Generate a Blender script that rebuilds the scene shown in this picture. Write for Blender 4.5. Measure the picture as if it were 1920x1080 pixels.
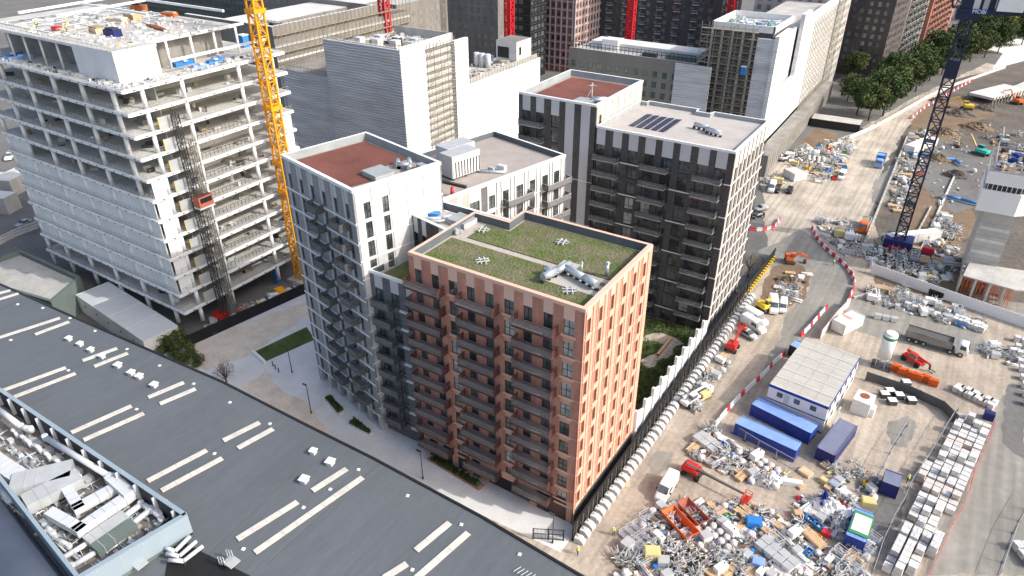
import bpy, math, random
from math import sin, cos, pi, radians, atan2, hypot, sqrt
from mathutils import Vector, Matrix
for o in list(bpy.data.objects): bpy.data.objects.remove(o)
S=bpy.context.scene; COL=S.collection
rnd=random.Random(7)
# ---------------- camera (calibrated on the building corners) ----------------
YAW,PITCH,ROLL,FPX=-.573633,.536252,-.0027712,1332.35
CAM=Vector((32.103,-66.1515,84.4466))
_f=Vector((sin(YAW)*cos(PITCH),cos(YAW)*cos(PITCH),-sin(PITCH)))
_r=Vector((cos(YAW),-sin(YAW),0)); _u=_r.cross(_f)
RR=_r*cos(ROLL)+_u*sin(ROLL); UU=-_r*sin(ROLL)+_u*cos(ROLL); FF=_f
cd=bpy.data.cameras.new('camera'); cam=bpy.data.objects.new('camera',cd); COL.objects.link(cam)
cd.sensor_width=36; cd.lens=FPX/1920*36; cd.clip_start=1; cd.clip_end=6000
M3=Matrix((RR,UU,-FF)).transposed(); cam.matrix_world=Matrix.Translation(CAM)@M3.to_4x4()
S.camera=cam
# ---------------- light ----------------
SUN_EL=36; SD=Vector((cos(radians(SUN_EL))*.978,cos(radians(SUN_EL))*.208,sin(radians(SUN_EL))))
w=bpy.data.worlds.new('World'); S.world=w; w.use_nodes=True; nt=w.node_tree
bg=nt.nodes['Background']; sk=nt.nodes.new('ShaderNodeTexSky'); sk.sky_type='NISHITA'; sk.sun_disc=False
sk.sun_elevation=radians(SUN_EL); sk.sun_rotation=atan2(SD.x,SD.y); sk.air_density=1.0; sk.dust_density=4.0; sk.ozone_density=.6
nt.links.new(sk.outputs[0],bg.inputs[0]); bg.inputs[1].default_value=.15
sl=bpy.data.lights.new('sun','SUN'); sl.energy=2.0; sl.angle=radians(.6); sl.color=(1,.97,.93)
so=bpy.data.objects.new('sun',sl); COL.objects.link(so); so.location=(100,30,150)
so.rotation_euler=(-SD).to_track_quat('-Z','Y').to_euler()
S.view_settings.view_transform='Standard'; S.view_settings.look='None'; S.view_settings.exposure=.78; S.view_settings.gamma=1
# ---------------- helpers ----------------
def G(px,py,z=0.):
    d=FF+RR*((px-960)/FPX)-UU*((py-540)/FPX); t=(z-CAM.z)/d.z
    p=CAM+d*t; return (p.x,p.y)
MATS={}
def mat(name,col,rough=.8,var=.12,scale=.35,metal=0,bump=0,stretch=(1,1,1),col2=None,detail=4,spec=.4,bscale=None,alpha=1,contrast=.2,fine=0,tracks=0,tamt=.14):
    m=bpy.data.materials.new(name); m.use_nodes=True; n=m.node_tree; b=n.nodes['Principled BSDF']
    b.inputs['Roughness'].default_value=rough; b.inputs['Metallic'].default_value=metal
    b.inputs['Specular IOR Level'].default_value=spec
    if alpha<1: b.inputs['Alpha'].default_value=alpha
    g=n.nodes.new('ShaderNodeNewGeometry'); mp=n.nodes.new('ShaderNodeMapping'); mp.inputs['Scale'].default_value=stretch
    n.links.new(g.outputs['Position'],mp.inputs[0])
    t=n.nodes.new('ShaderNodeTexNoise'); t.inputs['Scale'].default_value=scale; t.inputs['Detail'].default_value=detail; t.inputs['Roughness'].default_value=.62
    n.links.new(mp.outputs[0],t.inputs[0])
    r=n.nodes.new('ShaderNodeValToRGB'); e=r.color_ramp.elements
    a=[c*(1-var) for c in col]; c2=col2 or [min(1,c*(1+var)) for c in col]
    e[0].position=.5-contrast; e[0].color=(*a,1) if not col2 else (*col,1); e[1].position=.5+contrast; e[1].color=(*c2,1)
    n.links.new(t.outputs[0],r.inputs[0]); out=r.outputs[0]
    if fine:
        t3=n.nodes.new('ShaderNodeTexNoise'); t3.inputs['Scale'].default_value=scale*14; t3.inputs['Detail'].default_value=3
        n.links.new(mp.outputs[0],t3.inputs[0]); mr=n.nodes.new('ShaderNodeMapRange'); mr.inputs[1].default_value=.3; mr.inputs[2].default_value=.7
        mr.inputs[3].default_value=1-fine; mr.inputs[4].default_value=1+fine; n.links.new(t3.outputs[0],mr.inputs[0])
        mx=n.nodes.new('ShaderNodeVectorMath'); mx.operation='SCALE'; n.links.new(out,mx.inputs[0]); n.links.new(mr.outputs[0],mx.inputs['Scale']); out=mx.outputs[0]
    if tracks:
        m4=n.nodes.new('ShaderNodeMapping'); m4.inputs['Rotation'].default_value=(0,0,tracks); m4.inputs['Scale'].default_value=(1.1,.045,1); n.links.new(g.outputs['Position'],m4.inputs[0])
        t4=n.nodes.new('ShaderNodeTexNoise'); t4.inputs['Scale'].default_value=1.; t4.inputs['Detail'].default_value=5; n.links.new(m4.outputs[0],t4.inputs[0])
        m5=n.nodes.new('ShaderNodeMapRange'); m5.inputs[1].default_value=.38; m5.inputs[2].default_value=.62; m5.inputs[3].default_value=1-tamt; m5.inputs[4].default_value=1+tamt*.5; n.links.new(t4.outputs[0],m5.inputs[0])
        x5=n.nodes.new('ShaderNodeVectorMath'); x5.operation='SCALE'; n.links.new(out,x5.inputs[0]); n.links.new(m5.outputs[0],x5.inputs['Scale']); out=x5.outputs[0]
    n.links.new(out,b.inputs['Base Color'])
    if bump:
        t2=n.nodes.new('ShaderNodeTexNoise'); t2.inputs['Scale'].default_value=bscale or scale*4; t2.inputs['Detail'].default_value=5
        n.links.new(mp.outputs[0],t2.inputs[0]); bp=n.nodes.new('ShaderNodeBump'); bp.inputs['Strength'].default_value=bump; bp.inputs['Distance'].default_value=.3
        n.links.new(t2.outputs[0],bp.inputs['Height']); n.links.new(bp.outputs[0],b.inputs['Normal'])
    MATS[name]=m; return m
def brickmat(name,c1,c2,mortar,scale=1.,rough=.85,varz=.25):
    """vertical-streaked, course-tinted facade material in world space (works on any wall)"""
    m=bpy.data.materials.new(name); m.use_nodes=True; n=m.node_tree; b=n.nodes['Principled BSDF']; b.inputs['Roughness'].default_value=rough; b.inputs['Specular IOR Level'].default_value=.25
    g=n.nodes.new('ShaderNodeNewGeometry'); sp=n.nodes.new('ShaderNodeSeparateXYZ'); n.links.new(g.outputs['Position'],sp.inputs[0])
    ad=n.nodes.new('ShaderNodeMath'); ad.operation='ADD'; n.links.new(sp.outputs[0],ad.inputs[0]); n.links.new(sp.outputs[1],ad.inputs[1])
    cb=n.nodes.new('ShaderNodeCombineXYZ'); n.links.new(ad.outputs[0],cb.inputs[0]); n.links.new(sp.outputs[2],cb.inputs[1])
    br=n.nodes.new('ShaderNodeTexBrick'); br.inputs['Color1'].default_value=(*c1,1); br.inputs['Color2'].default_value=(*c2,1); br.inputs['Mortar'].default_value=(*mortar,1)
    br.inputs['Scale'].default_value=scale; br.inputs['Mortar Size'].default_value=.008; br.inputs['Brick Width'].default_value=.45; br.inputs['Row Height'].default_value=.15; br.inputs['Bias'].default_value=0
    n.links.new(cb.outputs[0],br.inputs[0])
    t=n.nodes.new('ShaderNodeTexNoise'); t.inputs['Scale'].default_value=.5; t.inputs['Detail'].default_value=5
    mp=n.nodes.new('ShaderNodeMapping'); mp.inputs['Scale'].default_value=(1.6,1.6,.35); n.links.new(g.outputs['Position'],mp.inputs[0]); n.links.new(mp.outputs[0],t.inputs[0])
    mr=n.nodes.new('ShaderNodeMapRange'); mr.inputs[1].default_value=.3; mr.inputs[2].default_value=.7; mr.inputs[3].default_value=1-varz; mr.inputs[4].default_value=1+varz
    n.links.new(t.outputs[0],mr.inputs[0]); mx=n.nodes.new('ShaderNodeVectorMath'); mx.operation='SCALE'; n.links.new(br.outputs[0],mx.inputs[0]); n.links.new(mr.outputs[0],mx.inputs['Scale'])
    n.links.new(mx.outputs[0],b.inputs['Base Color']); MATS[name]=m; return m
mat('dust',(.39,.335,.27),.95,.2,.10,contrast=.14,bump=.25,bscale=1.5,fine=.12,detail=8,tracks=.12)
mat('dust_light',(.45,.395,.325),.95,.2,.12,fine=.14,detail=8,tracks=.25,tamt=.2,contrast=.14)
mat('tarmac',(.155,.15,.142),.92,.25,.08,fine=.12,detail=8,contrast=.25)
mat('wet_concrete',(.22,.212,.185),.7,.3,.05,fine=.1,detail=8,col2=(.30,.285,.25),contrast=.16,tracks=-.2)
mat('mud',(.075,.068,.06),.95,.35,.07,bump=.8,bscale=.8,col2=(.17,.145,.12),fine=.2,detail=8)
mat('soil_brown',(.16,.105,.065),.95,.3,.15,bump=.8,bscale=.9,col2=(.22,.165,.11),fine=.2)
mat('paving',(.68,.675,.665),.85,.09,.3,fine=.07)
mat('paving_sand',(.68,.59,.49),.9,.14,.35,fine=.2,detail=8)
mat('grass',(.045,.075,.02),.95,.4,.4,bump=1,bscale=5,col2=(.11,.16,.04),fine=.25)
mat('sedum',(.095,.13,.032),.95,.4,.28,bump=1,bscale=3,col2=(.17,.155,.09),fine=.3,contrast=.1,detail=6)
mat('gravel',(.42,.38,.33),.9,.1,1,fine=.2)
brickmat('brick_red',(.46,.205,.145),(.53,.26,.19),(.45,.24,.19),1,varz=.22)
brickmat('brick_orange',(.60,.32,.225),(.68,.39,.285),(.57,.35,.27),1,varz=.12)
mat('panel_peach',(.72,.48,.38),.7,.05,.3)
mat('coping_peach',(.72,.47,.36),.6,.03,.3)
brickmat('brick_white',(.60,.59,.58),(.68,.67,.655),(.55,.54,.53),1,varz=.09)
mat('panel_white',(.78,.78,.77),.6,.03,.3)
mat('coping_white',(.80,.80,.79),.5,.02,.3)
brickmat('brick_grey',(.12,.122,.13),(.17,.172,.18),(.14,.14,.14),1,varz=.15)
brickmat('brick_midgrey',(.25,.255,.265),(.32,.322,.33),(.27,.27,.27),1,varz=.15)
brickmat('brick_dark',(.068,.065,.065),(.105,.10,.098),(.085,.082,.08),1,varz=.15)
brickmat('brick_beige',(.44,.41,.38),(.50,.47,.43),(.42,.40,.37),1,varz=.1)
mat('panel_pale',(.50,.51,.53),.6,.05,.3)
mat('frame_dark',(.02,.021,.023),.4,.05)
mat('glass',(.035,.045,.05),.08,.6,.25,spec=1,col2=(.12,.14,.14),contrast=.05)
mat('glass_lit',(.30,.33,.32),.25,.4,.8,spec=.8,col2=(.5,.52,.48),contrast=.1)
mat('glass_green',(.05,.11,.105),.1,.3,.5,spec=1)
mat('glass_reflect_brown',(.20,.085,.055),.25,.25,.5,spec=.8)  # reddish-brown reflection on the panes, put into the glass colour
mat('interior',(.03,.03,.032),.9,.1)
mat('balcony_brown',(.085,.035,.03),.5,.1)
mat('deck_grey',(.24,.225,.22),.8,.15,.8)
mat('balcony_grey',(.085,.09,.098),.5,.1)
mat('deck_slate',(.17,.18,.19),.7,.15,.8)
mat('rail_glass',(.10,.12,.13),.15,.1,spec=.9,alpha=.55)
mat('rail_mesh_brown',(.13,.05,.045),.6,.1,alpha=.6)
mat('rail_mesh_grey',(.10,.105,.11),.6,.1,alpha=.7)
mat('rail_front',(.26,.25,.245),.6,.1,alpha=.4)
mat('balcony_silver',(.34,.34,.34),.6,.1)
mat('roof_red',(.17,.062,.045),.9,.28,.15,fine=.1,detail=7,stretch=(1,1.3,1))
mat('roof_grey',(.36,.32,.29),.9,.09,.3,fine=.08)
mat('roof_pale',(.44,.41,.38),.9,.09,.3,fine=.08)
mat('parapet_in',(.30,.33,.34),.75,.12,.5)
mat('parapet_dk',(.105,.12,.135),.75,.12,.5)
mat('galv',(.55,.60,.63),.35,.1,.8,metal=.6)
mat('metal_white',(.54,.565,.58),.5,.05,.5)
mat('metal_grey',(.40,.42,.43),.5,.1,.6)
mat('concrete',(.44,.43,.40),.9,.18,.25,fine=.1,detail=6)
mat('concrete_lt',(.60,.59,.56),.88,.14,.25,fine=.08,detail=6)
mat('concrete_dk',(.24,.23,.21),.9,.3,.2,fine=.12,detail=6)
mat('steel_white',(.74,.75,.75),.6,.1,.4)
mat('slab_top',(.46,.45,.42),.9,.22,.2,fine=.15,detail=7)
def sheetmat(name,c1,c2,rough=.7):
    m=mat(name,c1,rough,.1,.22,stretch=(.35,.35,2.6),col2=c2,detail=6,contrast=.16); n=m.node_tree; b=n.nodes['Principled BSDF']
    g=n.nodes.new('ShaderNodeNewGeometry'); wv=n.nodes.new('ShaderNodeTexWave'); wv.bands_direction='Z'; wv.inputs['Scale'].default_value=.42; wv.inputs['Distortion'].default_value=4; wv.inputs['Detail'].default_value=5; wv.inputs['Detail Scale'].default_value=.9
    n.links.new(g.outputs['Position'],wv.inputs[0]); bp=n.nodes.new('ShaderNodeBump'); bp.inputs['Strength'].default_value=1; bp.inputs['Distance'].default_value=.11
    t=n.nodes.new('ShaderNodeTexNoise'); t.inputs['Scale'].default_value=1.1; t.inputs['Detail'].default_value=5; n.links.new(g.outputs['Position'],t.inputs[0])
    ad=n.nodes.new('ShaderNodeMath'); ad.operation='MULTIPLY_ADD'; ad.inputs[1].default_value=1.6; n.links.new(t.outputs[0],ad.inputs[0]); n.links.new(wv.outputs[1],ad.inputs[2])
    n.links.new(ad.outputs[0],bp.inputs['Height']); n.links.new(bp.outputs[0],b.inputs['Normal'])
sheetmat('sheet_white',(.64,.64,.635),(.78,.78,.78)); sheetmat('sheet_grey',(.46,.465,.475),(.66,.665,.68))
mat('mesh_panel',(.70,.71,.71),.6,.10,.2,bump=.3,bscale=1,stretch=(1,1,.5))
mat('net_grey',(.20,.195,.185),.9,.2,.3,stretch=(1,1,.3),fine=.15)
mat('crane_yellow',(.80,.34,.01),.5,.06)
mat('crane_red',(.55,.02,.03),.5,.06)
mat('crane_blue',(.012,.018,.05),.45,.1)
mat('steel_dark',(.05,.05,.05),.6,.2)
mat('scaffold',(.24,.225,.19),.6,.2)
mat('board',(.33,.27,.18),.9,.25,.7,fine=.2)
mat('timber',(.52,.36,.20),.85,.2,.7,fine=.15)
mat('ply',(.60,.45,.30),.85,.15,.6)
mat('brown_old',(.215,.205,.185),.9,.15,.15,fine=.1,detail=7,stretch=(1,1,.5))
mat('red_brick_far',(.40,.12,.08),.85,.2,.2,fine=.1)
mat('orange_brick_far',(.52,.22,.14),.85,.15,.2,fine=.1)
mat('brown_far',(.095,.075,.072),.85,.25,.2,fine=.1)
mat('dark_far',(.075,.078,.082),.8,.2,.2,fine=.1)
mat('white_paint',(.78,.78,.77),.35,.04,.5)
mat('white_dirty',(.66,.65,.62),.8,.12,.8)
mat('red_paint',(.50,.025,.02),.45,.1)
mat('red_plastic',(.60,.03,.05),.5,.1)
mat('orange_paint',(.70,.13,.02),.5,.12,.6)
mat('yellow_paint',(.75,.52,.04),.5,.1)
mat('hi_vis',(.75,.95,.05),.7,.05)
mat('green_paint',(.04,.26,.10),.5,.1)
mat('teal_paint',(.04,.42,.36),.5,.1)
mat('blue_paint',(.015,.05,.30),.4,.15,.6,stretch=(1,1,.4))
mat('blue_light',(.24,.38,.70),.45,.12,.7)
mat('barrel_blue',(.06,.075,.11),.5,.1,.3)
mat('blue_grey',(.17,.19,.27),.6,.08,.7)
mat('blue_bright',(.03,.20,.55),.5,.1)
mat('navy',(.015,.02,.13),.5,.1)
mat('black_board',(.012,.012,.013),.7,.3,.5)
mat('tyre',(.02,.02,.02),.8,.1)
mat('rubber_grey',(.10,.10,.10),.8,.15)
mat('office_roof',(.44,.43,.39),.85,.13,.3,stretch=(.5,2,1),fine=.1,detail=6)
mat('shed_roof',(.118,.132,.146),.6,.10,.12,stretch=(1,.3,1),fine=.05,spec=.35,detail=8,tracks=.17,tamt=.045)
mat('skylight_mat',(.60,.585,.53),.5,.14,.8,fine=.08)
mat('lightblue_panel',(.27,.34,.39),.5,.05,.3)
mat('deck_dark',(.22,.20,.18),.9,.3,.5,fine=.2)
mat('green_grey',(.13,.165,.155),.7,.1,.4)
mat('leaf_dark',(.035,.06,.02),.9,.4,.6,col2=(.075,.11,.035))
mat('leaf_mid',(.06,.09,.02),.9,.4,.6,col2=(.13,.16,.05))
mat('leaf_yellow',(.30,.26,.02),.9,.3,.6,col2=(.42,.38,.05))
mat('leaf_hedge',(.045,.075,.02),.9,.4,.8,col2=(.09,.13,.04))
mat('twig',(.10,.085,.06),.9,.3,.8,col2=(.16,.14,.08))
mat('bark',(.08,.06,.045),.9,.2,2)
mat('skin',(.45,.28,.2),.7,.05)
mat('cloth_dark',(.03,.035,.06),.9,.2,3)
mat('solar',(.03,.035,.075),.45,.15,.8,spec=.5)
mat('plastic_wrap',(.60,.60,.60),.35,.2,1.5,bump=.6,bscale=4)
mat('sack_grey',(.42,.42,.41),.9,.2,1.2,bump=.6,bscale=3)
mat('block_grey',(.56,.56,.55),.85,.12,1.5,fine=.1)
mat('block_pink',(.58,.53,.50),.85,.12,1.5,fine=.1)
mat('rust',(.28,.09,.03),.9,.3,1.2)
mat('pale_yellow',(.60,.52,.24),.7,.1,1)
mat('green_lt',(.20,.55,.15),.6,.1,1)

class Fr:
    """vertical frame: u along, n outward, z up"""
    def __init__(s,x,y,a=0): s.x,s.y,s.a,s.c,s.s=x,y,a,cos(a),sin(a)
    def p(s,u,n,z): return (s.x+u*s.c+n*s.s, s.y+u*s.s-n*s.c, z)
W0=Fr(0,0,0)
class MB:
    def __init__(s): s.v=[];s.f=[];s.m=[];s.mn=[];s.sm=[]
    def mi(s,m):
        if m not in s.mn: s.mn.append(m)
        return s.mn.index(m)
    def add(s,vs,fs,m,smooth=False):
        k=len(s.v); s.v.extend(vs); i=s.mi(m)
        for f in fs: s.f.append([k+j for j in f]); s.m.append(i); s.sm.append(smooth)
    def ob(s,F,u0,u1,n0,n1,z0,z1,m,top=None):
        vs=[F.p(u0,n1,z0),F.p(u1,n1,z0),F.p(u1,n0,z0),F.p(u0,n0,z0),F.p(u0,n1,z1),F.p(u1,n1,z1),F.p(u1,n0,z1),F.p(u0,n0,z1)]
        fs=[(0,1,5,4),(1,2,6,5),(2,3,7,6),(3,0,4,7),(3,2,1,0)]
        s.add(vs,fs,m); s.f.append([len(s.v)-8+j for j in (4,5,6,7)]); s.m.append(s.mi(top or m)); s.sm.append(False)
    def bx(s,x,y,z,dx,dy,dz,m,top=None,a=0):
        """centre x,y, base z, rotated a"""
        F=Fr(x,y,a); s.ob(F,-dx/2,dx/2,-dy/2,dy/2,z,z+dz,m,top)
    def bar(s,p,q,w,m,w2=None):
        p=Vector(p);q=Vector(q);d=(q-p)
        if d.length<1e-6:return
        d.normalize(); a=d.cross(Vector((0,0,1)));
        if a.length<.05:a=Vector((1,0,0))
        a.normalize(); b=d.cross(a); w2=w2 or w
        vs=[]
        for c,ww in((p,w),(q,w2)):
            for i,j in((-1,-1),(1,-1),(1,1),(-1,1)): vs.append(tuple(c+a*i*ww/2+b*j*ww/2))
        s.add(vs,[(0,1,2,3),(7,6,5,4),(0,4,5,1),(1,5,6,2),(2,6,7,3),(3,7,4,0)],m)
    def cyl(s,p,q,r,m,n=10,r2=None,cap=True):
        p=Vector(p);q=Vector(q);d=(q-p).normalized(); a=d.cross(Vector((0,0,1)))
        if a.length<.05:a=Vector((1,0,0))
        a.normalize(); b=d.cross(a); r2=r if r2 is None else r2; vs=[]
        for c,rr in((p,r),(q,r2)):
            for i in range(n): t=2*pi*i/n; vs.append(tuple(c+a*cos(t)*rr+b*sin(t)*rr))
        s.add(vs,[(i,i+n,(i+1)%n+n,(i+1)%n) for i in range(n)],m,True)
        if cap: s.f.append([len(s.v)-2*n+i for i in range(n)]);s.m.append(s.mi(m));s.sm.append(False); s.f.append([len(s.v)-1-i for i in range(n)]);s.m.append(s.mi(m));s.sm.append(False)
    def path(s,pts,r,m,n=8):
        for a,b in zip(pts,pts[1:]): s.cyl(a,b,r,m,n)
    def poly(s,pts,z0,z1,m,top=None):
        n=len(pts); vs=[(x,y,z0) for x,y in pts]+[(x,y,z1) for x,y in pts]
        s.add(vs,[(i,(i+1)%n,(i+1)%n+n,i+n) for i in range(n)]+[tuple(range(n))[::-1]],m)
        s.f.append([len(s.v)-n+i for i in range(n)]); s.m.append(s.mi(top or m)); s.sm.append(False)
    def sheet(s,pts,z,m): s.add([(x,y,z) for x,y in pts],[tuple(range(len(pts)))],m)
    def loft(s,rings,m,smooth=True,mats=None):
        n=len(rings[0]); k=len(s.v)
        for r in rings: s.v.extend(r)
        for a in range(len(rings)-1):
            for i in range(n):
                s.f.append([k+a*n+i,k+a*n+(i+1)%n,k+(a+1)*n+(i+1)%n,k+(a+1)*n+i]); s.m.append(s.mi(m)); s.sm.append(smooth)
        s.f.append([k+i for i in range(n)][::-1]); s.m.append(s.mi(m)); s.sm.append(False)
        s.f.append([k+(len(rings)-1)*n+i for i in range(n)]); s.m.append(s.mi(m)); s.sm.append(False)
    def build(s,name,parent=None,bevel=0,loc=None):
        """vertices are world coords; origin becomes loc (or the parent's location)"""
        me=bpy.data.meshes.new(name)
        base=Vector(loc) if loc is not None else (WLOC.get(parent.name,Vector((0,0,0))) if parent else Vector((0,0,0)))
        me.from_pydata([tuple(Vector(v)-base) for v in s.v],[],s.f)
        for n in s.mn: me.materials.append(MATS[n])
        me.polygons.foreach_set('material_index',s.m); me.polygons.foreach_set('use_smooth',s.sm); me.update()
        o=bpy.data.objects.new(name,me); COL.objects.link(o)
        if parent:
            o.parent=parent; pl=WLOC.get(parent.name,Vector((0,0,0))); o.location=base-pl
        else: o.location=base
        WLOC[o.name]=base
        if bevel:
            b=o.modifiers.new('b','BEVEL'); b.width=bevel; b.segments=2; b.limit_method='ANGLE'
        return o
WLOC={}; USED=set()
def thing(name,label,cat,loc=(0,0,0),group=None,rz=0):
    o=bpy.data.objects.new(name,None); COL.objects.link(o); o.location=loc; o.rotation_euler=(0,0,rz); WLOC[o.name]=Vector(loc)
    o['label']=label;o['category']=cat
    if group:o['group']=group
    o.empty_display_size=.5; return o
def tag(o,label,cat,group=None):
    o['label']=label;o['category']=cat
    if group:o['group']=group
    return o
def struct(mb,name,kind='structure'):
    o=mb.build(name); o['kind']=kind; return o
def stuff(mb,name,label,cat,loc=(0,0,0)):
    o=mb.build(name,loc=loc); o['kind']='stuff'; o['label']=label; o['category']=cat; return o
def copy_tree(o,parent=None):
    c=o.copy(); COL.objects.link(c); c.parent=parent
    for ch in list(o.children): copy_tree(ch,c)
    return c
class Proto:
    """one built thing; first call moves it, later calls copy it with its parts"""
    def __init__(s,root): s.root=root; s.n=0
    def put(s,x,y,z=0,a=0,label=None,group=None,sc=1):
        r=s.root if s.n==0 else copy_tree(s.root)
        s.n+=1; r.location=(x,y,z); r.rotation_euler=(0,0,a); r.scale=(sc,sc,sc)
        if label: r['label']=label
        if group: r['group']=group
        return r
def part(proto,parent,F,u,n,z,rz=0,sx=1):
    """place a copy of a part mesh (with its sub-parts) on a facade frame; proto mesh x=u, -y=outward"""
    o=copy_tree(proto) if proto.name in USED else proto
    USED.add(proto.name)
    o.parent=parent; p=Vector(F.p(u,n,z))-WLOC[parent.name]; o.location=p; o.rotation_euler=(0,0,F.a+rz)
    if sx!=1:o.scale=(sx,1,1)
    return o
def lattice(mb,p,q,w,seg,m,t=.16,wd=None):
    """square lattice mast from p to q, width w"""
    p=Vector(p);q=Vector(q);d=(q-p);L=d.length;d.normalize(); a=d.cross(Vector((0,0,1)))
    if a.length<.05:a=Vector((1,0,0))
    a.normalize();b=d.cross(a); n=max(1,int(L/seg)); wd=wd or w
    cs=[(-1,-1),(1,-1),(1,1),(-1,1)]
    P=lambda c,k:p+d*(L*k/n)+a*c[0]*w/2+b*c[1]*wd/2
    for c in cs: mb.bar(P(c,0),P(c,n),t*1.4,m)
    for k in range(n):
        for i in range(4):
            c,e=cs[i],cs[(i+1)%4]
            mb.bar(P(c,k),P(e,k),t*.8,m)
            mb.bar(P(c,k),P(e,k+1),t*.8,m) if (k+i)%2 else mb.bar(P(e,k),P(c,k+1),t*.8,m)
def grid_wall(mb,F,W,z0,z1,cols,rows,pier,span,depth=.3,n=0.,s0=0):
    """cols: [(u0,u1)], rows top->down: [(za,zb)] openings; pier(i,k)->mat of pier i ; span(col,k)->mat of the wall above opening row k (k==len = below last)"""
    edges=[s0]+[e for c in cols for e in c]+[W]
    for i in range(0,len(edges),2):
        if edges[i+1]-edges[i]>.02: mb.ob(F,edges[i],edges[i+1],n-depth,n,z0,z1,pier(i//2))
    for ci,(a,b) in enumerate(cols):
        zt=z1
        for k,(za,zb) in enumerate(rows):
            mb.ob(F,a,b,n-depth,n-.004,zb,zt,span(ci,k)); zt=za
        if zt-z0>.02: mb.ob(F,a,b,n-depth,n-.004,z0,zt,span(ci,len(rows)))
def window(name,w,h,mull=1,frame='frame_dark',glass='glass',trans=.0,louvre=False):
    mb=MB(); t=.07
    for (a,b,c,d) in ((0,w,0,t),(0,w,h-t,h),(0,t,t,h-t),(w-t,w,t,h-t)): mb.ob(W0,a,b,-.08,.0,c,d,frame)
    for i in range(mull): u=w*(i+1)/(mull+1); mb.ob(W0,u-t/2,u+t/2,-.08,-.002,t,h-t,frame)
    if trans: mb.ob(W0,t,w-t,-.08,-.004,h*trans-t/2,h*trans+t/2,frame)
    o=mb.build('window'); g=MB(); g.ob(W0,t*.5,w-t*.5,-.07,-.045,t*.5,h-t*.5,glass)
    p=g.build('pane',o); return o
def balcony(w,d,h,body,deck,rail,bars=True,th=.28):
    mb=MB(); mb.ob(W0,0,w,0,d,-th,0,body,deck)
    o=mb.build('balcony'); r=MB()
    r.ob(W0,0,w,d-.05,d,h-.06,h,rail); r.ob(W0,0,.05,0,d,h-.06,h,rail); r.ob(W0,w-.05,w,0,d,h-.06,h,rail)
    if bars:
        mm='rail_mesh_brown' if body=='balcony_brown' else 'rail_mesh_grey'
        k=int(w/.2)
        for i in range(k+1): u=w*i/k; r.ob(W0,u-.01,u+.01,d-.035,d-.012,0,h,rail)
        for uu in(.012,w-.035): r.ob(W0,uu,uu+.023,.04,d-.06,.02,h-.07,mm)
        r.ob(W0,.04,w-.04,d-.03,d-.02,.02,h-.07,'rail_front')
    else:
        r.ob(W0,.03,w-.03,d-.035,d-.015,.05,h-.06,'rail_glass')
        for uu in(.015,w-.035): r.ob(W0,uu,uu+.02,.05,d-.05,.05,h-.06,'rail_glass')
    r.build('railing',o); return o
def parapet(mb,pts,z,h,t,m,cop,inner):
    """parapet ring on polygon pts (ccw): walls from z-h.. z"""
    n=len(pts); ins=[]
    for i in range(n):
        a=Vector(pts[i-1]);b=Vector(pts[i]);c=Vector(pts[(i+1)%n]); d1=(b-a).normalized();d2=(c-b).normalized()
        n1=Vector((-d1.y,d1.x));n2=Vector((-d2.y,d2.x)); k=(n1+n2); k=k/max(.3,k.dot(n1)); ins.append(b+k*t)
    vs=[];
    for i in range(n):
        vs+= [(pts[i][0],pts[i][1],z),(ins[i].x,ins[i].y,z),(ins[i].x,ins[i].y,z-h),(pts[i][0],pts[i][1],z-.35)]
    for i in range(n):
        j=(i+1)%n
        mb.add([vs[4*i],vs[4*j],vs[4*j+1],vs[4*i+1]],[(0,1,2,3)],cop)
        mb.add([vs[4*i+1],vs[4*j+1],vs[4*j+2],vs[4*i+2]],[(0,1,2,3)],inner)
    return [(p.x,p.y) for p in ins]
def ccw(p):
    a=sum(p[i-1][0]*p[i][1]-p[i][0]*p[i-1][1] for i in range(len(p))); return p if a>0 else p[::-1]
# =============== the setting: ground, roads, paving ===============
gm=MB(); gm.sheet([(-3500,-1500),(3500,-1500),(3500,5000),(-3500,5000)],0,'tarmac'); struct(gm,'ground')
def zone(name,pts,z,m,px=True,rough=False,smooth=False):
    mb=MB(); p=ccw([G(*q) for q in pts] if px else pts); rg=random.Random(len(name))
    if px and m!='paving' and not smooth:
        q=[]
        for i in range(len(p)):
            a=Vector(p[i-1]);b=Vector(p[i]); L=(b-a).length; k=max(1,int(L/1.3)); nn=Vector((-(b-a).y,(b-a).x))/max(L,.01); w=0
            for j in range(k):
                w=.75*w+rg.uniform(-.45,.45); e=min(1,3*j/k,3*(k-j)/k); c=a.lerp(b,j/k)+nn*w*e*1.3; q.append((c.x,c.y))
        p=q
    mb.sheet(p,z,m); return struct(mb,name)
# dusty works road and yard (world metres)
zone('dusty_yard',[(1,-9),(60,-9),(75,60),(75,130),(33,150),(6,150),(4,118),(1.0,84),(1,20)],.004,'dust',False)
zone('works_road',[(1440,470),(1425,330),(1480,290),(1600,250),(1700,190),(1850,118),(1890,128),(1750,200),(1690,270),(1640,380),(1600,440),(1560,480)],.008,'dust_light')
zone('wet_yard',[(1660,530),(1920,600),(1920,700),(1860,790),(1800,900),(1735,1079),(1935,1079),(1990,700),(2100,560),(1750,470)],.012,'wet_concrete')
zone('concrete_apron',[(1560,560),(1660,540),(1830,600),(1860,660),(1760,660),(1600,620)],.016,'wet_concrete')
zone('junction_patch',[(1420,470),(1500,430),(1590,490),(1600,540),(1540,600),(1490,650),(1430,700),(1470,600),(1520,540),(1440,500)],.012,'wet_concrete')
zone('soil_patch',[(1430,540),(1450,500),(1490,490),(1520,520),(1510,560),(1460,590),(1425,575)],.020,'soil_brown')
zone('excavation_ground',[(1640,420),(1650,330),(1700,240),(1790,150),(1940,110),(2300,300),(2100,600),(1760,540),(1650,500)],.020,'mud')
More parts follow.
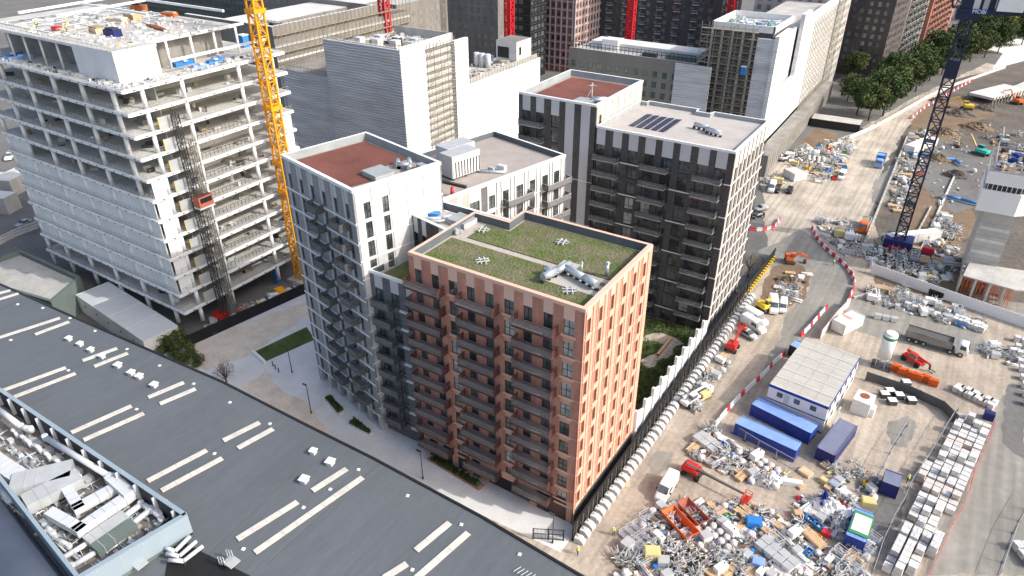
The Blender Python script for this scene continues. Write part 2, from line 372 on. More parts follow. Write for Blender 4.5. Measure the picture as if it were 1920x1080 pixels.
zone('soil_bank',[(1480,290),(1530,240),(1570,250),(1540,310),(1500,340)],.020,'soil_brown')
zone('brown_soil_patch',[(1690,290),(1720,210),(1800,180),(1870,215),(1800,240),(1760,300)],.024,'soil_brown')
zone('brown_works_ground',[(1700,440),(1720,330),(1800,340),(1840,430),(1790,470)],.024,'soil_brown')
zone('mud_strip',[(1760,500),(1840,540),(1800,575),(1640,530),(1640,505)],.024,'soil_brown')
# plaza and the paved street in front
zone('plaza_paving',[(-90,-25),(-90,3.5),(-84,32),(-50,34),(1,20),(1,-25)],.016,'paving',False)
zone('service_street',[(-60,-22),(-47,-8.1),(-40,-6.6),(-24,-6.2),(1.0,-5.3),(12,-7),(25,-30),(-10,-30)],.020,'dust_light',False)
zone('front_pavement',[(-34,-5.5),(-34,2),(0,1),(1.0,-.6),(-3.5,-1.1),(-17,-3.9)],.024,'paving',False)
zone('gravel_strip',[(350,650),(575,566),(590,580),(472,664),(385,695)],.024,'paving_sand')
zone('sandy_patch',[(452,724),(500,690),(520,724),(610,800),(620,812),(600,828)],.028,'paving_sand')
zone('lawn',[(476,660),(575,613),(590,637),(494,680)],.035,'grass',smooth=True)
m_=MB(); a_=G(474,661);b_=G(497,682); m_.bar((*a_,.3),(*b_,.3),.6,'panel_white'); tag(m_.build('planter_wall',loc=(*a_,0)),'low white wall at the left end of the lawn strip','low wall')
# courtyard garden between the towers
zone('garden_ground',[(-.3,21),(-.3,59),(-27,59),(-27,21)],.016,'grass',False)
zone('garden_path',[(1205,640),(1225,625),(1262,632),(1282,645),(1262,664),(1240,674),(1215,690),(1200,676),(1228,664),(1250,648),(1232,640)],.028,'dust_light')
zone('distant_road',[(1860,130),(1990,96),(1990,82),(1800,62),(1790,75),(1880,100)],.03,'paving')
# =============== orange brick tower ===============
FP=3.34
def orange():
    T=thing('apartment_tower','orange and red brick apartment tower with brown balconies and green roof','tower block',(0,0,0))
    f=Fr(-28,0,0); r=Fr(0,0,pi/2); top=38.; mb=MB()
    cols=[(.95,2.25),(3.95,5.25),(6.95,8.5),(10.0,11.35),(13.05,14.4),(16.1,17.65),(19.1,20.45),(22.1,23.5),(25.05,26.6)]
    rows=[(35.65-FP*k-2.3,35.65-FP*k) for k in range(10)]
    single=(2,5,8)
    grid_wall(mb,f,28,4.3,top-.01,cols,rows,lambda i:'brick_red',lambda c,k:'panel_peach' if k==0 else ('brick_orange'),.32)
    # light brick accent strips beside the piers
    for c in range(9):
        a,b=cols[c]
        if c in single:
            for k in range(0,10):
                z=33.35-FP*k; mb.ob(f,a-.35,b+.35,0,.05,z-.36,z-.02,'coping_peach')
    for k in range(1,10):
        z=33.0-FP*k+.25; mb.ob(f,26.62,27.95,0,.03,z,z+.1,'coping_peach')
    # ground floor: brick piers, shop windows, garage opening
    for a,b in ((0,1.1),(2.9,4.0),(5.8,6.9),(8.6,9.7),(11.3,12.7),(20.5,21.7),(26.8,28)): mb.ob(f,a,b,-.32,0,0,4.3,'brick_orange')
    mb.ob(f,12.7,20.5,-.32,.03,2.9,4.3,'brick_orange'); mb.ob(f,12.7,27,0.03,.10,3.9,4.15,'coping_peach')
    mb.ob(f,21.7,26.8,-.3,-.05,0,4.3,'balcony_brown')
    for a,b in ((1.1,2.9),(4.0,5.8),(6.9,8.6),(9.7,11.3)): mb.ob(f,a,b,-.32,-.02,3.9,4.3,'brick_orange')
    # right side
    rc=[(.55,1.75),(3.85,5.05),(7.25,8.45),(10.95,12.15),(14.3,15.5),(17.6,18.8)]
    rrows=[(36.0-FP*k-2.35,36.0-FP*k) for k in range(10)]
    grid_wall(mb,r,20.5,2.9,top-.01,rc,rrows,lambda i:'brick_orange',lambda c,k:'panel_peach' if k==0 else 'brick_orange',.32,.0,s0=.34)
    for c,(a,b) in enumerate(rc):
        mb.ob(r,a-.2,a-.04,.0,.10,2.9,37.7,'brick_orange'); mb.ob(r,b+.45,b+.62,.0,.07,2.9,37.7,'brick_red')
        mb.ob(r,a-.7,a-.5,.0,.05,2.9,37.7,'brick_red')
        for k in range(10):
            z=33.62-FP*k; mb.ob(r,a-.02,b+.2,.0,.10,z-.3,z-.02,'coping_peach')
    for k in range(1,11):
        z=33.45-FP*(k-1); mb.ob(r,0.1,20.5,.0,.035,z-.22,z-.04,'panel_peach')
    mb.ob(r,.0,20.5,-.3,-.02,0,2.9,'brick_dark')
    # coping band
    mb.ob(f,-.02,28.02,.0,.06,37.5,37.99,'coping_peach'); mb.ob(r,0,20.5,.0,.10,37.5,37.99,'coping_peach')
    mb.build('wall',T)
    core=MB(); core.poly(ccw([(-27.6,.36),(-.36,.36),(-.36,20.2),(-21.4,20.2),(-21.6,15.8),(-27.6,15.8)]),0,36.7,'interior','interior'); core.ob(Fr(-21.7,20.5,0),0,21.7,-.3,0,0,37.6,'brick_orange'); core.build('back_wall',T)
    # roof with planting, paths and parapets
    P=ccw([(-28,0),(0,0),(0,20.6),(-21.7,20.6),(-21.65,16.1),(-28,16.1)]); rm=MB()
    rm.sheet([(-27.7,.3),(-.3,.3),(-.3,20.3),(-21.4,20.3),(-21.4,15.8),(-27.7,15.8)],36.72,'gravel')
    parapet(rm,P,38.0,1.25,.55,'brick_orange','coping_peach','parapet_dk'); rm.build('roof',T)
    g=MB()
    for pts in ([(-27,1.1),(-1.1,1.1),(-1.1,8.7),(-26.9,8.7)],[(-25.0,10.0),(-1.1,10.0),(-1.1,19.6),(-20.7,19.6),(-20.7,15.1),(-25.0,15.1)]):
        g.poly(ccw(pts),36.73,36.86,'sedum')
    g.build('green_roof',T)
    pd=MB(); pd.ob(Fr(-9.5,5.2,0),0,8.2,-2.5,0.2,36.74,36.93,'roof_pale'); pd.ob(Fr(-9.3,5,0),0,2.6,-6.4,-2.5,36.74,36.93,'roof_pale'); pd.build('roof_slab',T)
    # windows
    wn=window('w',1.35,2.3,1); ws=window('w',1.55,2.3,1,trans=.45); wl=window('w',1.55,2.3,1,glass='glass_lit',trans=.5); wr=window('w',1.2,2.35,0,frame='balcony_brown',glass='glass_reflect_brown')
    for o in (wn,ws,wl,wr): pass
    for k,(z0,z1) in enumerate(rows):
        for c,(a,b) in enumerate(cols):
            p=wl if (c==8 and k in(0,1,2,3)) or (c in single and rnd.random()<.12) else (ws if c in single else wn)
            part(p,T,f,a,-.14,z0,sx=(b-a)/(1.55 if p is not wn else 1.35))
    for k,(z0,z1) in enumerate(rrows):
        for c,(a,b) in enumerate(rc): part(wr,T,r,a,-.16,z0)
    sh=window('w',1.75,3.85,1,trans=.7,glass='glass_green')
    for a,b in ((1.1,2.9),(4.0,5.8),(6.9,8.6),(9.7,11.3)): part(sh,T,f,a,-.15,.05,sx=(b-a)/1.75)
    gd=MB(); gd.ob(f,12.7,20.5,-1.8,-1.7,0,2.9,'frame_dark'); 
    for i in range(14): gd.ob(f,12.75,20.45,-1.7,-1.64,.15+i*.2,.27+i*.2,'steel_dark')
    gd.build('garage_door',T)
    dr=MB(); dr.ob(f,23,24.2,-.05,-.01,.02,2.2,'frame_dark'); dr.ob(f,24.0,24.08,-.01,.02,1.0,1.2,'metal_grey'); dr.build('door',T)
    bal=balcony(6.15,1.75,1.15,'balcony_brown','deck_grey','balcony_brown',True,.34)
    for k in range(11):
        zz=33.4-FP*k
        for g_,u in enumerate((.1,9.2,18.3)):
            if k==9 and g_==2: pass
            if k==10 or (k==9 and g_!=2 and False): continue
            part(bal,T,f,u,.02,zz)
orange()
# =============== white brick tower and its lower wing ===============
WA=-.2294; WTx,WTy=-37.7,.15
def wt(u,v): return (WTx+u*cos(WA)-v*sin(WA), WTy+u*sin(WA)+v*cos(WA))
def white():
    T=thing('apartment_tower','pale grey and white brick apartment tower with red gravel roof beside the yellow crane','tower block',(WTx,WTy,0))
    ol=wt(-20.35,0); f=Fr(*ol,WA); r=Fr(WTx,WTy,WA+pi/2); top=45.; mb=MB()
    cols=[(1.5,2.4),(4.95,5.85),(8.25,9.15),(11.6,12.5),(14.9,15.8),(18.05,18.95)]
    rows=[(42.3-3.3*k-2.35,42.3-3.3*k) for k in range(12)]
    grid_wall(mb,f,20.35,3.6,top-.01,cols,rows,lambda i:'brick_midgrey',lambda c,k:'panel_pale' if k==0 else 'brick_midgrey',.3)
    for k in range(12):
        z=39.6-3.3*k; mb.ob(f,0,20.35,0,.10,z-.2,z+.02,'coping_white')
    for c,(a,b) in enumerate(cols):   # slightly lighter fins
        mb.ob(f,a-.5,a-.12,0,.06,3.6,44.4,'panel_pale')
    for i in range(7): # colonnade
        u=.05+i*3.25; mb.ob(f,u,u+.85,-.9,0,0,3.6,'panel_pale')
    mb.ob(f,.5,19.9,-2.4,-2.3,0,3.6,'glass')
    rc=[(1.6,2.8),(4.85,6.0)]; rrows=[(42.5-3.15*k-2.6,42.5-3.15*k) for k in range(12)]
    grid_wall(mb,r,16.2,0,top-.01,rc,rrows,lambda i:'brick_white',lambda c,k:'panel_white' if k==0 else 'brick_white',.3,s0=.34)
    for k in range(12):
        z=39.75-3.15*k; mb.ob(r,0,16.2,0,.09,z-.2,z,'coping_white')
    for i,u in enumerate((3.1,6.3,9.4,12.5)): mb.ob(r,u-.06,u+.02,0,.05,0,44.5,'parapet_in')
    for u in (7.9,11.1,14.2): mb.ob(r,u,u+1.0,0,.03,42.4,44.5,'panel_white')
    mb.ob(f,-.02,20.4,0,.07,44.5,44.99,'coping_white'); mb.ob(r,0,16.2,0,.09,44.5,44.99,'coping_white')
    mb.build('wall',T)
    core=MB(); core.poly(ccw([wt(-20,.33),wt(-.33,.33),wt(-.33,16),wt(-20,16)]),3.62,43.7,'interior'); core.poly(ccw([wt(-18,2.4),wt(-.4,2.4),wt(-.4,15),wt(-18,15)]),0,3.62,'interior')
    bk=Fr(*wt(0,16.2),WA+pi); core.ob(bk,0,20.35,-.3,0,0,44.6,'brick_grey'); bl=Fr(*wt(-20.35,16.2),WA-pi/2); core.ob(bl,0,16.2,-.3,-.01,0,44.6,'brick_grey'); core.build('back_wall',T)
    rm=MB(); P=ccw([wt(-20.35,0),wt(0,0),wt(0,16.2),wt(-20.35,16.2)]); rm.sheet(ccw([wt(-20,.3),wt(-.3,.3),wt(-.3,15.9),wt(-20,15.9)]),43.72,'roof_grey')
    parapet(rm,P,45,1.25,.5,'brick_white','coping_white','parapet_in'); rm.build('roof',T)
    g=MB(); g.poly(ccw([wt(-19.3,1.1),wt(-3.9,1.1),wt(-3.2,7.5),wt(-7.2,10.5),wt(-7.2,15.0),wt(-19.3,15.0)]),43.73,43.82,'roof_red'); g.build('red_gravel_bed',T)
    w1=window('w',.9,2.35,0); w2=window('w',1.2,2.6,1,trans=.4)
    for (z0,z1) in rows:
        for a,b in cols: part(w1,T,f,a,-.14,z0)
    for (z0,z1) in rrows:
        for a,b in rc: part(w2,T,r,a,-.14,z0)
    b1=balcony(3.0,1.6,1.1,'balcony_grey','deck_slate','balcony_grey',True,.25)
    for k in range(11):
        part(b1,T,f,8.6,.02,38.95-3.3*k); part(b1,T,f,15.2,.02,38.2-3.3*k)
    return T
WT=white()
def wing():
    T=thing('apartment_block','white striped apartment block with two big air units on its grey roof','apartment block',(*wt(-1.3,16.2),0))
    o=wt(-1.3,16.3); r=Fr(*o,WA+pi/2); L=30.5; top=38.; mb=MB(); D=19.6
    cols=[(1.2,2.0),(4.0,4.9),(6.6,8.8),(10.95,12.4),(14.25,15.7),(17.6,19.3),(20.95,22.4),(24.25,25.8),(27.4,28.9)]
    rows=[(35.4-FP*k-2.5,35.4-FP*k) for k in range(11)]
    grid_wall(mb,r,L,0,top-.01,cols,rows,lambda i:'brick_beige' if i in(1,2) else 'brick_white',lambda c,k:'panel_white' if k==0 else 'brick_white',.3,s0=.34)
    for a,b in cols[3:]:
        for u in(a-.5,b+.3): mb.ob(r,u,u+.16,0,.05,0,37.6,'brick_grey')
    mb.ob(r,9.2,10.4,0,.04,0,37.4,'brick_grey')
    for k in range(11): z=32.7-FP*k; mb.ob(r,0,L,0,.08,z-.18,z,'coping_white')
    e=Fr(*wt(-1.3,46.8),WA+pi); mb.ob(e,0,D,-.3,0,0,top-.01,'brick_white')
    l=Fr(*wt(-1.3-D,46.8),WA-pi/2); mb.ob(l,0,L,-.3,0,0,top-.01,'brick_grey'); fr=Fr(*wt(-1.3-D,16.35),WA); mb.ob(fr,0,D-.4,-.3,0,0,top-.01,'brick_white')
    mb.ob(r,0,L,0,.08,37.55,37.99,'coping_white'); mb.build('wall',T)
    core=MB(); core.poly(ccw([wt(-1.3-D+.4,16.7),wt(-1.65,16.7),wt(-1.65,46.4),wt(-1.3-D+.4,46.4)]),0,36.9,'interior'); core.build('core',T)
    rm=MB(); P=ccw([wt(-1.3-D,16.25),wt(-1.3,16.25),wt(-1.3,46.8),wt(-1.3-D,46.8)]); rm.sheet(P,36.95,'roof_grey'); parapet(rm,P,38,1.05,.45,'','coping_white','parapet_dk'); rm.build('roof',T)
    w=window('w',1.45,2.5,1,trans=.35)
    for (z0,z1) in rows[:8]:
        for a,b in cols: part(w,T,r,a,-.14,z0,sx=(b-a)/1.45)
    b1=balcony(6.4,1.6,1.1,'balcony_grey','deck_slate','metal_grey',True,.22)
    for k in range(7): part(b1,T,r,24.3,.02,32.9-FP*k); part(b1,T,r,14.2,.02,32.9-FP*k)
    # air units
    for (u,v,lab) in ((-13.2,30.0,'tall pale air handling unit, rear of the two big boxes on the white block roof'),(-9.6,28.0,'tall pale air handling unit with ribbed grille, front of the two big boxes')):
        x,y=wt(u,v); A=thing('air_handling_unit',lab,'air unit',(x,y,36.95)); F=Fr(x,y,WA+pi/2); m=MB(); m.ob(F,-3.2,3.2,-1.7,1.7,.4+36.95,4.4+36.95,'metal_white','metal_grey'); 
        for s in(-2.8,0,2.8): m.ob(F,s-.15,s+.15,-1.6,1.6,36.95,37.35,'steel_dark')
        m.build('casing',A); q=MB()
        for i in range(9): q.ob(F,-3.0+i*.68,-2.65+i*.68,1.7,1.82,37.5,40.2,'white_paint'); q.ob(F,-2.65+i*.68,-2.34+i*.68,1.7,1.76,37.5,40.2,'steel_dark')
        q.build('grille',A)
    x,y=wt(-5.5,30.5); m=MB(); m.path([(x-2,y+1,37.2),(x+2,y+3,37.2)],.3,'galv'); m.bx(x+1,y+3.5,37,1.6,1,1.2,'metal_white'); m.bx(x-.6,y+2.6,37,1.2,.8,.8,'metal_grey'); tag(m.build('roof_plant',loc=(x,y,36.95)),'small silver fans and pipe stand behind the big air units','roof plant')
    x,y=wt(-3.0,20.6); m=MB(); m.cyl((x,y,36.95),(x,y,38.5),.42,'red_plastic',8,.25); m.cyl((x,y,38.5),(x,y,38.8),.2,'red_plastic',8,.05); tag(m.build('covered_post',loc=(x,y,36.95)),'bright red covered post at edge of the white block roof','post')
    m=MB(); a=wt(-13,22); b=wt(-4,24.5); m.bar((*a,37.15),(*b,37.15),.5,'steel_dark'); tag(m.build('cable_tray',loc=(*a,36.95)),'dark cable tray lying across the grey roof below the air units','cable tray')
wing()
zone('wet_patch',[(1215,870),(1235,845),(1262,850),(1250,880),(1228,892)],.03,'wet_concrete')
zone('wet_patch',[(1665,790),(1700,780),(1720,800),(1700,840),(1672,835)],.03,'wet_concrete')
zone('wet_patch',[(1600,900),(1650,890),(1700,930),(1690,980),(1640,1000)],.03,'tarmac')
zone('wet_patch',[(1890,720),(1930,740),(1920,860),(1880,830)],.03,'tarmac')
zone('wet_patch',[(1640,340),(1690,300),(1690,330),(1660,380),(1635,380)],.03,'wet_concrete')
zone('wet_patch',[(1700,300),(1760,260),(1880,300),(1860,380),(1790,400),(1740,360)],.032,'tarmac')
def link():
    T=thing('link_block','dark grey infill block with striped panels between the white and orange towers','apartment block',(-33,2,0))
    # low front part
    a=(-37.55,1.35); b=(-28.05,1.35); f=Fr(a[0],a[1],0); mb=MB()
    cols=[(1.0,2.6),(4.2,5.8),(7.3,8.9)]; rows=[(28.9-FP*k-2.4,28.9-FP*k) for k in range(8)]
    grid_wall(mb,f,9.5,0,31.6,cols,rows,lambda i:'brick_grey',lambda c,k:'panel_pale' if k==0 else 'brick_grey',.3)
    for k in range(9): z=26.4-FP*k+.0; mb.ob(f,5.9,7.3,0,.4,z-.2,z,'coping_white'); 
    mb.ob(f,0,9.5,0,.06,31.2,31.62,'coping_white')
    # high part behind
    F2=Fr(-36.1,10.0,atan2(-1.7,8.6)); c2=[(.9,1.9),(2.9,3.9),(4.9,5.9),(6.9,7.9)]
    grid_wall(mb,F2,8.3,0,37.95,c2,[(35.2-FP*k-2.2,35.2-FP*k) for k in range(3)],lambda i:'brick_dark',lambda c,k:'panel_pale' if k==0 and c!=2 else 'brick_dark',.3)
    mb.build('wall',T); c=MB(); c.poly([(-37.2,1.7),(-28.1,1.7),(-28.1,8),(-36,9.8)],0,30.4,'interior','gravel'); c.poly([(-35.8,10.4),(-28.05,8.9),(-28.05,15.9),(-34.9,15.9)],0,36.7,'brick_dark','roof_pale'); 
    c.sheet([(-37,1.8),(-28.05,1.8),(-28.05,7.9),(-36.4,9.6)],30.42,'gravel'); c.build('core',T)
    r=MB(); r.poly([(-36.3,3),(-28.8,3),(-28.8,7.2),(-35.6,8.6)],30.43,30.55,'sedum'); r.build('green_roof',T)
    r=MB(); parapet(r,ccw([(-37.5,1.36),(-28.05,1.36),(-28.05,8.3),(-36.2,10)]),31.65,1.1,.3,'','coping_white','parapet_dk'); r.build('parapet',T)
    r=MB(); P=ccw([(-36.1,10.0),(-27.8,8.35),(-21.9,8.35),(-21.62,15.95),(-34.9,16.2)])
    r.ob(Fr(-34.9,16.2,0),0,13.3,-.5,0,36.7,38.0,'parapet_dk','coping_white'); r.ob(Fr(-36.1,10.0,atan2(-1.7,8.6)),0,8.4,-.45,.04,37.9,38.03,'coping_white'); r.ob(Fr(-36.1,10.0,atan2(6.2,1.2)),0,6.3,-.4,0,36.7,38.02,'parapet_dk','coping_white'); r.build('coping',T)
    w=window('w',1.6,2.4,1,trans=.4,glass='glass')
    for z0,_ in rows:
        for c_,d in cols: part(w,T,f,c_,-.14,z0)
    b1=balcony(3.6,1.6,1.1,'balcony_grey','deck_slate','balcony_grey',True,.25)
    for k in range(8): part(b1,T,f,1.2,.02,26.5-FP*k)
    # roof plant of the link
    def pl(nm,lab,cat,fn,x,y):
        m=MB(); fn(m,x,y); tag(m.build(nm,loc=(x,y,36.75)),lab,cat)
    pl('roof_hatch','flat pale grey hatch box on the roof at the corner joining both towers','roof hatch',lambda m,x,y:(m.bx(x,y,36.75,3.6,3.0,.9,'metal_grey','parapet_in',-.1)),-28.6,13.6)
    pl('roof_duct','silver pipe duct lying near the blue tarp on the link roof','duct',lambda m,x,y:(m.path([(x-2,y-1.8,37.3),(x,y,37.3),(x+.9,y+2,37.3)],.32,'galv'),m.path([(x-1,y-2,37.2),(x+1,y,37.2)],.2,'galv')),-31.8,12.4)
    pl('tarpaulin','bright blue tarp bundle on the link roof corner','tarp',lambda m,x,y:m.bx(x,y,36.75,2.0,1.3,.5,'blue_bright',None,.3),-34.3,13.6)
    pl('roof_duct','short silver duct at the end of the gravel path on the green roof','duct',lambda m,x,y:(m.path([(x-1.2,y+.6,37.3),(x+.8,y-.6,37.3)],.35,'galv'),m.path([(x-.6,y+1,37.1),(x+1,y+.2,37.1)],.2,'galv')),-27.4,10.4)
link()
# plant standing on the roofs
def duct_thing(nm,lab,cat,z,paths,extra=()):
    x,y=paths[0][0][0][:2]; m=MB()
    for pts,r in paths: m.path(pts,r,'galv',10); [m.cyl(Vector(p)-Vector((0,0,.02)),Vector(p)+Vector((0,0,.02)),r*1.12,'galv',10) for p in pts[1:-1]]
    for pts,r in paths:
        for a,b in zip(pts,pts[1:]):
            n=max(1,int((Vector(b)-Vector(a)).length/1.0))
            for i in range(n+1): q=Vector(a).lerp(Vector(b),i/n); m.bx(q.x,q.y,z,.5,.35,max(.05,q.z-z-r),'steel_dark')
    for e in extra: m.bx(*e)
    return tag(m.build(nm,loc=(x,y,z)),lab,cat)
duct_thing('roof_duct','silver elbowed ventilation duct on legs over the green roof','duct',36.95,[([(-8.6,4.3,37.8),(-8.0,6.6,37.8),(-7.3,9.4,37.8)],.55),([(-7.3,8.2,37.8),(-4.0,7.2,37.8),(-1.7,6.4,37.8)],.5),([(-9.5,6.6,37.7),(-8.2,6.4,37.7)],.5)])
def mushroom(x,y,z,lab,r=.35,h=1.3):
    m=MB(); m.cyl((x,y,z),(x,y,z+h),r*.6,'galv',10); m.cyl((x,y,z+h),(x,y,z+h+.12),r,'galv',10); m.cyl((x,y,z+h+.12),(x,y,z+h+.35),r,'galv',10,r*.2); tag(m.build('roof_vent',loc=(x,y,z)),lab,'vent')
mushroom(-5.4,9.2,36.9,'thin silver vent pipe rising behind the elbow duct on green roof',.2,1.6); mushroom(-2.3,10.6,36.9,'grey capped vent stack near the far corner of the green roof',.4,1.9)
ma=Proto(None)
def anchor():
    t=thing('roof_anchor','small white frame anchor on the green roof','anchor frame'); 
    for a in (0,pi/2):
        m=MB(); F=Fr(0,0,a)
        for s in(-.35,.35): m.bar((*F.p(-.95,s,0)[:2],.22),(*F.p(.95,s,0)[:2],.22),.13,'metal_white')
        m.build('rail',t)
    for s in((-.8,-.3),(.8,.3),(.3,-.8),(-.3,.8)): m=MB(); m.bx(*s,0,.3,.3,.2,'gravel'); m.build('foot',t)
    return t
ma.root=anchor()
for x,y,l in ((905,432,'white cross shaped anchor frame by the link end of the green roof'),(905,490,'white cross shaped anchor frame left of the gravel path'),(1054,455,'white cross shaped anchor frame beyond the gravel path'),(1068,546,'white cross shaped anchor frame at the near corner of the green roof')):
    g=G(x,y,36.9); ma.put(g[0],g[1],36.87,rnd.random(),l,'anchor frames on the green roof')
# white tower roof plant
x0,y0=wt(-4.2,9.5)
def bxthing(nm,lab,cat,x,y,z,dims,m,top=None,a=0,group=None):
    b=MB(); b.bx(x,y,z,*dims,m,top,a); b.bx(x,y,z+dims[2],dims[0]+.15,dims[1]+.15,.06,top or m,None,a); return tag(b.build(nm,loc=(x,y,z)),lab,cat,group)
bxthing('roof_hatch','low grey box on the red gravel roof of the white tower','roof hatch',*wt(-4.6,7.6),43.75,(3.6,3.4,.8),'metal_grey','parapet_in',WA)
q=[wt(-6.4,12.6),wt(-4.8,11.6),wt(-3.4,12.6)]; q2=[wt(-5.6,14.2),wt(-3.6,12.9),wt(-2.2,11.7)]
duct_thing('roof_duct','twin silver ducts beside the grey box on the white tower roof','duct',43.75,[([(*p,44.5) for p in q],.36),([(*p,44.5) for p in q2],.36)])
bxthing('air_unit','small silver unit at the back corner of the white tower roof','air unit',*wt(-2.0,14.0),43.75,(1.6,1.0,.8),'galv',None,WA)
def dark():
    T=thing('apartment_tower','dark brick apartment tower with pale striped parapet and solar panels','tower block',(-.65,59.4,0))
    f=Fr(-28.8,59.4,0); r=Fr(-.65,59.4,pi/2); top=39.8; mb=MB(); 
    cols=[(.2,2.1),(3.8,5.7),(7.2,9.2),(10.7,12.8),(14.2,16.4),(17.8,19.9),(21.4,23.5),(24.8,26.9)]
    rows=[(36.1-FP*k-2.6,36.1-FP*k) for k in range(11)]
    grid_wall(mb,f,28.15,0,top-.01,cols,rows,lambda i:'brick_dark',lambda c,k:'panel_pale' if k==0 else 'brick_dark',.45)
    for k in range(11):
        z=33.3-FP*k
        for a,b in ((5.7,10.7),(16.4,21.4),(26.9,28.15)):
            if (k%2==(0 if a<10 or a>20 else 1)): mb.ob(f,a,b,0,.08,z-.2,z,'coping_white')
    rc=[(1.6+i*2.72,2.75+i*2.72) for i in range(8)]
    grid_wall(mb,r,21.8,0,top-.01,rc,rows,lambda i:'brick_beige',lambda c,k:'panel_white' if k==0 else 'brick_dark',.3,s0=.34)
    for a,b in rc: mb.ob(r,b+.25,b+.55,0,.05,0,39.2,'brick_dark')
    for k in range(11): z=33.3-FP*k; mb.ob(r,0,21.8,0,.09,z-.24,z,'coping_white')
    mb.ob(f,0,28.15,0,.07,39.35,39.79,'coping_white'); mb.ob(r,0,21.8,0,.1,39.35,39.79,'coping_white'); mb.build('wall',T)
    c=MB(); c.poly([(-28.7,59.9),(-1.0,59.9),(-1.0,81),(-28.7,81)],0,38.9,'interior'); c.build('core',T)
    rm=MB(); P=ccw([(-28.8,59.4),(-.65,59.4),(-.65,81.2),(-12.2,81.2),(-12.6,79.6),(-15.2,79.6),(-15.4,81.4),(-27,81.4),(-27.2,80.4),(-28.8,80.4)]); rm.sheet(P,38.95,'roof_pale'); parapet(rm,P,39.8,.85,.4,'','coping_white','parapet_in'); rm.build('roof',T)
    w=window('w',2.0,2.6,1,trans=.3); wi=window('w',2.0,2.6,1,trans=.3,glass='glass_lit'); w2=window('w',1.15,2.6,0)
    for k,(z0,_) in enumerate(rows):
        for i,(a,b) in enumerate(cols): part(wi if (i==2 and k in(3,4)) or rnd.random()<.04 else w,T,f,a,-.25,z0,sx=(b-a)/2.0)
        for a,b in rc: part(w2,T,r,a,-.16,z0)
    b1=balcony(5.5,1.5,1.1,'balcony_silver','deck_slate','frame_dark',True,.2)
    for k in range(10):
        for u in(.05,10.4,21.1): part(b1,T,f,u,.02,33.4-FP*k)
    # taller part to the left
    T2=thing('apartment_tower','taller dark brick tower with white vertical stripes and red gravel roof','tower block',(-29.5,60,0))
    f=Fr(-47.4,59.7,0); r=Fr(-29.2,59.7,pi/2); top=43.8; mb=MB(); cols=[(1.0,2.9),(4.3,6.2),(7.9,9.8)]
    rows=[(40.2-FP*k-2.6,40.2-FP*k) for k in range(12)]
    grid_wall(mb,f,18.2,0,top-.01,cols,rows,lambda i:'brick_dark',lambda c,k:'panel_pale' if k==0 else 'brick_dark',.45)
    for a,b in ((11.3,13.3),(14.9,16.9)): mb.ob(f,a,b,0,.06,0,43.3,'panel_pale')
    for k in range(3,12): z=37.4-FP*k; mb.ob(f,9.9,18.2,0.06,.1,z-.12,z,'coping_white') if k%3==0 else None
    mb.ob(r,.46,22.5,-.3,0,0,top-.01,'brick_beige'); 
    for i in range(7): mb.ob(r,1.2+i*3,1.26+i*3,0,.03,39,43.3,'brick_grey')
    mb.ob(r,1.6,2.5,0,.04,39.2,41.3,'frame_dark'); mb.ob(r,6.3,7.1,0,.05,40.2,42.,'white_paint')
    mb.ob(f,0,18.2,0,.07,43.35,43.79,'coping_white'); mb.ob(r,0,22.5,0,.1,43.35,43.79,'coping_white'); mb.build('wall',T2)
    c=MB(); c.poly([(-47.3,60.2),(-29.6,60.2),(-29.6,82),(-47.3,82)],0,42.4,'brick_dark'); c.build('core',T2)
    rm=MB(); P=ccw([(-47.4,59.7),(-29.2,59.7),(-29.2,82.2),(-47.4,82.2)]); rm.sheet(P,42.45,'roof_grey'); parapet(rm,P,43.8,1.3,.5,'','coping_white','parapet_in'); rm.build('roof',T2)
    g=MB(); g.poly([(-46,61),(-37,61),(-36.5,66),(-31,66),(-31,80.5),(-46,80.5)],42.46,42.56,'roof_red'); g.build('red_gravel_bed',T2)
    for z0,_ in rows:
        for a,b in cols: part(w,T2,f,a,-.25,z0)
    b2=balcony(5.6,1.5,1.1,'balcony_silver','deck_slate','frame_dark',True,.2)
    for k in range(9): part(b2,T2,f,.8,.02,37.5-FP*k)
    # solar panels
    A=G(1230,206,39.2)
    pr=Proto(None); t=thing('solar_panel','dark blue solar panel tilted on the dark tower roof','solar panel'); m=MB()
    m.add([(0,0,.15),(1.36,0,.3),(1.36,1.74,.3),(0,1.74,.15),(0,0,.1),(1.36,0,.25),(1.36,1.74,.25),(0,1.74,.1)],[(0,1,2,3),(7,6,5,4),(0,4,5,1),(1,5,6,2),(2,6,7,3),(3,7,4,0)],'solar'); m.build('cell_sheet',t)
    m=MB()
    for a in (.1,1.6): m.bar((0,a,.08),(1.38,a,.24),.05,'metal_grey'); m.bar((1.3,a,0),(1.3,a,.25),.05,'metal_grey')
    m.build('frame',t); pr.root=t
    for j in range(5):
        for i in range(5): pr.put(-24.3+i*1.62-j*.0,65.0+j*1.8,38.97,0,None,'solar panels on the dark tower roof')
    for o in list(COL.objects):
        if o.name.startswith('solar_panel'): o['label']='dark blue solar panel tilted in the block of rows on the dark tower roof'
    duct_thing('roof_duct','silver duct run with dark supports right of the solar panels','duct',38.97,[([(-12.6,70.6,39.8),(-9.4,70.2,39.8),(-9.2,68.8,39.8)],.45),([(-9.4,69.0,39.8),(-6.4,68.2,39.8)],.5)])
    tarp=G(1118,181,42.6); bxthing('roof_hatch','low grey green hatch on the red roof of the dark tower','roof hatch',-34,63.6,42.5,(3.6,3.4,.6),'green_grey','parapet_in')
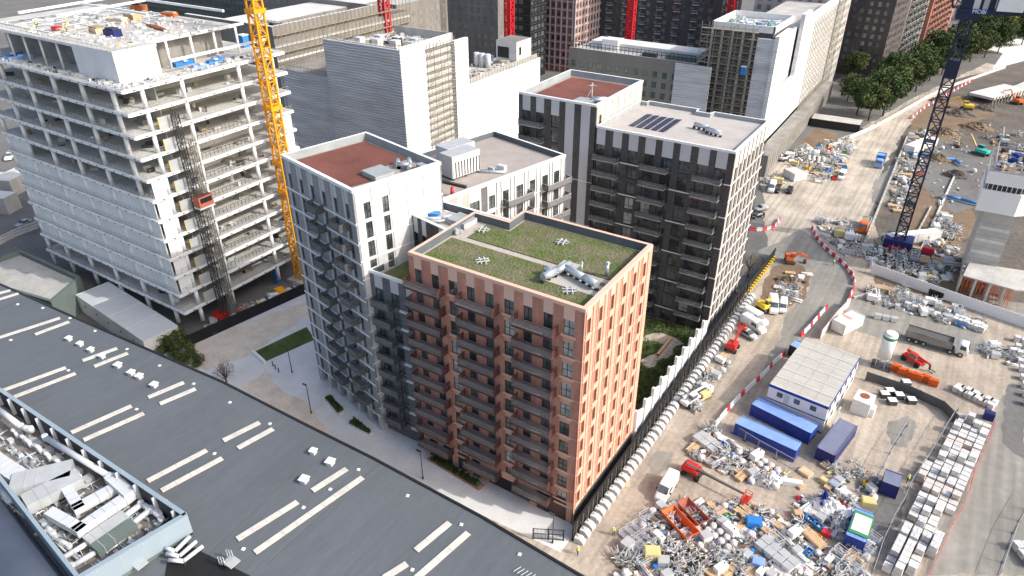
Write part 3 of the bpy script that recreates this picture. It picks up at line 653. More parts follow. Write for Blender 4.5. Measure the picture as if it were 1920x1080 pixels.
    m=MB(); m.bx(-31.8,61.6,42.5,2.4,1.6,.45,'blue_bright',None,.2); tag(m.build('tarpaulin',loc=(-31.8,61.6,42.5)),'blue tarp at the near corner of the dark tower red roof','tarp')
    duct_thing('roof_duct','pair of silver ducts beside the blue tarp on the dark tower','duct',42.5,[([(-33.2,65.6,43.1),(-30.6,67.2,43.1)],.35),([(-33.0,64.4,43.1),(-30.4,66.0,43.1)],.35)])
    m=MB(); m.bar((-34.5,68,42.5),(-34.5,68,45.6),.2,'metal_white'); m.bar((-35.6,68,44.9),(-33.4,68,45.1),.12,'metal_white'); m.bar((-34.5,67,45.3),(-34.5,69,44.8),.12,'metal_white'); m.bar((-35.3,67.3,42.5),(-34.5,68,44.5),.08,'metal_white'); tag(m.build('antenna_mast',loc=(-34.5,68,42.5)),'white antenna mast with arms on the dark tower red roof','antenna')
dark()
# =============== foreground shed roof with plant deck ===============
def shed():
    T=thing('shed_building','long low building with smooth slate grey roof and pale rooflight strips','building',(0,-20,0))
    Z=12.; ed=[G(x,y,Z) for x,y in ((-120,455),(0,533),(145,598),(420,718),(560,790),(700,860),(900,968),(1030,1045),(1130,1104))]
    # keep the eaves a clean, gently bent line
    pts=[(ed[0][0]-60,ed[0][1])]+ed+[(ed[-1][0]+3,-75),(-200,-75)]
    m=MB(); m.poly(ccw(pts),0,Z,'green_grey','shed_roof'); m.build('roof',T)
    g=MB()
    for a,b in zip(ed,ed[1:]): g.bar((*a,Z+.02),(*b,Z+.02),.35,'frame_dark')
    g.build('gutter',T)
    sk=[(-20,640,113,597),(66,628,130,604),(155,677,220,654),(177,688,240,663),(278,746,345,718),(300,758,367,730),(0,735,124,690),(27,745,142,701),(134,812,247,762),(157,826,270,776),
        (419,827,487,793),(446,841,512,805),(277,903,388,845),(303,921,417,860),(586,921,650,880),(445,1012,558,942),(478,1037,680,896),(780,1033,843,981),(720,1085,763,1058),(775,1090,878,1000),(-20,556,20,545),(-20,568,35,551)]
    for a,b,c,d in sk:
        p=Vector(G(a,b,Z));q=Vector(G(c,d,Z)); m=MB(); L=(q-p).length; an=atan2(q.y-p.y,q.x-p.x); F=Fr(p.x,p.y,an); m.ob(F,-.08,L+.08,-.53,.53,Z+.003,Z+.07,'rubber_grey'); m.ob(F,0,L,-.45,.45,Z+.07,Z+.15,'skylight_mat')
        for i in range(1,int(L/2)): m.ob(F,i*2-.03,i*2+.03,-.46,.46,Z+.15,Z+.165,'metal_grey')
        m.build('rooflight',T)
    for x,y,s in ((130,638,.9),(151,648,.9),(171,659,.9),(192,671,.9),(222,688,1),(247,702,1),(262,709,1),(290,725,1),(571,903,1.1),(588,850,.9),(620,870,1.1)):
        a=G(x,y,Z); m=MB(); m.bx(*a,Z,.85*s,.85*s,.55,'metal_white',None,.2); m.bx(*a,Z+.55,1.1*s,1.1*s,.14,'white_paint',None,.2); m.build('roof_ventilator',T)
    for x,y in ((80,578),(33,571),(131,597),(238,655),(178,621),(299,686),(363,720),(431,755),(128,695),(256,768),(506,795),(402,851),(672,881),(764,930),(865,984),(974,1040),(456,1030),(569,952),(773,1069),(619,918),(20,638)):
        a=G(x,y,Z); m=MB(); m.bx(*a,Z,.42,.42,.12,'white_paint',None,.3); m.bx(*a,Z+.12,.2,.2,.1,'white_paint'); m.build('roof_fixing',T)
    for i in range(14):
        t=i/14; m=MB(); a=G(985+t*95,1052+t*50,Z); m.bar((a[0],a[1]-1.0,Z+.02),(a[0]-.3,a[1]-2.2,Z+.3),.06,'metal_white'); m.build('snow_guard',T)
    for k in range(2):
        y0=0; m=MB(); a=G(380+k*60,900+k*30,Z)
        m.bar((*G(350+k*150,1080-k*20,Z),Z+.01),(*G(560+k*150,880-k*10,Z),Z+.01),.05,'rubber_grey'); m.build('roof_seam',T)
shed()
def plant_deck():
    ZT=15.6; n=G(348,965,ZT); l=(n[0]-62,n[1]+.2); DZ=13.1
    T=thing('rooftop_plant_deck','pale blue panelled plant deck full of white ducts on the slate grey roof','plant enclosure',(n[0],n[1],12.02))
    nx,ny=n; W=11.5
    def scr(x0,y0,x1,y1,name,inn,out,th=.5):
        m=MB(); F=Fr(x0,y0,atan2(y1-y0,x1-x0)); L=hypot(x1-x0,y1-y0); m.ob(F,0,L,-th,0,12.02,ZT,out,'lightblue_panel')
        k=int(L/2.6)
        for i in range(1,k): m.ob(F,i*L/k-.02,i*L/k+.02,0,.012,12.4,ZT-.03,'metal_grey')
        m.build(name,T); return F,L
    # outer walls: back (towards the street), right side
    F,L=scr(nx,ny-0.0,nx-4.6,ny-W,'screen_panel','','lightblue_panel') if False else (None,None)
    m=MB(); m.ob(Fr(nx-62,ny,0),0,62,-.1,.25,12.02,ZT-.05,'frame_dark','lightblue_panel'); m.ob(Fr(nx-62,ny,0),0,62,-.2,.35,ZT-.05,ZT+.12,'lightblue_panel')
    for i in range(16):
        u=62-2-i*4.0
        m.ob(Fr(nx-62,ny,0),u,u+.18,.25,.75,12.6,ZT,'metal_white')
        for j in range(8): m.ob(Fr(nx-62,ny,0),u-3.6,u-.05,.25,.33,12.9+j*.3,13.08+j*.3,'steel_dark')
    m.build('screen_wall',T)
    e=G(150,1082,ZT); an=atan2(ny-e[1],nx-e[0]); RF=Fr(e[0],e[1],an); RL=hypot(ny-e[1],nx-e[0])
    m=MB(); m.ob(RF,-14,RL+.1,-.35,.35,12.7,ZT+.12,'lightblue_panel')
    for i in range(12):
        if -14+i*2.6<RL: m.ob(RF,-14+i*2.6,-13.96+i*2.6,.35,.37,12.8,ZT,'metal_grey')
    m.ob(RF,-14,RL-.3,-.3,.2,12.02,12.7,'green_grey'); m.build('side_wall',T)
    m=MB(); q=G(0,895,ZT); q2=G(147,1082,ZT); m.bar((q[0]-12*(q2[0]-q[0])/10,q[1]-12*(q2[1]-q[1])/10,14.4),(*q2,14.4),.5,'lightblue_panel'); 
    m2=Fr(*q,atan2(q2[1]-q[1],q2[0]-q[0])); L2=hypot(q2[1]-q[1],q2[0]-q[0]); m.ob(m2,-25,L2,-.2,.25,12.02,ZT,'lightblue_panel'); m.build('front_wall',T)
    m=MB(); q_=G(0,895,ZT); q3=G(147,1082,ZT); d_=(Vector(q_)-Vector(q3)).normalized(); q4=Vector(q3)+d_*70; q5=Vector(q3); m.sheet(ccw([(nx-62,ny-.3),(nx-.4,ny-.3),(e[0]+.3,e[1]),(q5.x,q5.y),(q4.x,q4.y)]),12.12,'deck_dark'); m.build('deck_floor',T)
    def P3(x,y,z): a=G(x,y,z); return (a[0],a[1],z)
    def duct(name,pts,w,h,z,mm='metal_white'):
        m=MB()
        pp=[Vector(P3(x,y,z+h/2)) for x,y in pts]
        for a,b in zip(pp,pp[1:]):
            d=(b-a).normalized(); F=Fr(a.x,a.y,atan2(d.y,d.x)); Ln=(b-a).length; m.ob(F,-w/2,Ln+w/2,-w/2,w/2,z,z+h,mm)
            for i in range(int(Ln/1.3)): m.ob(F,i*1.3,i*1.3+.08,-w/2-.05,w/2+.05,z-.01,z+h+.05,'metal_grey')
            m.ob(F,Ln/2-.1,Ln/2+.1,-w/2,w/2,12.12,z,'steel_dark')
        m.build(name,T)
    def pipe(name,pts,r,z,mm='metal_white'):
        m=MB(); pp=[P3(x,y,z) for x,y in pts]; m.path(pp,r,mm,10)
        for p in pp: m.cyl((p[0],p[1],z-r*1.05),(p[0],p[1],z+r*1.05),r*1.02,mm,10)
        for p in pp: m.bar((p[0],p[1],12.12),(p[0],p[1],z),.12,'steel_dark')
        m.build(name,T)
    pipe('pipe',[(-10,762),(40,800),(58,805)],.42,14.4); pipe('pipe',[(85,820),(205,893)],.42,14.4)
    duct('duct',[(212,900),(240,925)],1.5,1.2,13.6); duct('duct',[(222,912),(148,952),(128,920)],1.3,1.0,13.4)
    duct('duct',[(250,925),(150,993),(100,965)],1.3,1.1,13.4)
    duct('air_handler',[(50,905),(110,890)],3.4,1.5,13.0,'metal_grey'); duct('air_handler',[(70,935),(130,905)],2.8,1.5,13.0,'metal_grey')
    duct('air_handler',[(-30,850),(50,905)],2.2,1.2,13.,'metal_white')
    duct('air_handler',[(175,1010),(225,975)],1.6,1.1,12.6,'metal_grey'); duct('air_handler',[(190,1025),(240,990)],1.6,1.1,12.6,'green_grey')
    pipe('pipe',[(225,975),(265,945),(285,955),(300,968)],.4,13.2); pipe('pipe',[(245,985),(280,957),(298,963),(303,975)],.38,13.1)
    pipe('pipe',[(175,1012),(115,1048)],.36,12.9); pipe('pipe',[(188,1030),(135,1062)],.36,12.9); pipe('pipe',[(235,1000),(215,1012)],.5,12.8)
    pipe('pipe',[(0,915),(18,940)],.45,13.); pipe('pipe',[(105,1010),(130,1025)],.35,12.7); pipe('pipe',[(85,985),(100,1000)],.35,12.7)
    for i,(x,y) in enumerate(((28,808),(45,820),(53,826),(73,838),(90,852),(110,865),(126,876),(148,890),(202,925))):
        a=G(x,y,13.6); m=MB(); m.cyl((*a,12.12),(*a,13.5),.28,'metal_white',10); m.cyl((*a,13.5),(a[0]-.5,a[1]-.2,13.8),.28,'metal_white',10); m.bx(a[0]+.6,a[1]+.6,12.12,1.3,1.2,.8,'metal_grey'); m.build('exhaust_cowl',T)
    for i in range(14):
        a=G(20+i*17+(i%3)*5,955+((i*37)%70),12.6); m=MB(); m.bx(*a,12.13,rnd.uniform(.5,1.4),rnd.uniform(.5,1.2),rnd.uniform(.3,.8),rnd.choice(['metal_grey','metal_white','galv','rubber_grey']),None,.4); m.build('plant_box',T)
    for k in range(3):
        m=MB(); 
        for i in range(9): 
            a=G(-5+k*45+i*9,930+k*32+i*7,13.); m.bar((*a,12.13),(*a,13.2),.06,'metal_white')
        a=G(-5+k*45,930+k*32,13.);b=G(67+k*45,986+k*32,13.); m.bar((*a,13.2),(*b,13.2),.06,'metal_white'); m.bar((*a,12.7),(*b,12.7),.05,'metal_white'); m.build('handrail',T)
    rg=random.Random(4); P_=[G(*q,12.2) for q in ((-20,800),(60,850),(330,985),(170,1075),(-20,930))]; m=MB(); xs=[a[0] for a in P_]; ys=[a[1] for a in P_]
    def inp(x,y):
        r=False;j=len(P_)-1
        for i in range(len(P_)):
            if (P_[i][1]>y)!=(P_[j][1]>y) and x<(P_[j][0]-P_[i][0])*(y-P_[i][1])/(P_[j][1]-P_[i][1])+P_[i][0]: r=not r
            j=i
        return r
    n=0
    while n<330:
        x=rg.uniform(min(xs),max(xs)); y=rg.uniform(min(ys),max(ys))
        if not inp(x,y): continue
        n+=1; t_=rg.random()
        if t_<.35: a_=rg.choice([0,pi/2])+.02; l=rg.uniform(.8,3); m.cyl((x,y,12.4+rg.uniform(0,.5)),(x+l*cos(a_),y+l*sin(a_),12.4+rg.uniform(0,.5)),rg.uniform(.05,.14),rg.choice(['metal_white','galv','metal_grey']),8)
        elif t_<.55: m.bar((x,y,12.13),(x,y,12.13+rg.uniform(.4,1.3)),.07,'metal_white')
        else: m.bx(x,y,12.13,rg.uniform(.2,1.1),rg.uniform(.2,.7),rg.uniform(.1,.7),rg.choice(['metal_white','galv','metal_grey','steel_dark','concrete','rubber_grey']))
    o=m.build('small_plant',T); o['kind']='stuff'
    # barrel roof beyond the plant deck
    m=MB(); d2=(Vector(G(147,1082,ZT))-Vector(G(0,895,ZT))).normalized(); o_=Vector(G(60,1050,12.)); nn=Vector((-d2.y,d2.x)); 
    if nn.y>0: nn=-nn
    prof=[(3.6*(1-cos(pi*i/14))-0.0,2.6*sin(pi*i/14)) for i in range(15)]
    m.loft([[tuple((*(o_+d2*t+nn*(u-1.5)),12.03+h)) for u,h in prof] for t in (-45,-30,-15,0,14)],'barrel_blue',True); m.build('barrel_roof',T)
    # pipes leaving the right side, access steps
    for k in range(3):
        m=MB(); a=P3(362-6+k*12,1010-4+k*9,12.9);b=P3(328+k*8,1034+k*9,12.9);c=P3(308+k*4,1026+k*12,12.9); m.path([a,b,c],.26,'metal_white',10); m.bar(b,(b[0],b[1],12.02),.1,'steel_dark'); m.build('pipe',T)
    for x,y,nm in ((250,1055,'access_steps'),(420,1052,'access_steps')):
        a=G(x,y,12.); m=MB()
        for i in range(4): m.bx(a[0]+i*.35,a[1],12.03+i*.3,.35,1.2,.1,'metal_grey')
        for dy in(-.6,.6):
            for i in range(3): m.bar((a[0]+i*.6,a[1]+dy,12.03+i*.3),(a[0]+i*.6,a[1]+dy,13.5+i*.3),.07,'metal_white')
            m.bar((a[0],a[1]+dy,13.5),(a[0]+1.2,a[1]+dy,14.1),.07,'metal_white'); m.bar((a[0],a[1]+dy,13.0),(a[0]+1.2,a[1]+dy,13.6),.06,'metal_white')
        m.bx(a[0]+1.9,a[1],13.0,1.2,1.4,.12,'metal_grey'); m.build(nm,T)
    m=MB(); a=G(420,1100,12.04); b=G(345,1018,12.04); c=G(470,1080,12.04); m.sheet(ccw([b,c,G(520,1130,12.04),G(300,1130,12.04),G(318,1030,12.04)]),12.06,'black_board'); m.build('lower_deck',T)
plant_deck()
# =============== concrete frame building under construction ===============
def frame():
    X,Y=-91.5,1.0; U,L,s,z0=52.5,35.4,4.135,5.7
    T=thing('concrete_frame_building','large open concrete frame building, white columns and sheeted lower floors','building site',(X,Y,0))
    f=Fr(X-U,Y,0); r=Fr(X,Y,pi/2)
    for k in range(12):
        z=z0+k*s; m=MB(); o=0.35
        m.poly([(X-U-o,Y-o),(X+o,Y-o),(X+o,Y+L+o),(X-U-o,Y+L+o)],z-.32,z,'steel_white','slab_top')
        m.ob(f,-o,U+o,o,o+.18,z-.62,z-.15,'steel_white'); m.ob(r,-o,L+o,o,o+.18,z-.62,z-.15,'steel_white')
        for i in range(18): m.ob(f,1.5+i*2.9,1.95+i*2.9,o+.18,o+.2,z-.5,z-.3,'frame_dark')
        for i in range(11): m.ob(r,1.5+i*3.1,1.95+i*3.1,o+.18,o+.2,z-.5,z-.3,'frame_dark')
        m.build('floor_slab',T)
    cu=[U-3.85-9.9*i for i in range(5)]+[.6]; cr=[3.4,11.4,24.2,32.7]
    m0=MB(); m0.cyl((0,0,0),(0,0,s-.32),.42,'steel_white',10); base=m0.build('column')
    def col(x,y,z):
        p=base if 'column' not in USED else base.copy(); 
        if 'column' in USED: COL.objects.link(p)
        USED.add('column'); p.parent=T; p.location=(x-X,y-Y,z)
    for k in range(-1,11):
        z=z0+k*s if k>=0 else z0-s
        for u in cu: col(X-U+u,Y+.15,z)
        for v in cr: col(X-.15,Y+v,z)
        if k>=5: 
            for v in (10,20,30):
                if k>5: continue
                for u in cu[::2]: col(X-U+u,Y+v,z)
    m=MB(); m.ob(Fr(X-U+8,Y+12,0),0,14,-12,0,0,z0+11*s+5,'concrete'); m.ob(Fr(X-20,Y+14,0),0,10,-10,0,0,z0+11*s,'concrete_lt'); m.build('core_wall',T)
    # inner columns and dark partitions
    m=MB()
    for k in range(0,11):
        z=z0+k*s
        m.ob(Fr(X-U+3,Y+7.5,0),0,U-6,-.2,0,z,z+s-.32,'concrete'); m.ob(Fr(X-9,Y+10,pi/2),0,L-12,-.2,0,z,z+s-.32,'concrete')
    m.build('inner_wall',T)
    # white sheet panels on the lower floors
    edges=[0]+sorted([u for u in cu])+[U]
    for k in range(1,7):
        z=z0+(k-1)*s; hi=7 if k<6 else 4
        for i in range(len(edges)-1):
            a,b=edges[i]+.38,edges[i+1]-.38
            if k==6 and i>1: continue
            if b-a<1.5 and i!=len(edges)-2: continue
            if i==0 and b-a<1: continue
            if k==6 or True:
                if z<z0+s and False: continue
                m=MB(); m.ob(f,a,b,-.12,.02,z+s+.02,z+2*s-.64,'mesh_panel'); 
                for j in range(1,int((b-a)/1.2)): m.ob(f,a+j*1.2-.03,a+j*1.2+.03,.02,.06,z+s+.02,z+2*s-.64,'steel_white')
                m.build('wall_panel',T)
        if k<6 or k==6:
            m=MB(); m.ob(r,.4,3.0,-.12,.02,z+s+.02,z+2*s-.64,'panel_white'); m.build('wall_panel',T)
    for k in range(1,9):   # right side solid bays further along
        z=z0+(k-1)*s; m=MB(); m.ob(r,33.1,35.1,-.12,.02,z,z+s-.64,'mesh_panel'); m.ob(r,12.5,32,-6.2,-6.,z+.02,z+s-.34,'concrete_lt' if k>1 else 'concrete_dk'); m.build('wall_panel',T)
        g=MB()
        for i in range(12): g.bar((X-.6,Y+12.3+i*.95,z+s+.0),(X-.6,Y+12.3+i*.95,z+s+1.1),.07,'steel_dark')
        g.bar((X-.6,Y+12.3,z+s+1.1),(X-.6,Y+23,z+s+1.1),.07,'steel_dark'); g.bar((X-.6,Y+12.3,z+s+.6),(X-.6,Y+23,z+s+.6),.06,'steel_dark'); g.build('guard_rail',T)
    # slab edge guard rails
    for k in range(12):
        z=z0+k*s; g=MB()
        for F,Ln in((f,U),(r,L)):
            n=int(Ln/1.5)
            for i in range(n+1): p=F.p(i*Ln/n,.25,z); g.bar(p,(p[0],p[1],z+1.0),.045,'metal_grey')
            for hh in(.5,1.0): g.bar(F.p(0,.25,z+hh),F.p(Ln,.25,z+hh),.04,'metal_grey')
        g.build('edge_rail',T)
    # penthouse storeys
    zt=z0+11*s; px,py=X-3.6,Y+1.9; PH=5.6; m=MB()
    m.poly([(px-U+2,py),(px,py),(px,py+8.5),(px-2.5,py+8.5),(px-2.5,py+28),(px-U+2,py+28)],zt+PH-.5,zt+PH,'steel_white','slab_top'); m.poly([(px-U+6,py+4),(px-5,py+4),(px-5,py+26),(px-U+6,py+26)],zt,zt+PH-.5,'concrete_dk'); m.build('roof_storey',T)
    m=MB(); m.ob(Fr(px-13,py,0),0,13,-.2,0,zt+.02,zt+PH-.5,'mesh_panel'); m.ob(Fr(px,py,pi/2),.2,8.3,-.2,0,zt+.02,zt+PH-.5,'white_paint'); m.build('sheeted_corner',T)
    for i in range(6):
        m=MB(); m.cyl((px-19-i*6,py+.4,zt),(px-19-i*6,py+.4,zt+PH-.5),.22,'steel_white',8); m.build('column',T)
    for i in range(4):
        m=MB(); m.cyl((px-2.6,py+12+i*5.3,zt),(px-2.6,py+12+i*5.3,zt+PH),.25,'steel_white',8); m.bar((px-2.6,py+12+i*5.3,zt+PH-.2),(px-10,py+12+i*5.3,zt+PH-.2),.35,'steel_white'); m.build('column',T)
    for nm,a,b in (('roof_beam',(px-2.6,py+8,zt+PH-.1),(px-2.6,py+30,zt+PH-.1)),('roof_beam',(px+2.4,py+9,zt+2.7),(px+2.4,py+31,zt+2.7)),('roof_beam',(px-40,py+27,zt+PH+2.6),(px-4,py+27,zt+PH+2.6)),('roof_beam',(px-40,py+18,zt+PH+2.2),(px-16,py+18,zt+PH+2.2)),('roof_beam',(px-40,py+27,zt+PH+2.6),(px-40,py+5,zt+PH+2.2)),('roof_beam',(px-30,py+27,zt+PH+2.6),(px-30,py+8,zt+PH+2.2))):
        m=MB(); m.bar(a,b,.45,'steel_white'); m.build(nm,T)
    for i in range(7):
        m=MB(); yy=py+3+i*4; m.bar((px-44,yy,zt+PH+.12),(px-24,yy,zt+PH+.12),.24,'steel_white'); m.build('roof_beam',T)
    for i in range(5):
        m=MB(); xx=px-44+i*5; m.bar((xx,py+3,zt+PH+.3),(xx,py+27,zt+PH+.3),.22,'metal_grey'); m.build('roof_beam',T)
    g=MB(); 
    for i in range(34): g.bar((px-U+2+i*1.48,py+.1,zt+PH),(px-U+2+i*1.48,py+.1,zt+PH+1.1),.06,'metal_grey'); 
    g.bar((px-U+2,py+.1,zt+PH+1.1),(px,py+.1,zt+PH+1.1),.06,'metal_grey'); g.bar((px-U+2,py+.1,zt+PH+.55),(px,py+.1,zt+PH+.55),.05,'metal_grey')
    for i in range(6): g.bar((px-.1,py+i*1.6,zt+PH),(px-.1,py+i*1.6,zt+PH+1.1),.06,'metal_grey')
    g.bar((px-.1,py,zt+PH+1.1),(px-.1,py+8.5,zt+PH+1.1),.06,'metal_grey'); g.build('edge_rail',T)
    return zt,PH,px,py
zt,PH,px_,py_=frame()
def rf(nm,lab,cat,px,py,z,fn,group=None):
    x,y=G(px,py,z); m=MB(); fn(m,x,y,z); return tag(m.build(nm,loc=(x,y,z)),lab,cat,group)
ZR=zt+PH
rf('timber_stack','stack of pale plywood sheets on top of the frame building','timber stack',222,42,ZR,lambda m,x,y,z:(m.bx(x,y,z,5,1.8,.8,'ply',None,.1),m.bx(x+1,y+.1,z+.8,2.4,1.6,.3,'white_dirty',None,.12)))
rf('timber_stack','low plywood pallet near the roof corner of the frame building','timber stack',185,60,ZR,lambda m,x,y,z:(m.bx(x,y,z,4,2.2,.9,'ply',None,-.2),m.bx(x,y,z+.9,3.2,1.9,.2,'board',None,-.1)))
rf('equipment_box','dark blue covered machine on the roof of the frame building','machine',213,68,ZR,lambda m,x,y,z:(m.bx(x,y,z,3,1.8,1.3,'navy',None,.1),m.bx(x,y,z+1.3,2.2,1.4,.3,'steel_dark',None,.1)))
rf('materials_crate','orange crate on the far side of the frame building roof','crate',318,30,ZR,lambda m,x,y,z:(m.bx(x,y,z,4,1.3,.7,'orange_paint',None,.1),m.bx(x+.3,y,z+.7,3,1.0,.2,'ply',None,.1)))
rf('timber_stack','light brown sheets of ply stacked by the orange crate','timber stack',250,38,ZR,lambda m,x,y,z:(m.bx(x,y,z,3,2,1.3,'timber',None,.1),m.bx(x,y,z+1.3,2,2,.3,'white_dirty',None,.2)))
rf('rubble_sack','red and white sacks beside workers on the frame building roof','sacks',108,58,ZR,lambda m,x,y,z:(m.bx(x,y,z,1.6,1.2,.9,'red_plastic',None,.3),m.bx(x+1.4,y,z,1.4,1.2,.6,'ply',None,.1)))
rf('concrete_pump','rusty orange pump machine standing far back on the frame building roof','machine',262,20,ZR,lambda m,x,y,z:(m.bx(x,y,z,3,2,1.2,'rust',None,.5),m.cyl((x,y,z+1.2),(x+1,y,z+3.2),.3,'rust',8),m.bx(x-1,y,z+1.2,1.2,1,.9,'steel_dark')))
rf('portable_toilet','blue portable toilet on the upper deck of the frame building by the crane','toilet',459,88,zt,lambda m,x,y,z:(m.bx(x,y,z,1.5,1.5,2.4,'blue_bright'),m.bx(x,y,z+2.4,1.7,1.7,.2,'white_paint')))
rf('steel_bundle','red steel bundle lying on roof opening of the frame building','steel bundle',285,52,ZR,lambda m,x,y,z:[m.bx(x+i*.5,y,z+.01*i,.25,6,.4,'rust',None,1.3) for i in range(7)])
for i,(a,b) in enumerate(((335,70),(345,122),(375,128),(402,119),(410,112),(25,108),(40,112))):
    rf('materials_bundle',['blue wrapped bundle beside the sheeted corner','blue crate on the terrace edge right of the white sheeted corner','long blue bundle in the middle of the terrace edge','blue bundle at the terrace edge nearest the crane','small blue roll near the crane on the terrace','blue netting bundle at the left terrace edge','blue netting roll beside the left terrace bundle'][i]+' of the frame building','bundle',a,b,zt,lambda m,x,y,z:(m.bx(x,y,z,rnd.uniform(2,5),1.,.8,'blue_bright' if i%2 else 'blue_light',None,rnd.uniform(1.2,1.8)),m.bx(x+.4,y,z+.8,1,.8,.25,'metal_white')),'bundles on the terrace of the frame building')
m=MB()
rg=random.Random(5)
for i in range(300):
    x=px_-rg.uniform(1,44); y=py_+rg.uniform(1,26); 
    m.bx(x,y,ZR,rg.uniform(.2,1.8),rg.uniform(.15,.7),rg.uniform(.05,.5),rg.choice(['white_dirty','metal_grey','metal_grey','concrete_lt','concrete','ply','metal_white','white_paint']),None,rg.uniform(0,3))
for i in range(300):
    if i%2: x=-91.8-rg.uniform(0,2.8); y=1.3+rg.uniform(0,33)
    else: x=-92-rg.uniform(0,50); y=1.2+rg.uniform(0,1.6)
    m.bx(x,y,zt,rg.uniform(.2,1.5),rg.uniform(.15,.6),rg.uniform(.05,.5),rg.choice(['white_dirty','metal_grey','steel_dark','metal_white','concrete_lt']),None,rg.uniform(0,3))
stuff(m,'site_litter','loose boards, tools and offcuts strewn over the frame building top','site litter',(px_-20,py_+13,ZR))
m=MB()
for k in range(11):
    for i in range(26):
        if i%2: x=-92.5-rg.uniform(0,6); y=2+rg.uniform(0,30)
        else: x=-94-rg.uniform(0,45); y=1.8+rg.uniform(0,6)
        m.bx(x,y,5.7+k*4.135,rg.uniform(.3,1.8),rg.uniform(.2,.9),rg.uniform(.1,1.0),rg.choice(['concrete_dk','metal_grey','steel_dark','board','white_dirty','red_paint' if k in(3,4) and i%3==0 else 'concrete']),None,rg.uniform(0,3))
stuff(m,'stored_materials','mixed building materials lying about on the open floors','stored materials',(-100,10,5.7))
# hoist on the right side
T=thing('construction_hoist','dark lattice goods hoist mast with red cage on the frame building side','hoist',(-89.6,8.5,0))
m=MB(); lattice(m,(-89.8,8.3,0),(-89.8,8.3,46),1.0,1.5,'steel_dark',.1); lattice(m,(-89.8,10.5,0),(-89.8,10.5,40),.9,1.5,'scaffold',.1)
m.build('mast',T)
m=MB(); m.bx(-88.8,9.3,27,1.8,3.2,2.2,'red_brick_far','balcony_brown'); m.ob(Fr(-87.9,7.8,pi/2),.2,2.8,0.01,.04,27.9,28.9,'frame_dark'); m.bx(-88.8,9.3,26.7,2.0,3.4,.3,'metal_white'); m.build('cage',T)
for k in range(10):
    m=MB(); z=5.7+k*4.135; m.bx(-91.1,7.0,z,.2,2.6,2.2,'metal_grey'); m.bar((-91,5.6,z),(-91,5.6,z+2.3),.12,'yellow_paint'); m.bar((-91.2,8.5,z+3),(-89.9,8.4,z+3),.15,'steel_dark'); m.build('landing_gate',T)
m=MB(); m.bx(0,0,0,2.4,1.6,2.2,'red_plastic'); m.bx(0,0,2.2,2.5,1.7,.1,'red_paint'); 
# yellow crane
T=thing('tower_crane','yellow lattice tower crane mast standing beside the frame building','crane',(-88.9,29.5,0))
m=MB(); cx,cy=-88.9,29.6
lattice(m,(cx,cy,0),(cx,cy,78),2.1,2.2,'crane_yellow',.24); m.build('mast',T)
for z in(22.5,29.,41,60): 
    m=MB(); m.bx(cx,cy,z,2.9,2.9,.8,'crane_yellow'); m.build('collar',T)
m=MB(); m.bx(cx,cy,0,5,5,.8,'concrete'); m.build('base',T)
m=MB()
for i in range(60): z=1+i*1.25; m.bar((cx-.5,cy-.3,z),(cx+.4,cy+.3,z+.6),.16,'metal_white'); m.bx(cx,cy,z+.6,.9,.8,.06,'metal_grey')
m.build('ladder',T)
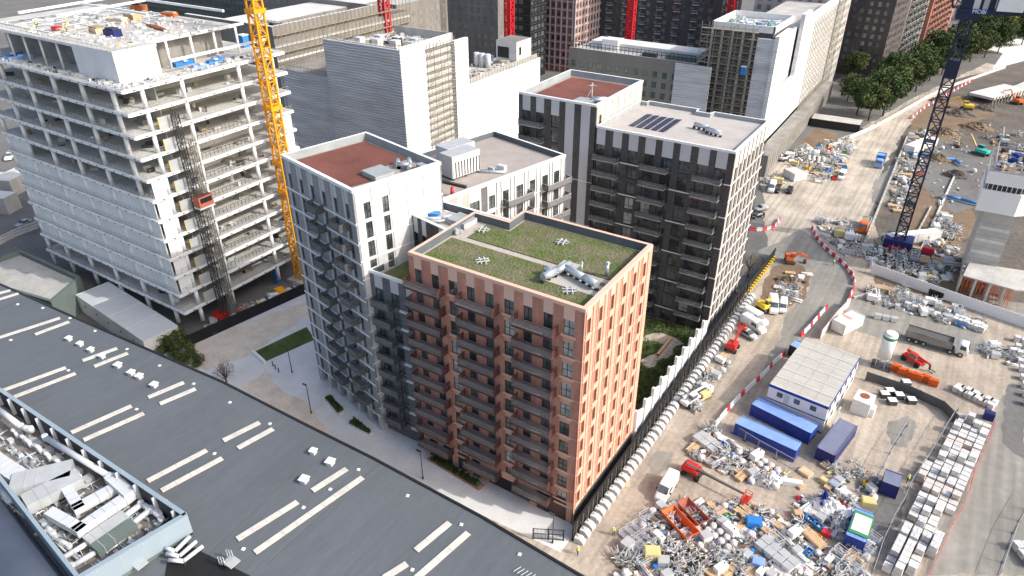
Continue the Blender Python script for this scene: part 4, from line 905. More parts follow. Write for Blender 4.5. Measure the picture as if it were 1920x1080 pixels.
# =============== white sheeted buildings behind ===============
def sheeted():
    T=thing('sheeted_building','building wrapped in grey and white scaffold sheeting with a dark hoist bay','wrapped building',(-93.5,75.5,0))
    X,Y,H=-93.0,75.0,44.; U,L=27.4,27.9; f=Fr(X-U,Y,0); r=Fr(X,Y,pi/2); m=MB()
    m.ob(f,0,U,-.6,0,0,H,'sheet_grey'); m.build('front_sheet',T); m=MB(); m.ob(r,.6,10.3,-.6,0,0,H,'sheet_white'); m.ob(r,22.5,28.9,-.6,0.5,0,H-1.5,'sheet_white'); m.build('side_sheet',T)
    m=MB(); m.poly([(X-U+.6,Y+.6),(X-.65,Y+.6),(X-.65,Y+L),(X-U+.6,Y+L)],0,H-2.6,'concrete_lt','slab_top'); 
    m.ob(Fr(X-U+3,Y+2.5,0),0,U-6,-.4,0,H-2.6,H-.2,'concrete_lt'); m.ob(Fr(X-3.2,Y+3,pi/2),0,L-5,-.4,0,H-2.6,H-.2,'concrete_lt'); m.ob(Fr(X-U+3,Y+L-2,0),0,U-6,-.4,0,H-2.6,H-.2,'concrete'); m.build('body',T)
    m=MB()   # scaffold in the bay
    for k in range(22):
        z=k*2.0
        for uu in(10.3,13.3,16.3,19.3,22.5):
            m.bar(r.p(uu,.4,z),r.p(uu,.4,z+2),.12,'scaffold'); m.bar(r.p(uu,-1.,z),r.p(uu,-1.,z+2),.12,'scaffold'); m.bar(r.p(uu,-1.,z),r.p(uu,.4,z),.1,'scaffold')
        m.bar(r.p(10.3,.4,z),r.p(22.5,.4,z),.12,'scaffold'); m.bar(r.p(10.3,.4,z+1),r.p(22.5,.4,z+1),.1,'scaffold'); m.ob(r,10.3,22.5,-1.,.3,z,z+.08,'concrete_dk')
        m.bar(r.p(10.3+(k%4)*3,.4,z),r.p(13.3+(k%4)*3,.4,z+2),.1,'scaffold')
    m.ob(r,10.3,22.5,-2.4,-2.2,0,H-3,'rubber_grey'); m.build('scaffold_bay',T)
    # low wings
    m=MB(); w=Fr(-105.3-20,60.,0); 
    m.ob(Fr(X-U-24,Y+.6,0),0,24.2,-30,0,0,33.5,'sheet_grey','concrete_dk'); m.build('left_wing',T)
    r2=Fr(X+.02,Y+28.9,pi/2); m=MB(); m.ob(r2,0,41.5,-14,0,0,28.9,'sheet_white','slab_top'); m.ob(r2,0,41.5,-1.6,-1.4,28.9,30.,'concrete'); m.build('right_wing',T)
    g=MB()
    for i in range(26): g.bar(r2.p(i*1.62,-.3,28.9),r2.p(i*1.62,-.3,30.5),.09,'scaffold')
    for h in(29.6,30.3): g.bar(r2.p(0,-.3,h),r2.p(41,-.3,h),.08,'scaffold')
    g.build('guard_rail',T)
    g=MB(); fl=Fr(X-U-24,Y+.6,0)
    for i in range(18): g.bar(fl.p(i*1.4,-.2,33.5),fl.p(i*1.4,-.2,35),.09,'scaffold')
    g.bar(fl.p(0,-.2,34.7),fl.p(24,-.2,34.7),.08,'scaffold'); g.build('guard_rail',T)
    g=MB()
    for F,Ln,zz in((f,U,H),(r,13,H)):
        for i in range(int(Ln/1.6)+1): g.bar(F.p(i*1.6,-.3,zz),F.p(i*1.6,-.3,zz+1.6),.07,'scaffold')
        g.bar(F.p(0,-.3,zz+1.2),F.p(Ln,-.3,zz+1.2),.06,'scaffold')
    g.build('guard_rail',T)
    b=MB(); b.bx(-99.5,139,28.9,8,9,6.5,'white_dirty','brown_old'); b.ob(Fr(-103.5,134.5,0),.6,5,0,.05,30,33.5,'frame_dark'); b.ob(Fr(-95.5,134.5,pi/2),1.5,2.8,0,.05,31,33.5,'frame_dark'); tag(b.build('stair_head',loc=(-99.5,139,28.9)),'white rooftop stair house with red gravel top on the sheeted block','stair house')
    for i in range(3): b=MB(); b.cyl((-104+i*2.2,124,28.9),(-104+i*2.2,124,33.2),.9,'metal_white',12); tag(b.build('water_tank',loc=(-104+i*2.2,124,28.9)),['leftmost of three','middle one of three','rightmost of three'][i]+' white cylinder tanks on the sheeted block roof','tank','white tanks on the sheeted block roof')
    for i in range(7): 
        b=MB(); xx=X-U+6+i*2.8; yy=Y+8+(i*5)%9; b.bx(xx,yy,H-2.6,2.2,2.0,2.2,['concrete_lt','metal_grey','white_dirty','steel_dark'][i%4]); b.bx(xx,yy,H-.4,2.4,2.2,.2,'metal_white'); tag(b.build('roof_plant',loc=(xx,yy,H-2.6)),'boxy plant unit in the open roof well of the sheeted building','roof plant','plant units in the sheeted building roof well')
    m=MB()
    for i in range(260):
        if i%3: xx=X-rg.uniform(4,U-4); yy=Y+rg.uniform(4,L-3); zz=H-2.58
        else: xx=X-rg.uniform(2,13.5); yy=rg.uniform(105,144); zz=28.92
        m.bx(xx,yy,zz,rg.uniform(.3,2),rg.uniform(.2,1),rg.uniform(.1,.9),rg.choice(['concrete_lt','steel_dark','metal_grey','board','white_dirty','concrete_dk','rust']),None,rg.uniform(0,3))
    stuff(m,'site_litter','loose scaffold boards and clutter on the sheeted building roofs','site litter',(-95,90,H-2.6))
    # pale sheeted building at the back right
    T=thing('sheeted_building','scaffolded building with brilliant white sheeting towards the street','wrapped building',(-20.6,161,0))
    X,Y,H=-20.6,161.,43.; U,L=21.4,23.; f=Fr(X-U,Y,.018); r=Fr(X,Y,pi/2+.018); m=MB()
    m.poly([(X-U+1,Y+1.6),(X-1.6,Y+1.6),(X-1.6,Y+L),(X-U+1,Y+L)],0,H-2,'rubber_grey','slab_top'); m.ob(Fr(X-U+1,Y+1.2,0),0,U-2,-.4,0,H-2.,H,'panel_white'); m.ob(Fr(X-1.3,Y+1.2,pi/2),0,L-1,-.4,0,H-2.,H,'panel_white'); m.ob(Fr(X-U+1,Y+L+.5,0),0,U-2,-.4,0,H-2,H,'panel_white'); m.ob(Fr(X-U+1.3,Y+1.2,pi/2),0,L-1,-.4,0,H-2,H,'panel_white'); m.build('body',T)
    m=MB(); m.ob(r,-.4,15,-.5,.8,7,40.6,'sheet_white'); m.ob(r,15,33,-.5,.8,7,22,'sheet_white'); m.ob(r,33,44,-.5,.8,7,42,'sheet_white'); m.ob(r,44,95,-.5,.8,7,40,'sheet_white') ; m.ob(r,15,33,-2,-1.2,20,38,'sheet_grey'); m.build('street_sheet',T)
    m=MB(); m.ob(f,U-5.6,U+.4,-.4,.4,0,39.6,'sheet_grey'); m.ob(Fr(0,159.3,0),-50.5,-38.5,-.5,0,0,29.6,'sheet_grey'); m.build('front_sheet',T)
    m=MB()
    for k in range(21):
        z=k*2.05
        for i in range(9):
            u=-1.6+i*2.25
            if u<U-5.3:
                m.bar(f.p(u,.8,z),f.p(u,.8,z+2.05),.14,'scaffold')
                if (i+k)%3==0: m.bar(f.p(u,.8,z),f.p(u+2.25,.8,z+2.05),.11,'board')
        m.ob(f,-1.6,U-5.6,-.4,.8,z,z+.12,'board'); m.bar(f.p(-1.6,.85,z+1),f.p(U-5.6,.85,z+1),.1,'scaffold')
    for i in range(5): m.ob(f,1+i*3.2,1.6+i*3.2,-1.5,-1.1,0,H-2,'concrete_lt')
    m.build('scaffold',T)
    m=MB(); m.ob(Fr(X,Y,pi/2+.018),16,120,-20,-2.5,0,36,'concrete_dk','slab_top'); m.ob(r,-8,95,1.5,5.5,0,7,'brown_old','concrete_dk'); 
    for i in range(34): m.ob(r,-7+i*3,-5.6+i*3,5.5,5.6,1,5.6,'concrete_dk')
    m.build('podium',T)
    m=MB()
    for k in range(13):
        for i in range(20): u=44+i*3; m.bar(r.p(u,2.4,k*3),r.p(u,2.4,k*3+3),.16,'scaffold')
        m.bar(r.p(44,2.4,k*3),r.p(104,2.4,k*3),.14,'board'); m.bar(r.p(44,2.4,k*3+1),r.p(104,2.4,k*3+1),.1,'scaffold')
    m.build('scaffold',T)
    b=MB(); p=f.p(U-8,.9,28.7); b.bx(p[0],p[1]-.6,28.7,1.4,1.4,2.4,'blue_bright'); b.bx(p[0],p[1]-.6,31.1,1.6,1.6,.15,'white_paint'); tag(b.build('portable_toilet',loc=(p[0],p[1]-.6,28.7)),'blue portable toilet perched on the dark scaffold by the sheeting','toilet')
    m=MB()
    for i in range(110):
        m.bx(X-rg.uniform(3,19),Y+rg.uniform(3,20),H-1.98,rg.uniform(.4,2.5),rg.uniform(.3,1.2),rg.uniform(.2,1.2),rg.choice(['white_paint','white_paint','metal_grey','blue_light','concrete_lt','green_paint']),None,rg.uniform(0,3))
    stuff(m,'roof_litter','pale boards, sheets and boxes covering the scaffolded building roof','roof litter',(X-10,Y+10,H-2))
sheeted()
# =============== far buildings ===============
def farblock(nm,lab,x,y,w,d,H,wall,a=0,winc=3.2,flo=3.4,band=None,glass='glass',balc=None,roof='slab_top',side=True,ww=1.5,z0w=3,pier=None,rmat=None,litw=.12,name='apartment_block'):
    T=thing(name,lab,'building',(x,y,0)); m=MB(); f=Fr(x-w*cos(a),y-w*sin(a),a); r=Fr(x,y,a+pi/2)
    m.ob(f,0,w,-d,0,0,H,wall,roof); m.ob(f,0,w,-.5,0,H,H+1,wall,'metal_grey'); m.ob(r,.5,d,-.5,.002,H,H+1,wall,'metal_grey')
    if rmat: m.ob(r,0,d,0,.05,0,H,rmat)
    for F,Ln in((f,w),(r,d)):
        if band:
            for k in range(int((H-z0w)/flo)+1): m.ob(F,0,Ln,0.05,.3,z0w+k*flo-.5,z0w+k*flo-.15,band)
        if pier:
            for i in range(int(Ln/winc)+1): m.ob(F,i*winc-.25,i*winc+.25,0,.36,0,H,pier)
    m.build('wall',T)
    wp=window('w',ww,1.9,1,glass=glass,frame='frame_dark'); wl_=window('w',ww,1.9,1,glass='glass_lit',frame='metal_white'); n=0; wm=MB()
    for F,Ln in((f,w),(r,d)):
        for k in range(int((H-z0w-1)/flo)):
            for i in range(int((Ln-1)/winc)):
                u=(i+.5)*winc-ww/2+.25; z=z0w+k*flo+.5
                if F is f and u>Ln-ww: continue
                if n<96 and k>=int((H-z0w-1)/flo)-9 : part(wl_ if rnd.random()<litw else wp,T,F,u,.08,z); n+=1
                else: wm.ob(F,u,u+ww,0,.08,z,z+1.9,glass)
    if wm.v: o=wm.build('window_grid',T); o['kind']='stuff'
    for q in(wp,wl_):
        if q.parent is None:
            for c in list(q.children): bpy.data.objects.remove(c)
            bpy.data.objects.remove(q)
    if balc:
        bb=balcony(3.0,1.5,1.1,balc,'deck_slate',balc,False,.25); c=0
        for F,Ln in((f,w),(r,d)):
            for k in range(int((H-z0w-1)/flo)):
                for i in range(0,int((Ln-3)/(winc*2))):
                    if c<98: part(bb,T,F,(i*2+.6)*winc,.02,z0w+k*flo); c+=1
    return T
farblock('x','long brown grey brick block with dark railed roof terrace behind the dark tower',-44,160,46,18,29,'brown_old',0,3.4,3.4,glass='glass_green',ww=1.5,litw=0)
g=MB(); f=Fr(-89.5,160.3,0)
for i in range(32): g.bar(f.p(i*1.45,-.6,30),f.p(i*1.45,-.6,32),.14,'frame_dark')
for h in(31,32): g.bar(f.p(0,-.6,h),f.p(45,-.6,h),.14,'frame_dark')
g.bar(f.p(0,-.6,32),f.p(0,-12,32),.14,'frame_dark'); tag(g.build('terrace_railing',loc=(-89.5,160.3,29)),'black railing around the roof terrace of the brown block','railing')
b=MB(); b.bx(-66,173,29,40,8,2.2,'white_dirty'); b.bx(-78,170,29,6,5,3.4,'white_paint'); b.bx(-50,168,29,12,6,1.5,'green_grey'); b.bx(-62,165.5,29,5,2,1.2,'steel_dark'); tag(b.build('penthouse',loc=(-66,171,29)),'pale set back top floor on the brown block terrace','penthouse')
farblock('x','red panelled tower block with white floor bands behind the sheeted block',-128.6,236,40,60,75,'red_brick_far',.0,3.0,3.6,band='metal_white',pier='metal_white',balc=None,ww=1.4,rmat='orange_brick_far',litw=.05,name='tower_block')
farblock('x','dark grey tower block with pale projecting balconies at top centre',-70,262,66,30,78,'dark_far',0,4.2,3.5,balc='metal_white',ww=1.8,litw=.2,name='tower_block')
farblock('x','grey netted building with rows of faint square windows behind red crane',-150,205,52,18,60,'net_grey',0,3.6,3.6,glass='concrete_dk',ww=1.4,litw=0)
farblock('x','black glazed narrow tower beside the netted building',-139,214,9.5,14,75,'frame_dark',0,3,3.6,band='steel_dark',ww=2,litw=0,name='tower_block')
def oldblock():
    T=thing('office_building','old stained stone building with open roof well behind the yellow crane','building',(-141,76,0)); m=MB()
    X,Y,H=-141.,75.5,45.
    m.ob(Fr(X-40,Y,0),0,40,-60,0,0,H-4,'brown_old'); r=Fr(X,Y,pi/2)
    m.ob(r,1.2,43,-1.2,0,H-4,H,'brown_old','concrete_lt'); m.ob(Fr(X-40,Y,0),0,40,-1.2,0,H-4,H,'brown_old','concrete_lt'); m.ob(r,43,44.2,-40,0,H-4,H,'brown_old','concrete_lt')
    for k in range(10): z=3+k*4.0; m.ob(r,0,60,0,.35,z,z+.5,'concrete_lt')
    m.ob(r,4,60,-30,-12,H-4,H-1.5,'concrete_dk','concrete_lt'); m.build('wall',T)
    g=MB()
    for i in range(34): g.bar(r.p(i*1.8,1.2,0),r.p(i*1.8,1.2,H+1),.14,'scaffold')
    for k in range(18): g.bar(r.p(0,1.2,k*2.5),r.p(60,1.2,k*2.5),.12,'scaffold'); g.ob(r,0,60,.4,1.2,k*2.5,k*2.5+.1,'board') if k%2 else None
    g.build('scaffold',T)
    wd=MB(); wd.ob(W0,0,1.4,0,.03,0,1.8,'concrete_dk'); o=wd.build('window')
    for k in range(9):
        for i in range(10): part(o,T,r,2+i*5.4,.03,4.3+k*4.0)
    m=MB()
    for i in range(6): m.bx(X-9-i*1.6,Y+10+i*.1,H-4,.9,2.4,2.8,'steel_dark','metal_grey')
    tag(m.build('roof_plant',loc=(X-12,Y+10,H-4)),'row of dark chillers in the roof well of the old stone building','roof plant')
oldblock()
farblock('x','long stained concrete block with cluttered top in the far left background',-152,142,80,30,40,'brown_old',0,3.6,3.6,glass='concrete_dk',ww=1.6,litw=0)
farblock('x','dark green glazed office block at the very top left edge',-300,200,110,40,48,'dark_far',0,3.2,4,glass='glass_green',ww=2.4,litw=0)
farblock('x','pale concrete apartment block with scaffold at the top right of centre',-22,262,34,26,46,'concrete',0,4,3.5,glass='concrete_dk',ww=1.6,litw=0)
# brown and red towers by the trees
farblock('x','very dark brown tower block with pale windows behind the street trees',-5.5,300,22,26,80,'brown_far',-.12,3.4,3.4,balc=None,ww=1.6,litw=.45,name='tower_block')
farblock('x','brown brick tower block with stacked balconies left of the red tower',-2.5,328,5,40,72,'brown_old',-.12,3.4,3.4,balc='concrete',ww=1.7,litw=.1,name='tower_block')
farblock('x','red brick tower block with open balconies beside the road trees',4,372,10,60,72,'orange_brick_far',-.12,3.6,3.4,balc='red_brick_far',ww=1.7,litw=.1,name='tower_block')
# red crane masts
for i,(x,y,z,lab) in enumerate(((-128,100,0,'red lattice crane mast rising behind the grey sheeted tower'),(-108,146,0,'red lattice crane mast beside the netted building'),(-93,196,0,'red lattice crane mast behind the terrace of the brown block'),(-52,215,0,'red lattice crane mast at the top right of centre'))):
    px=[723,955,1180,1370][i]; 
    T=thing('tower_crane',lab,'crane',(x,y,0)); m=MB()
    a=G(px,[46,95,72,22][i],[38,22,24,30][i]); x,y=a; T.location=(x,y,0); WLOC[T.name]=Vector((x,y,0))
    lattice(m,(x,y,0),(x,y,90),2.4,2.4,'crane_red',.42); m.build('mast',T); m=MB(); m.bx(x,y,0,5,5,1,'concrete'); m.build('base',T)
# =============== vegetation ===============
def leaves(m,cx,cy,cz,rx,ry,rz,n,size,mats,rg,clumps=14,hollow=.55):
    cs=[]
    for i in range(clumps):
        t=rg.uniform(0,2*pi);s=rg.uniform(-.8,1);q=sqrt(max(0,1-s*s)); k=rg.uniform(.45,.85); cs.append((cx+rx*q*cos(t)*k,cy+ry*q*sin(t)*k,cz+rz*s*k,rg.uniform(.28,.5),rg.choice(mats)))
    for i in range(n):
        c=rg.choice(cs); t=rg.uniform(0,2*pi);s=rg.uniform(-1,1);q=sqrt(1-s*s);k=rg.uniform(hollow,1)*c[3]
        x=c[0]+rx*q*cos(t)*k;y=c[1]+ry*q*sin(t)*k;z=c[2]+rz*s*k
        a=Vector((rg.uniform(-1,1),rg.uniform(-1,1),rg.uniform(-.6,.6))).normalized()*size*rg.uniform(.6,1.3); b=a.cross(Vector((rg.uniform(-1,1),rg.uniform(-1,1),rg.uniform(-1,1)))).normalized()*size*.7; p=Vector((x,y,z))
        m.add([tuple(p-a),tuple(p+b),tuple(p+a),tuple(p-b)],[(0,1,2,3)],c[4])
def tree_proto(kind,seed,mats,h=9,r=3.6,n=2600,size=.28,label='',bare=False):
    rg=random.Random(seed); T=thing(kind,label,'tree'); m=MB(); m.cyl((0,0,0),(.1,0,h*.35),.22,'bark',8,.16)
    lim=[]
    for i in range(9):
        t=i*.7+rg.random(); z0=h*rg.uniform(.2,.4); e=(cos(t)*r*rg.uniform(.5,.85),sin(t)*r*rg.uniform(.5,.85),h*rg.uniform(.55,.9)); m.cyl((.08,0,z0),e,.11,'bark',6,.03); lim.append((z0,e))
        for j in range(3 if not bare else 8):
            k=rg.uniform(.4,1); p=Vector((.08,0,z0)).lerp(Vector(e),k); m.cyl(p,p+Vector((rg.uniform(-1,1),rg.uniform(-1,1),rg.uniform(.2,1.2)))*(1.1),.035,'bark' if not bare else 'twig',4,.012)
    m.cyl((.1,0,h*.35),(0,0,h*.85),.16,'bark',8,.04)
    m.build('trunk',T); c=MB(); leaves(c,0,0,h*.6,r,r,h*.38,n,size,mats,rg,18); c.build('crown',T); return Proto(T)
tp=[tree_proto('tree',1,['leaf_dark','leaf_dark','leaf_mid'],10,4.2,4200,.30,'x'),tree_proto('tree',2,['leaf_dark','leaf_mid'],9,4.0,4000,.30,'x'),tree_proto('tree',3,['leaf_dark'],11,4.4,4400,.3,'x')]
ty=tree_proto('tree',4,['leaf_yellow','leaf_yellow','leaf_mid'],8,3.6,3000,.30,'x')
rt=random.Random(3)
row=[(1606,216,1.55),(1628,226,1.6),(1655,218,1.75),(1642,196,1.6),(1676,190,1.7),(1662,172,1.6),(1692,178,1.65),(1700,160,1.7),(1716,172,1.5),(1722,148,1.7),(1742,152,1.5),(1746,130,1.7),(1765,140,1.5),(1772,118,1.7),(1792,124,1.6),(1800,104,1.7),(1818,116,1.5),(1828,96,1.7),(1845,108,1.5),(1855,90,1.6),(1870,100,1.5),(1882,84,1.6),(1812,80,1.6),(1840,66,1.8),(1870,62,1.8),(1905,62,1.8),(1860,40,1.9),(1895,42,1.9),(1915,84,1.5),(1588,190,1.1)]
for i,(x,y,s) in enumerate(row):
    g=G(x,y); tp[i%3].put(g[0],g[1],0,rt.uniform(0,6),['dark green leafy tree in the row along the curving road','dense dark round tree in the row beside the brown towers','tall deep green tree in the row behind the road wall'][i%3],'dark green trees along the road',s*rt.uniform(.9,1.05))
g=G(1890,78);ty.put(g[0],g[1],0,1,'bright yellow autumn tree at the top right corner',None,1.7); g=G(1789,100);ty.put(g[0],g[1],0,2,'yellow green tree just behind the blue crane mast',None,1.6); g=G(1602,150); tp[1].put(g[0],g[1],0,3,'slim olive green tree in front of the dark brown tower',None,1.4)
bt=tree_proto('bare_tree',9,['twig'],7,2.6,900,.10,'x',True)
g=G(426,722);bt.put(g[0],g[1],0,0,'thin brown bare crowned tree by the shed roof edge',None,.8); g=G(1402,520);bt.put(g[0],g[1],0,2,'nearly bare tree beside the right wall of the dark tower',None,.95)
# shrubs by the shed
sb=MB(); rg=random.Random(8)
for px,py,s in ((318,662,2.6),(335,650,2.4),(345,672,2.4),(362,684,2.),(330,640,2.)):
    g=G(px,py); leaves(sb,g[0],g[1],1.8,s*1.2,s*1.2,1.9,1700,.2,['leaf_hedge','leaf_mid'],rg,12)
stuff(sb,'hedge','overgrown green hedge between the shed roof and the black hoarding','hedge',(*G(340,662),0))
def bed(name,lab,pts,h,seed,n,rim=None,px=True,planter='paving'):
    P=[G(*p) for p in pts] if px else pts; T=thing(name,lab,'planter',(*P[0],0)); cx=sum(p[0] for p in P)/len(P);cy=sum(p[1] for p in P)/len(P)
    m=MB(); m.poly(ccw([(cx+(x-cx)*1.12,cy+(y-cy)*1.12) for x,y in P]),0,.4,planter,planter); m.build('edging',T); m=MB(); m.poly(ccw(P),.38,.46,'soil_brown','grass'); m.build('soil',T)
    rg=random.Random(seed); c=MB(); xs=[p[0] for p in P];ys=[p[1] for p in P]; k=0
    while k<n:
        x=rg.uniform(min(xs),max(xs));y=rg.uniform(min(ys),max(ys))
        if not inpoly(x,y,P): continue
        k+=1; a=rg.uniform(0,6); hh=rg.uniform(.2,h); s=rg.uniform(.12,.3); c.add([(x-s*cos(a),y-s*sin(a),.45),(x+s*cos(a),y+s*sin(a),.5),(x+s*.6*sin(a),y,.45+hh),(x-s*.5,y+s*.5,.45+hh*.8)],[(0,1,2,3)],rg.choice(['leaf_hedge','leaf_dark','leaf_mid']))
    c.build('foliage',T)
def inpoly(x,y,P):
    r=False;j=len(P)-1
    for i in range(len(P)):
        if (P[i][1]>y)!=(P[j][1]>y) and x<(P[j][0]-P[i][0])*(y-P[i][1])/(P[j][1]-P[i][1])+P[i][0]: r=not r
        j=i
    return r
bed('planter','long brick edged planter of dark hedge in front of orange tower',[(806,865),(820,862),(903,910),(893,917)],.8,1,500,planter='brick_red')
bed('planter','small planter with dark shrubs nearest the white tower entrance',[(610,750),(619,744),(645,772),(635,778)],.7,2,220)
bed('planter','wedge shaped planter with dark shrubs between white and grey blocks',[(655,797),(665,788),(696,812),(693,817)],.7,3,220)
GPATH=[G(*q) for q in ((1205,640),(1225,625),(1262,632),(1282,645),(1262,664),(1240,674),(1215,690),(1200,676),(1228,664),(1250,648),(1232,640))]; gp=MB(); rg=random.Random(12)
for i in range(900):
    x=rg.uniform(-12,-.8); y=rg.uniform(21.5,58.6)
    if any(inpoly(x+dx,y+dy,GPATH) for dx in(-.5,0,.5) for dy in(-.5,0,.5)): continue
    leaves(gp,x,y,.5,1.1,1.1,rg.uniform(.4,1.1),12,.18,['leaf_hedge','leaf_mid','leaf_dark'],rg,2)
stuff(gp,'garden_planting','low mixed shrubs filling the courtyard garden between the towers','planting',(-6,40,0))
m=MB()
for i in range(9): m.bar((-1.0,22+i*.7,2.6),(-4.2,22+i*.7,2.6),.14,'rust')
for x in(-1.2,-4.0):
    m.bar((x,21.6,2.45),(x,28.2,2.45),.16,'rust')
    for y in(22,25,28): m.bar((x,y,0),(x,y,2.5),.16,'rust')
tag(m.build('pergola',loc=(-2.5,25,0)),'rust red slatted pergola in the garden behind the orange tower','pergola')
bs=MB(); bs.bx(-6,50,0,.5,7,.5,'rust'); bs.bx(-6,50,.5,.6,7.1,.08,'timber'); tag(bs.build('garden_bench',loc=(-6,50,0)),'long rust red bench wall in the courtyard garden','bench')
# =============== boundary hoarding ===============
T=thing('stepped_wall','white boundary wall with ten stepped pointed bays beside the garden','wall',(0.35,21,0)); 
for i in range(10):
    y=20.8+i*3.56; m=MB(); F=Fr(.25,y,pi/2)
    vs=[F.p(u,n,z) for n in(0,-.3) for u,z in((0,0),(3.5,0),(3.5,5.2),(.9,6.3),(.5,7.0),(0,6.8))]
    m.add(vs,[(0,1,2,3,4,5),(11,10,9,8,7,6)]+[(a,a+6,(a+1)%6+6,(a+1)%6) for a in range(6)],'panel_white'); m.ob(F,0,.5,0,.25,0,7.0,'panel_white'); m.ob(F,3.1,3.45,.0,.04,2.2,5.0,'panel_pale'); m.build('wall_bay',T)
m=MB(); 
T=thing('hoarding','tall black site hoarding running along the orange and dark towers','hoarding',(1.3,-2.6,0))
for i in range(34):
    y=-2.6+i*2.44; m=MB(); m.bx(1.3,y+1.22,0,.12,2.40,2.9,'black_board'); m.bx(1.25,y+1.22,2.9,.2,2.42,.08,'black_board'); m.bx(1.45,y+.1,0,.14,.12,2.7,'steel_dark'); m.build('hoarding_panel',T)
t=thing('concrete_block','pale concrete counterweight block with steel prop against the black hoarding','concrete block'); m=MB()
m.add([(-.75,-.5,0),(.75,-.5,0),(.75,.5,0),(-.75,.5,0),(-.75,-.5,1.0),(.2,-.5,1.0),(.75,-.5,.5),(-.75,.5,1.0),(.2,.5,1.0),(.75,.5,.5)],[(0,1,6,5,4),(3,7,8,9,2),(1,2,9,6),(4,5,8,7),(5,6,9,8),(0,4,7,3),(3,2,1,0)],'block_grey'); m.build('block',t,bevel=.05)
m=MB(); m.bar((-.3,0,.9),(-.95,0,2.2),.08,'steel_dark'); m.bar((-.9,.8,0),(-.9,.8,3.0),.08,'scaffold'); m.build('prop',t); bp=Proto(t)
for i in range(51): bp.put(2.35+.016*i+rnd.uniform(-.05,.05),-2.2+i*1.62+rnd.uniform(-.06,.06),0,rnd.uniform(-.11,.11),'pale concrete counterweight block with steel prop in the row along the black hoarding','concrete blocks along the hoarding')
m=MB(); tag_=None
T=thing('site_gate','black steel gate and post at the end of the hoarding','gate',(-1.2,-4.2,0)); m=MB(); F=Fr(-3.6,-5.4,.5)
for u in(0,2.2,4.4): m.bar(F.p(u,0,0),F.p(u,0,2.3),.14,'black_board')
for z in(.2,1.2,2.2): m.bar(F.p(0,0,z),F.p(4.4,0,z),.08,'black_board')
for i in range(22): m.bar(F.p(i*.2,0,.2),F.p(i*.2,0,2.2),.03,'black_board')
m.build('gate_leaf',T)
T=thing('hoarding','black site hoarding separating the plaza from the frame building','hoarding',(*G(350,655),0)); a=Vector(G(350,652));b=Vector(G(578,548)); L=(b-a).length; n=int(L/2.4); F=Fr(a.x,a.y,atan2(b.y-a.y,b.x-a.x))
for i in range(n): m=MB(); m.ob(F,i*L/n,(i+1)*L/n-.03,-.12,0,0,2.6,'black_board'); m.build('hoarding_panel',T)
# yellow/black guarded kerb by the dark tower
T=thing('hoarding','black hoarding with yellow capped props beyond the dark tower','hoarding',(*G(1402,546),0)); a=Vector(G(1400,548));b=Vector(G(1452,480)); L=(b-a).length; F=Fr(a.x,a.y,atan2(b.y-a.y,b.x-a.x)); m=MB(); m.ob(F,0,L,-.1,0.02,0,2.4,'black_board'); m.build('hoarding_panel',T)
for i in range(int(L/1.4)): m=MB(); m.ob(F,i*1.4,i*1.4+.55,.1,.7,0,.6,'yellow_paint'); m.build('yellow_block',T)
# =============== lamps, people ===============
def lamp(px,py,h,lab,px2=None):
    x,y=G(px,py); T=thing('street_lamp',lab,'street lamp',(x,y,0)); m=MB(); m.cyl((x,y,0),(x,y,h),.09,'steel_dark',8,.06); m.cyl((x,y,0),(x,y,.5),.14,'steel_dark',8); m.build('pole',T); m=MB(); m.bx(x-.3,y-.1,h-.05,.9,.3,.12,'steel_dark'); m.build('lamp_head',T)
lamp(548,699,6,'thin dark lamp post near the bollards on the plaza'); lamp(584,775,6.5,'tall dark lamp post in the middle of the plaza'); lamp(793,898,6,'lamp post left of the brick planter by the orange tower'); lamp(1036,1018,6,'lamp post beside the gate at the hoarding corner')
for i,(x,y) in enumerate(((512,686),(517,692),(523,698))):
    g=G(x,y); m=MB(); m.cyl((*g,0),(*g,.95),.1,'steel_dark',8); m.cyl((*g,.95),(*g,1.02),.13,'steel_dark',8); tag(m.build('bollard',loc=(*g,0)),['farthest','middle','nearest'][i]+' of three dark bollards near the plaza lamp post','bollard','bollards on the plaza')
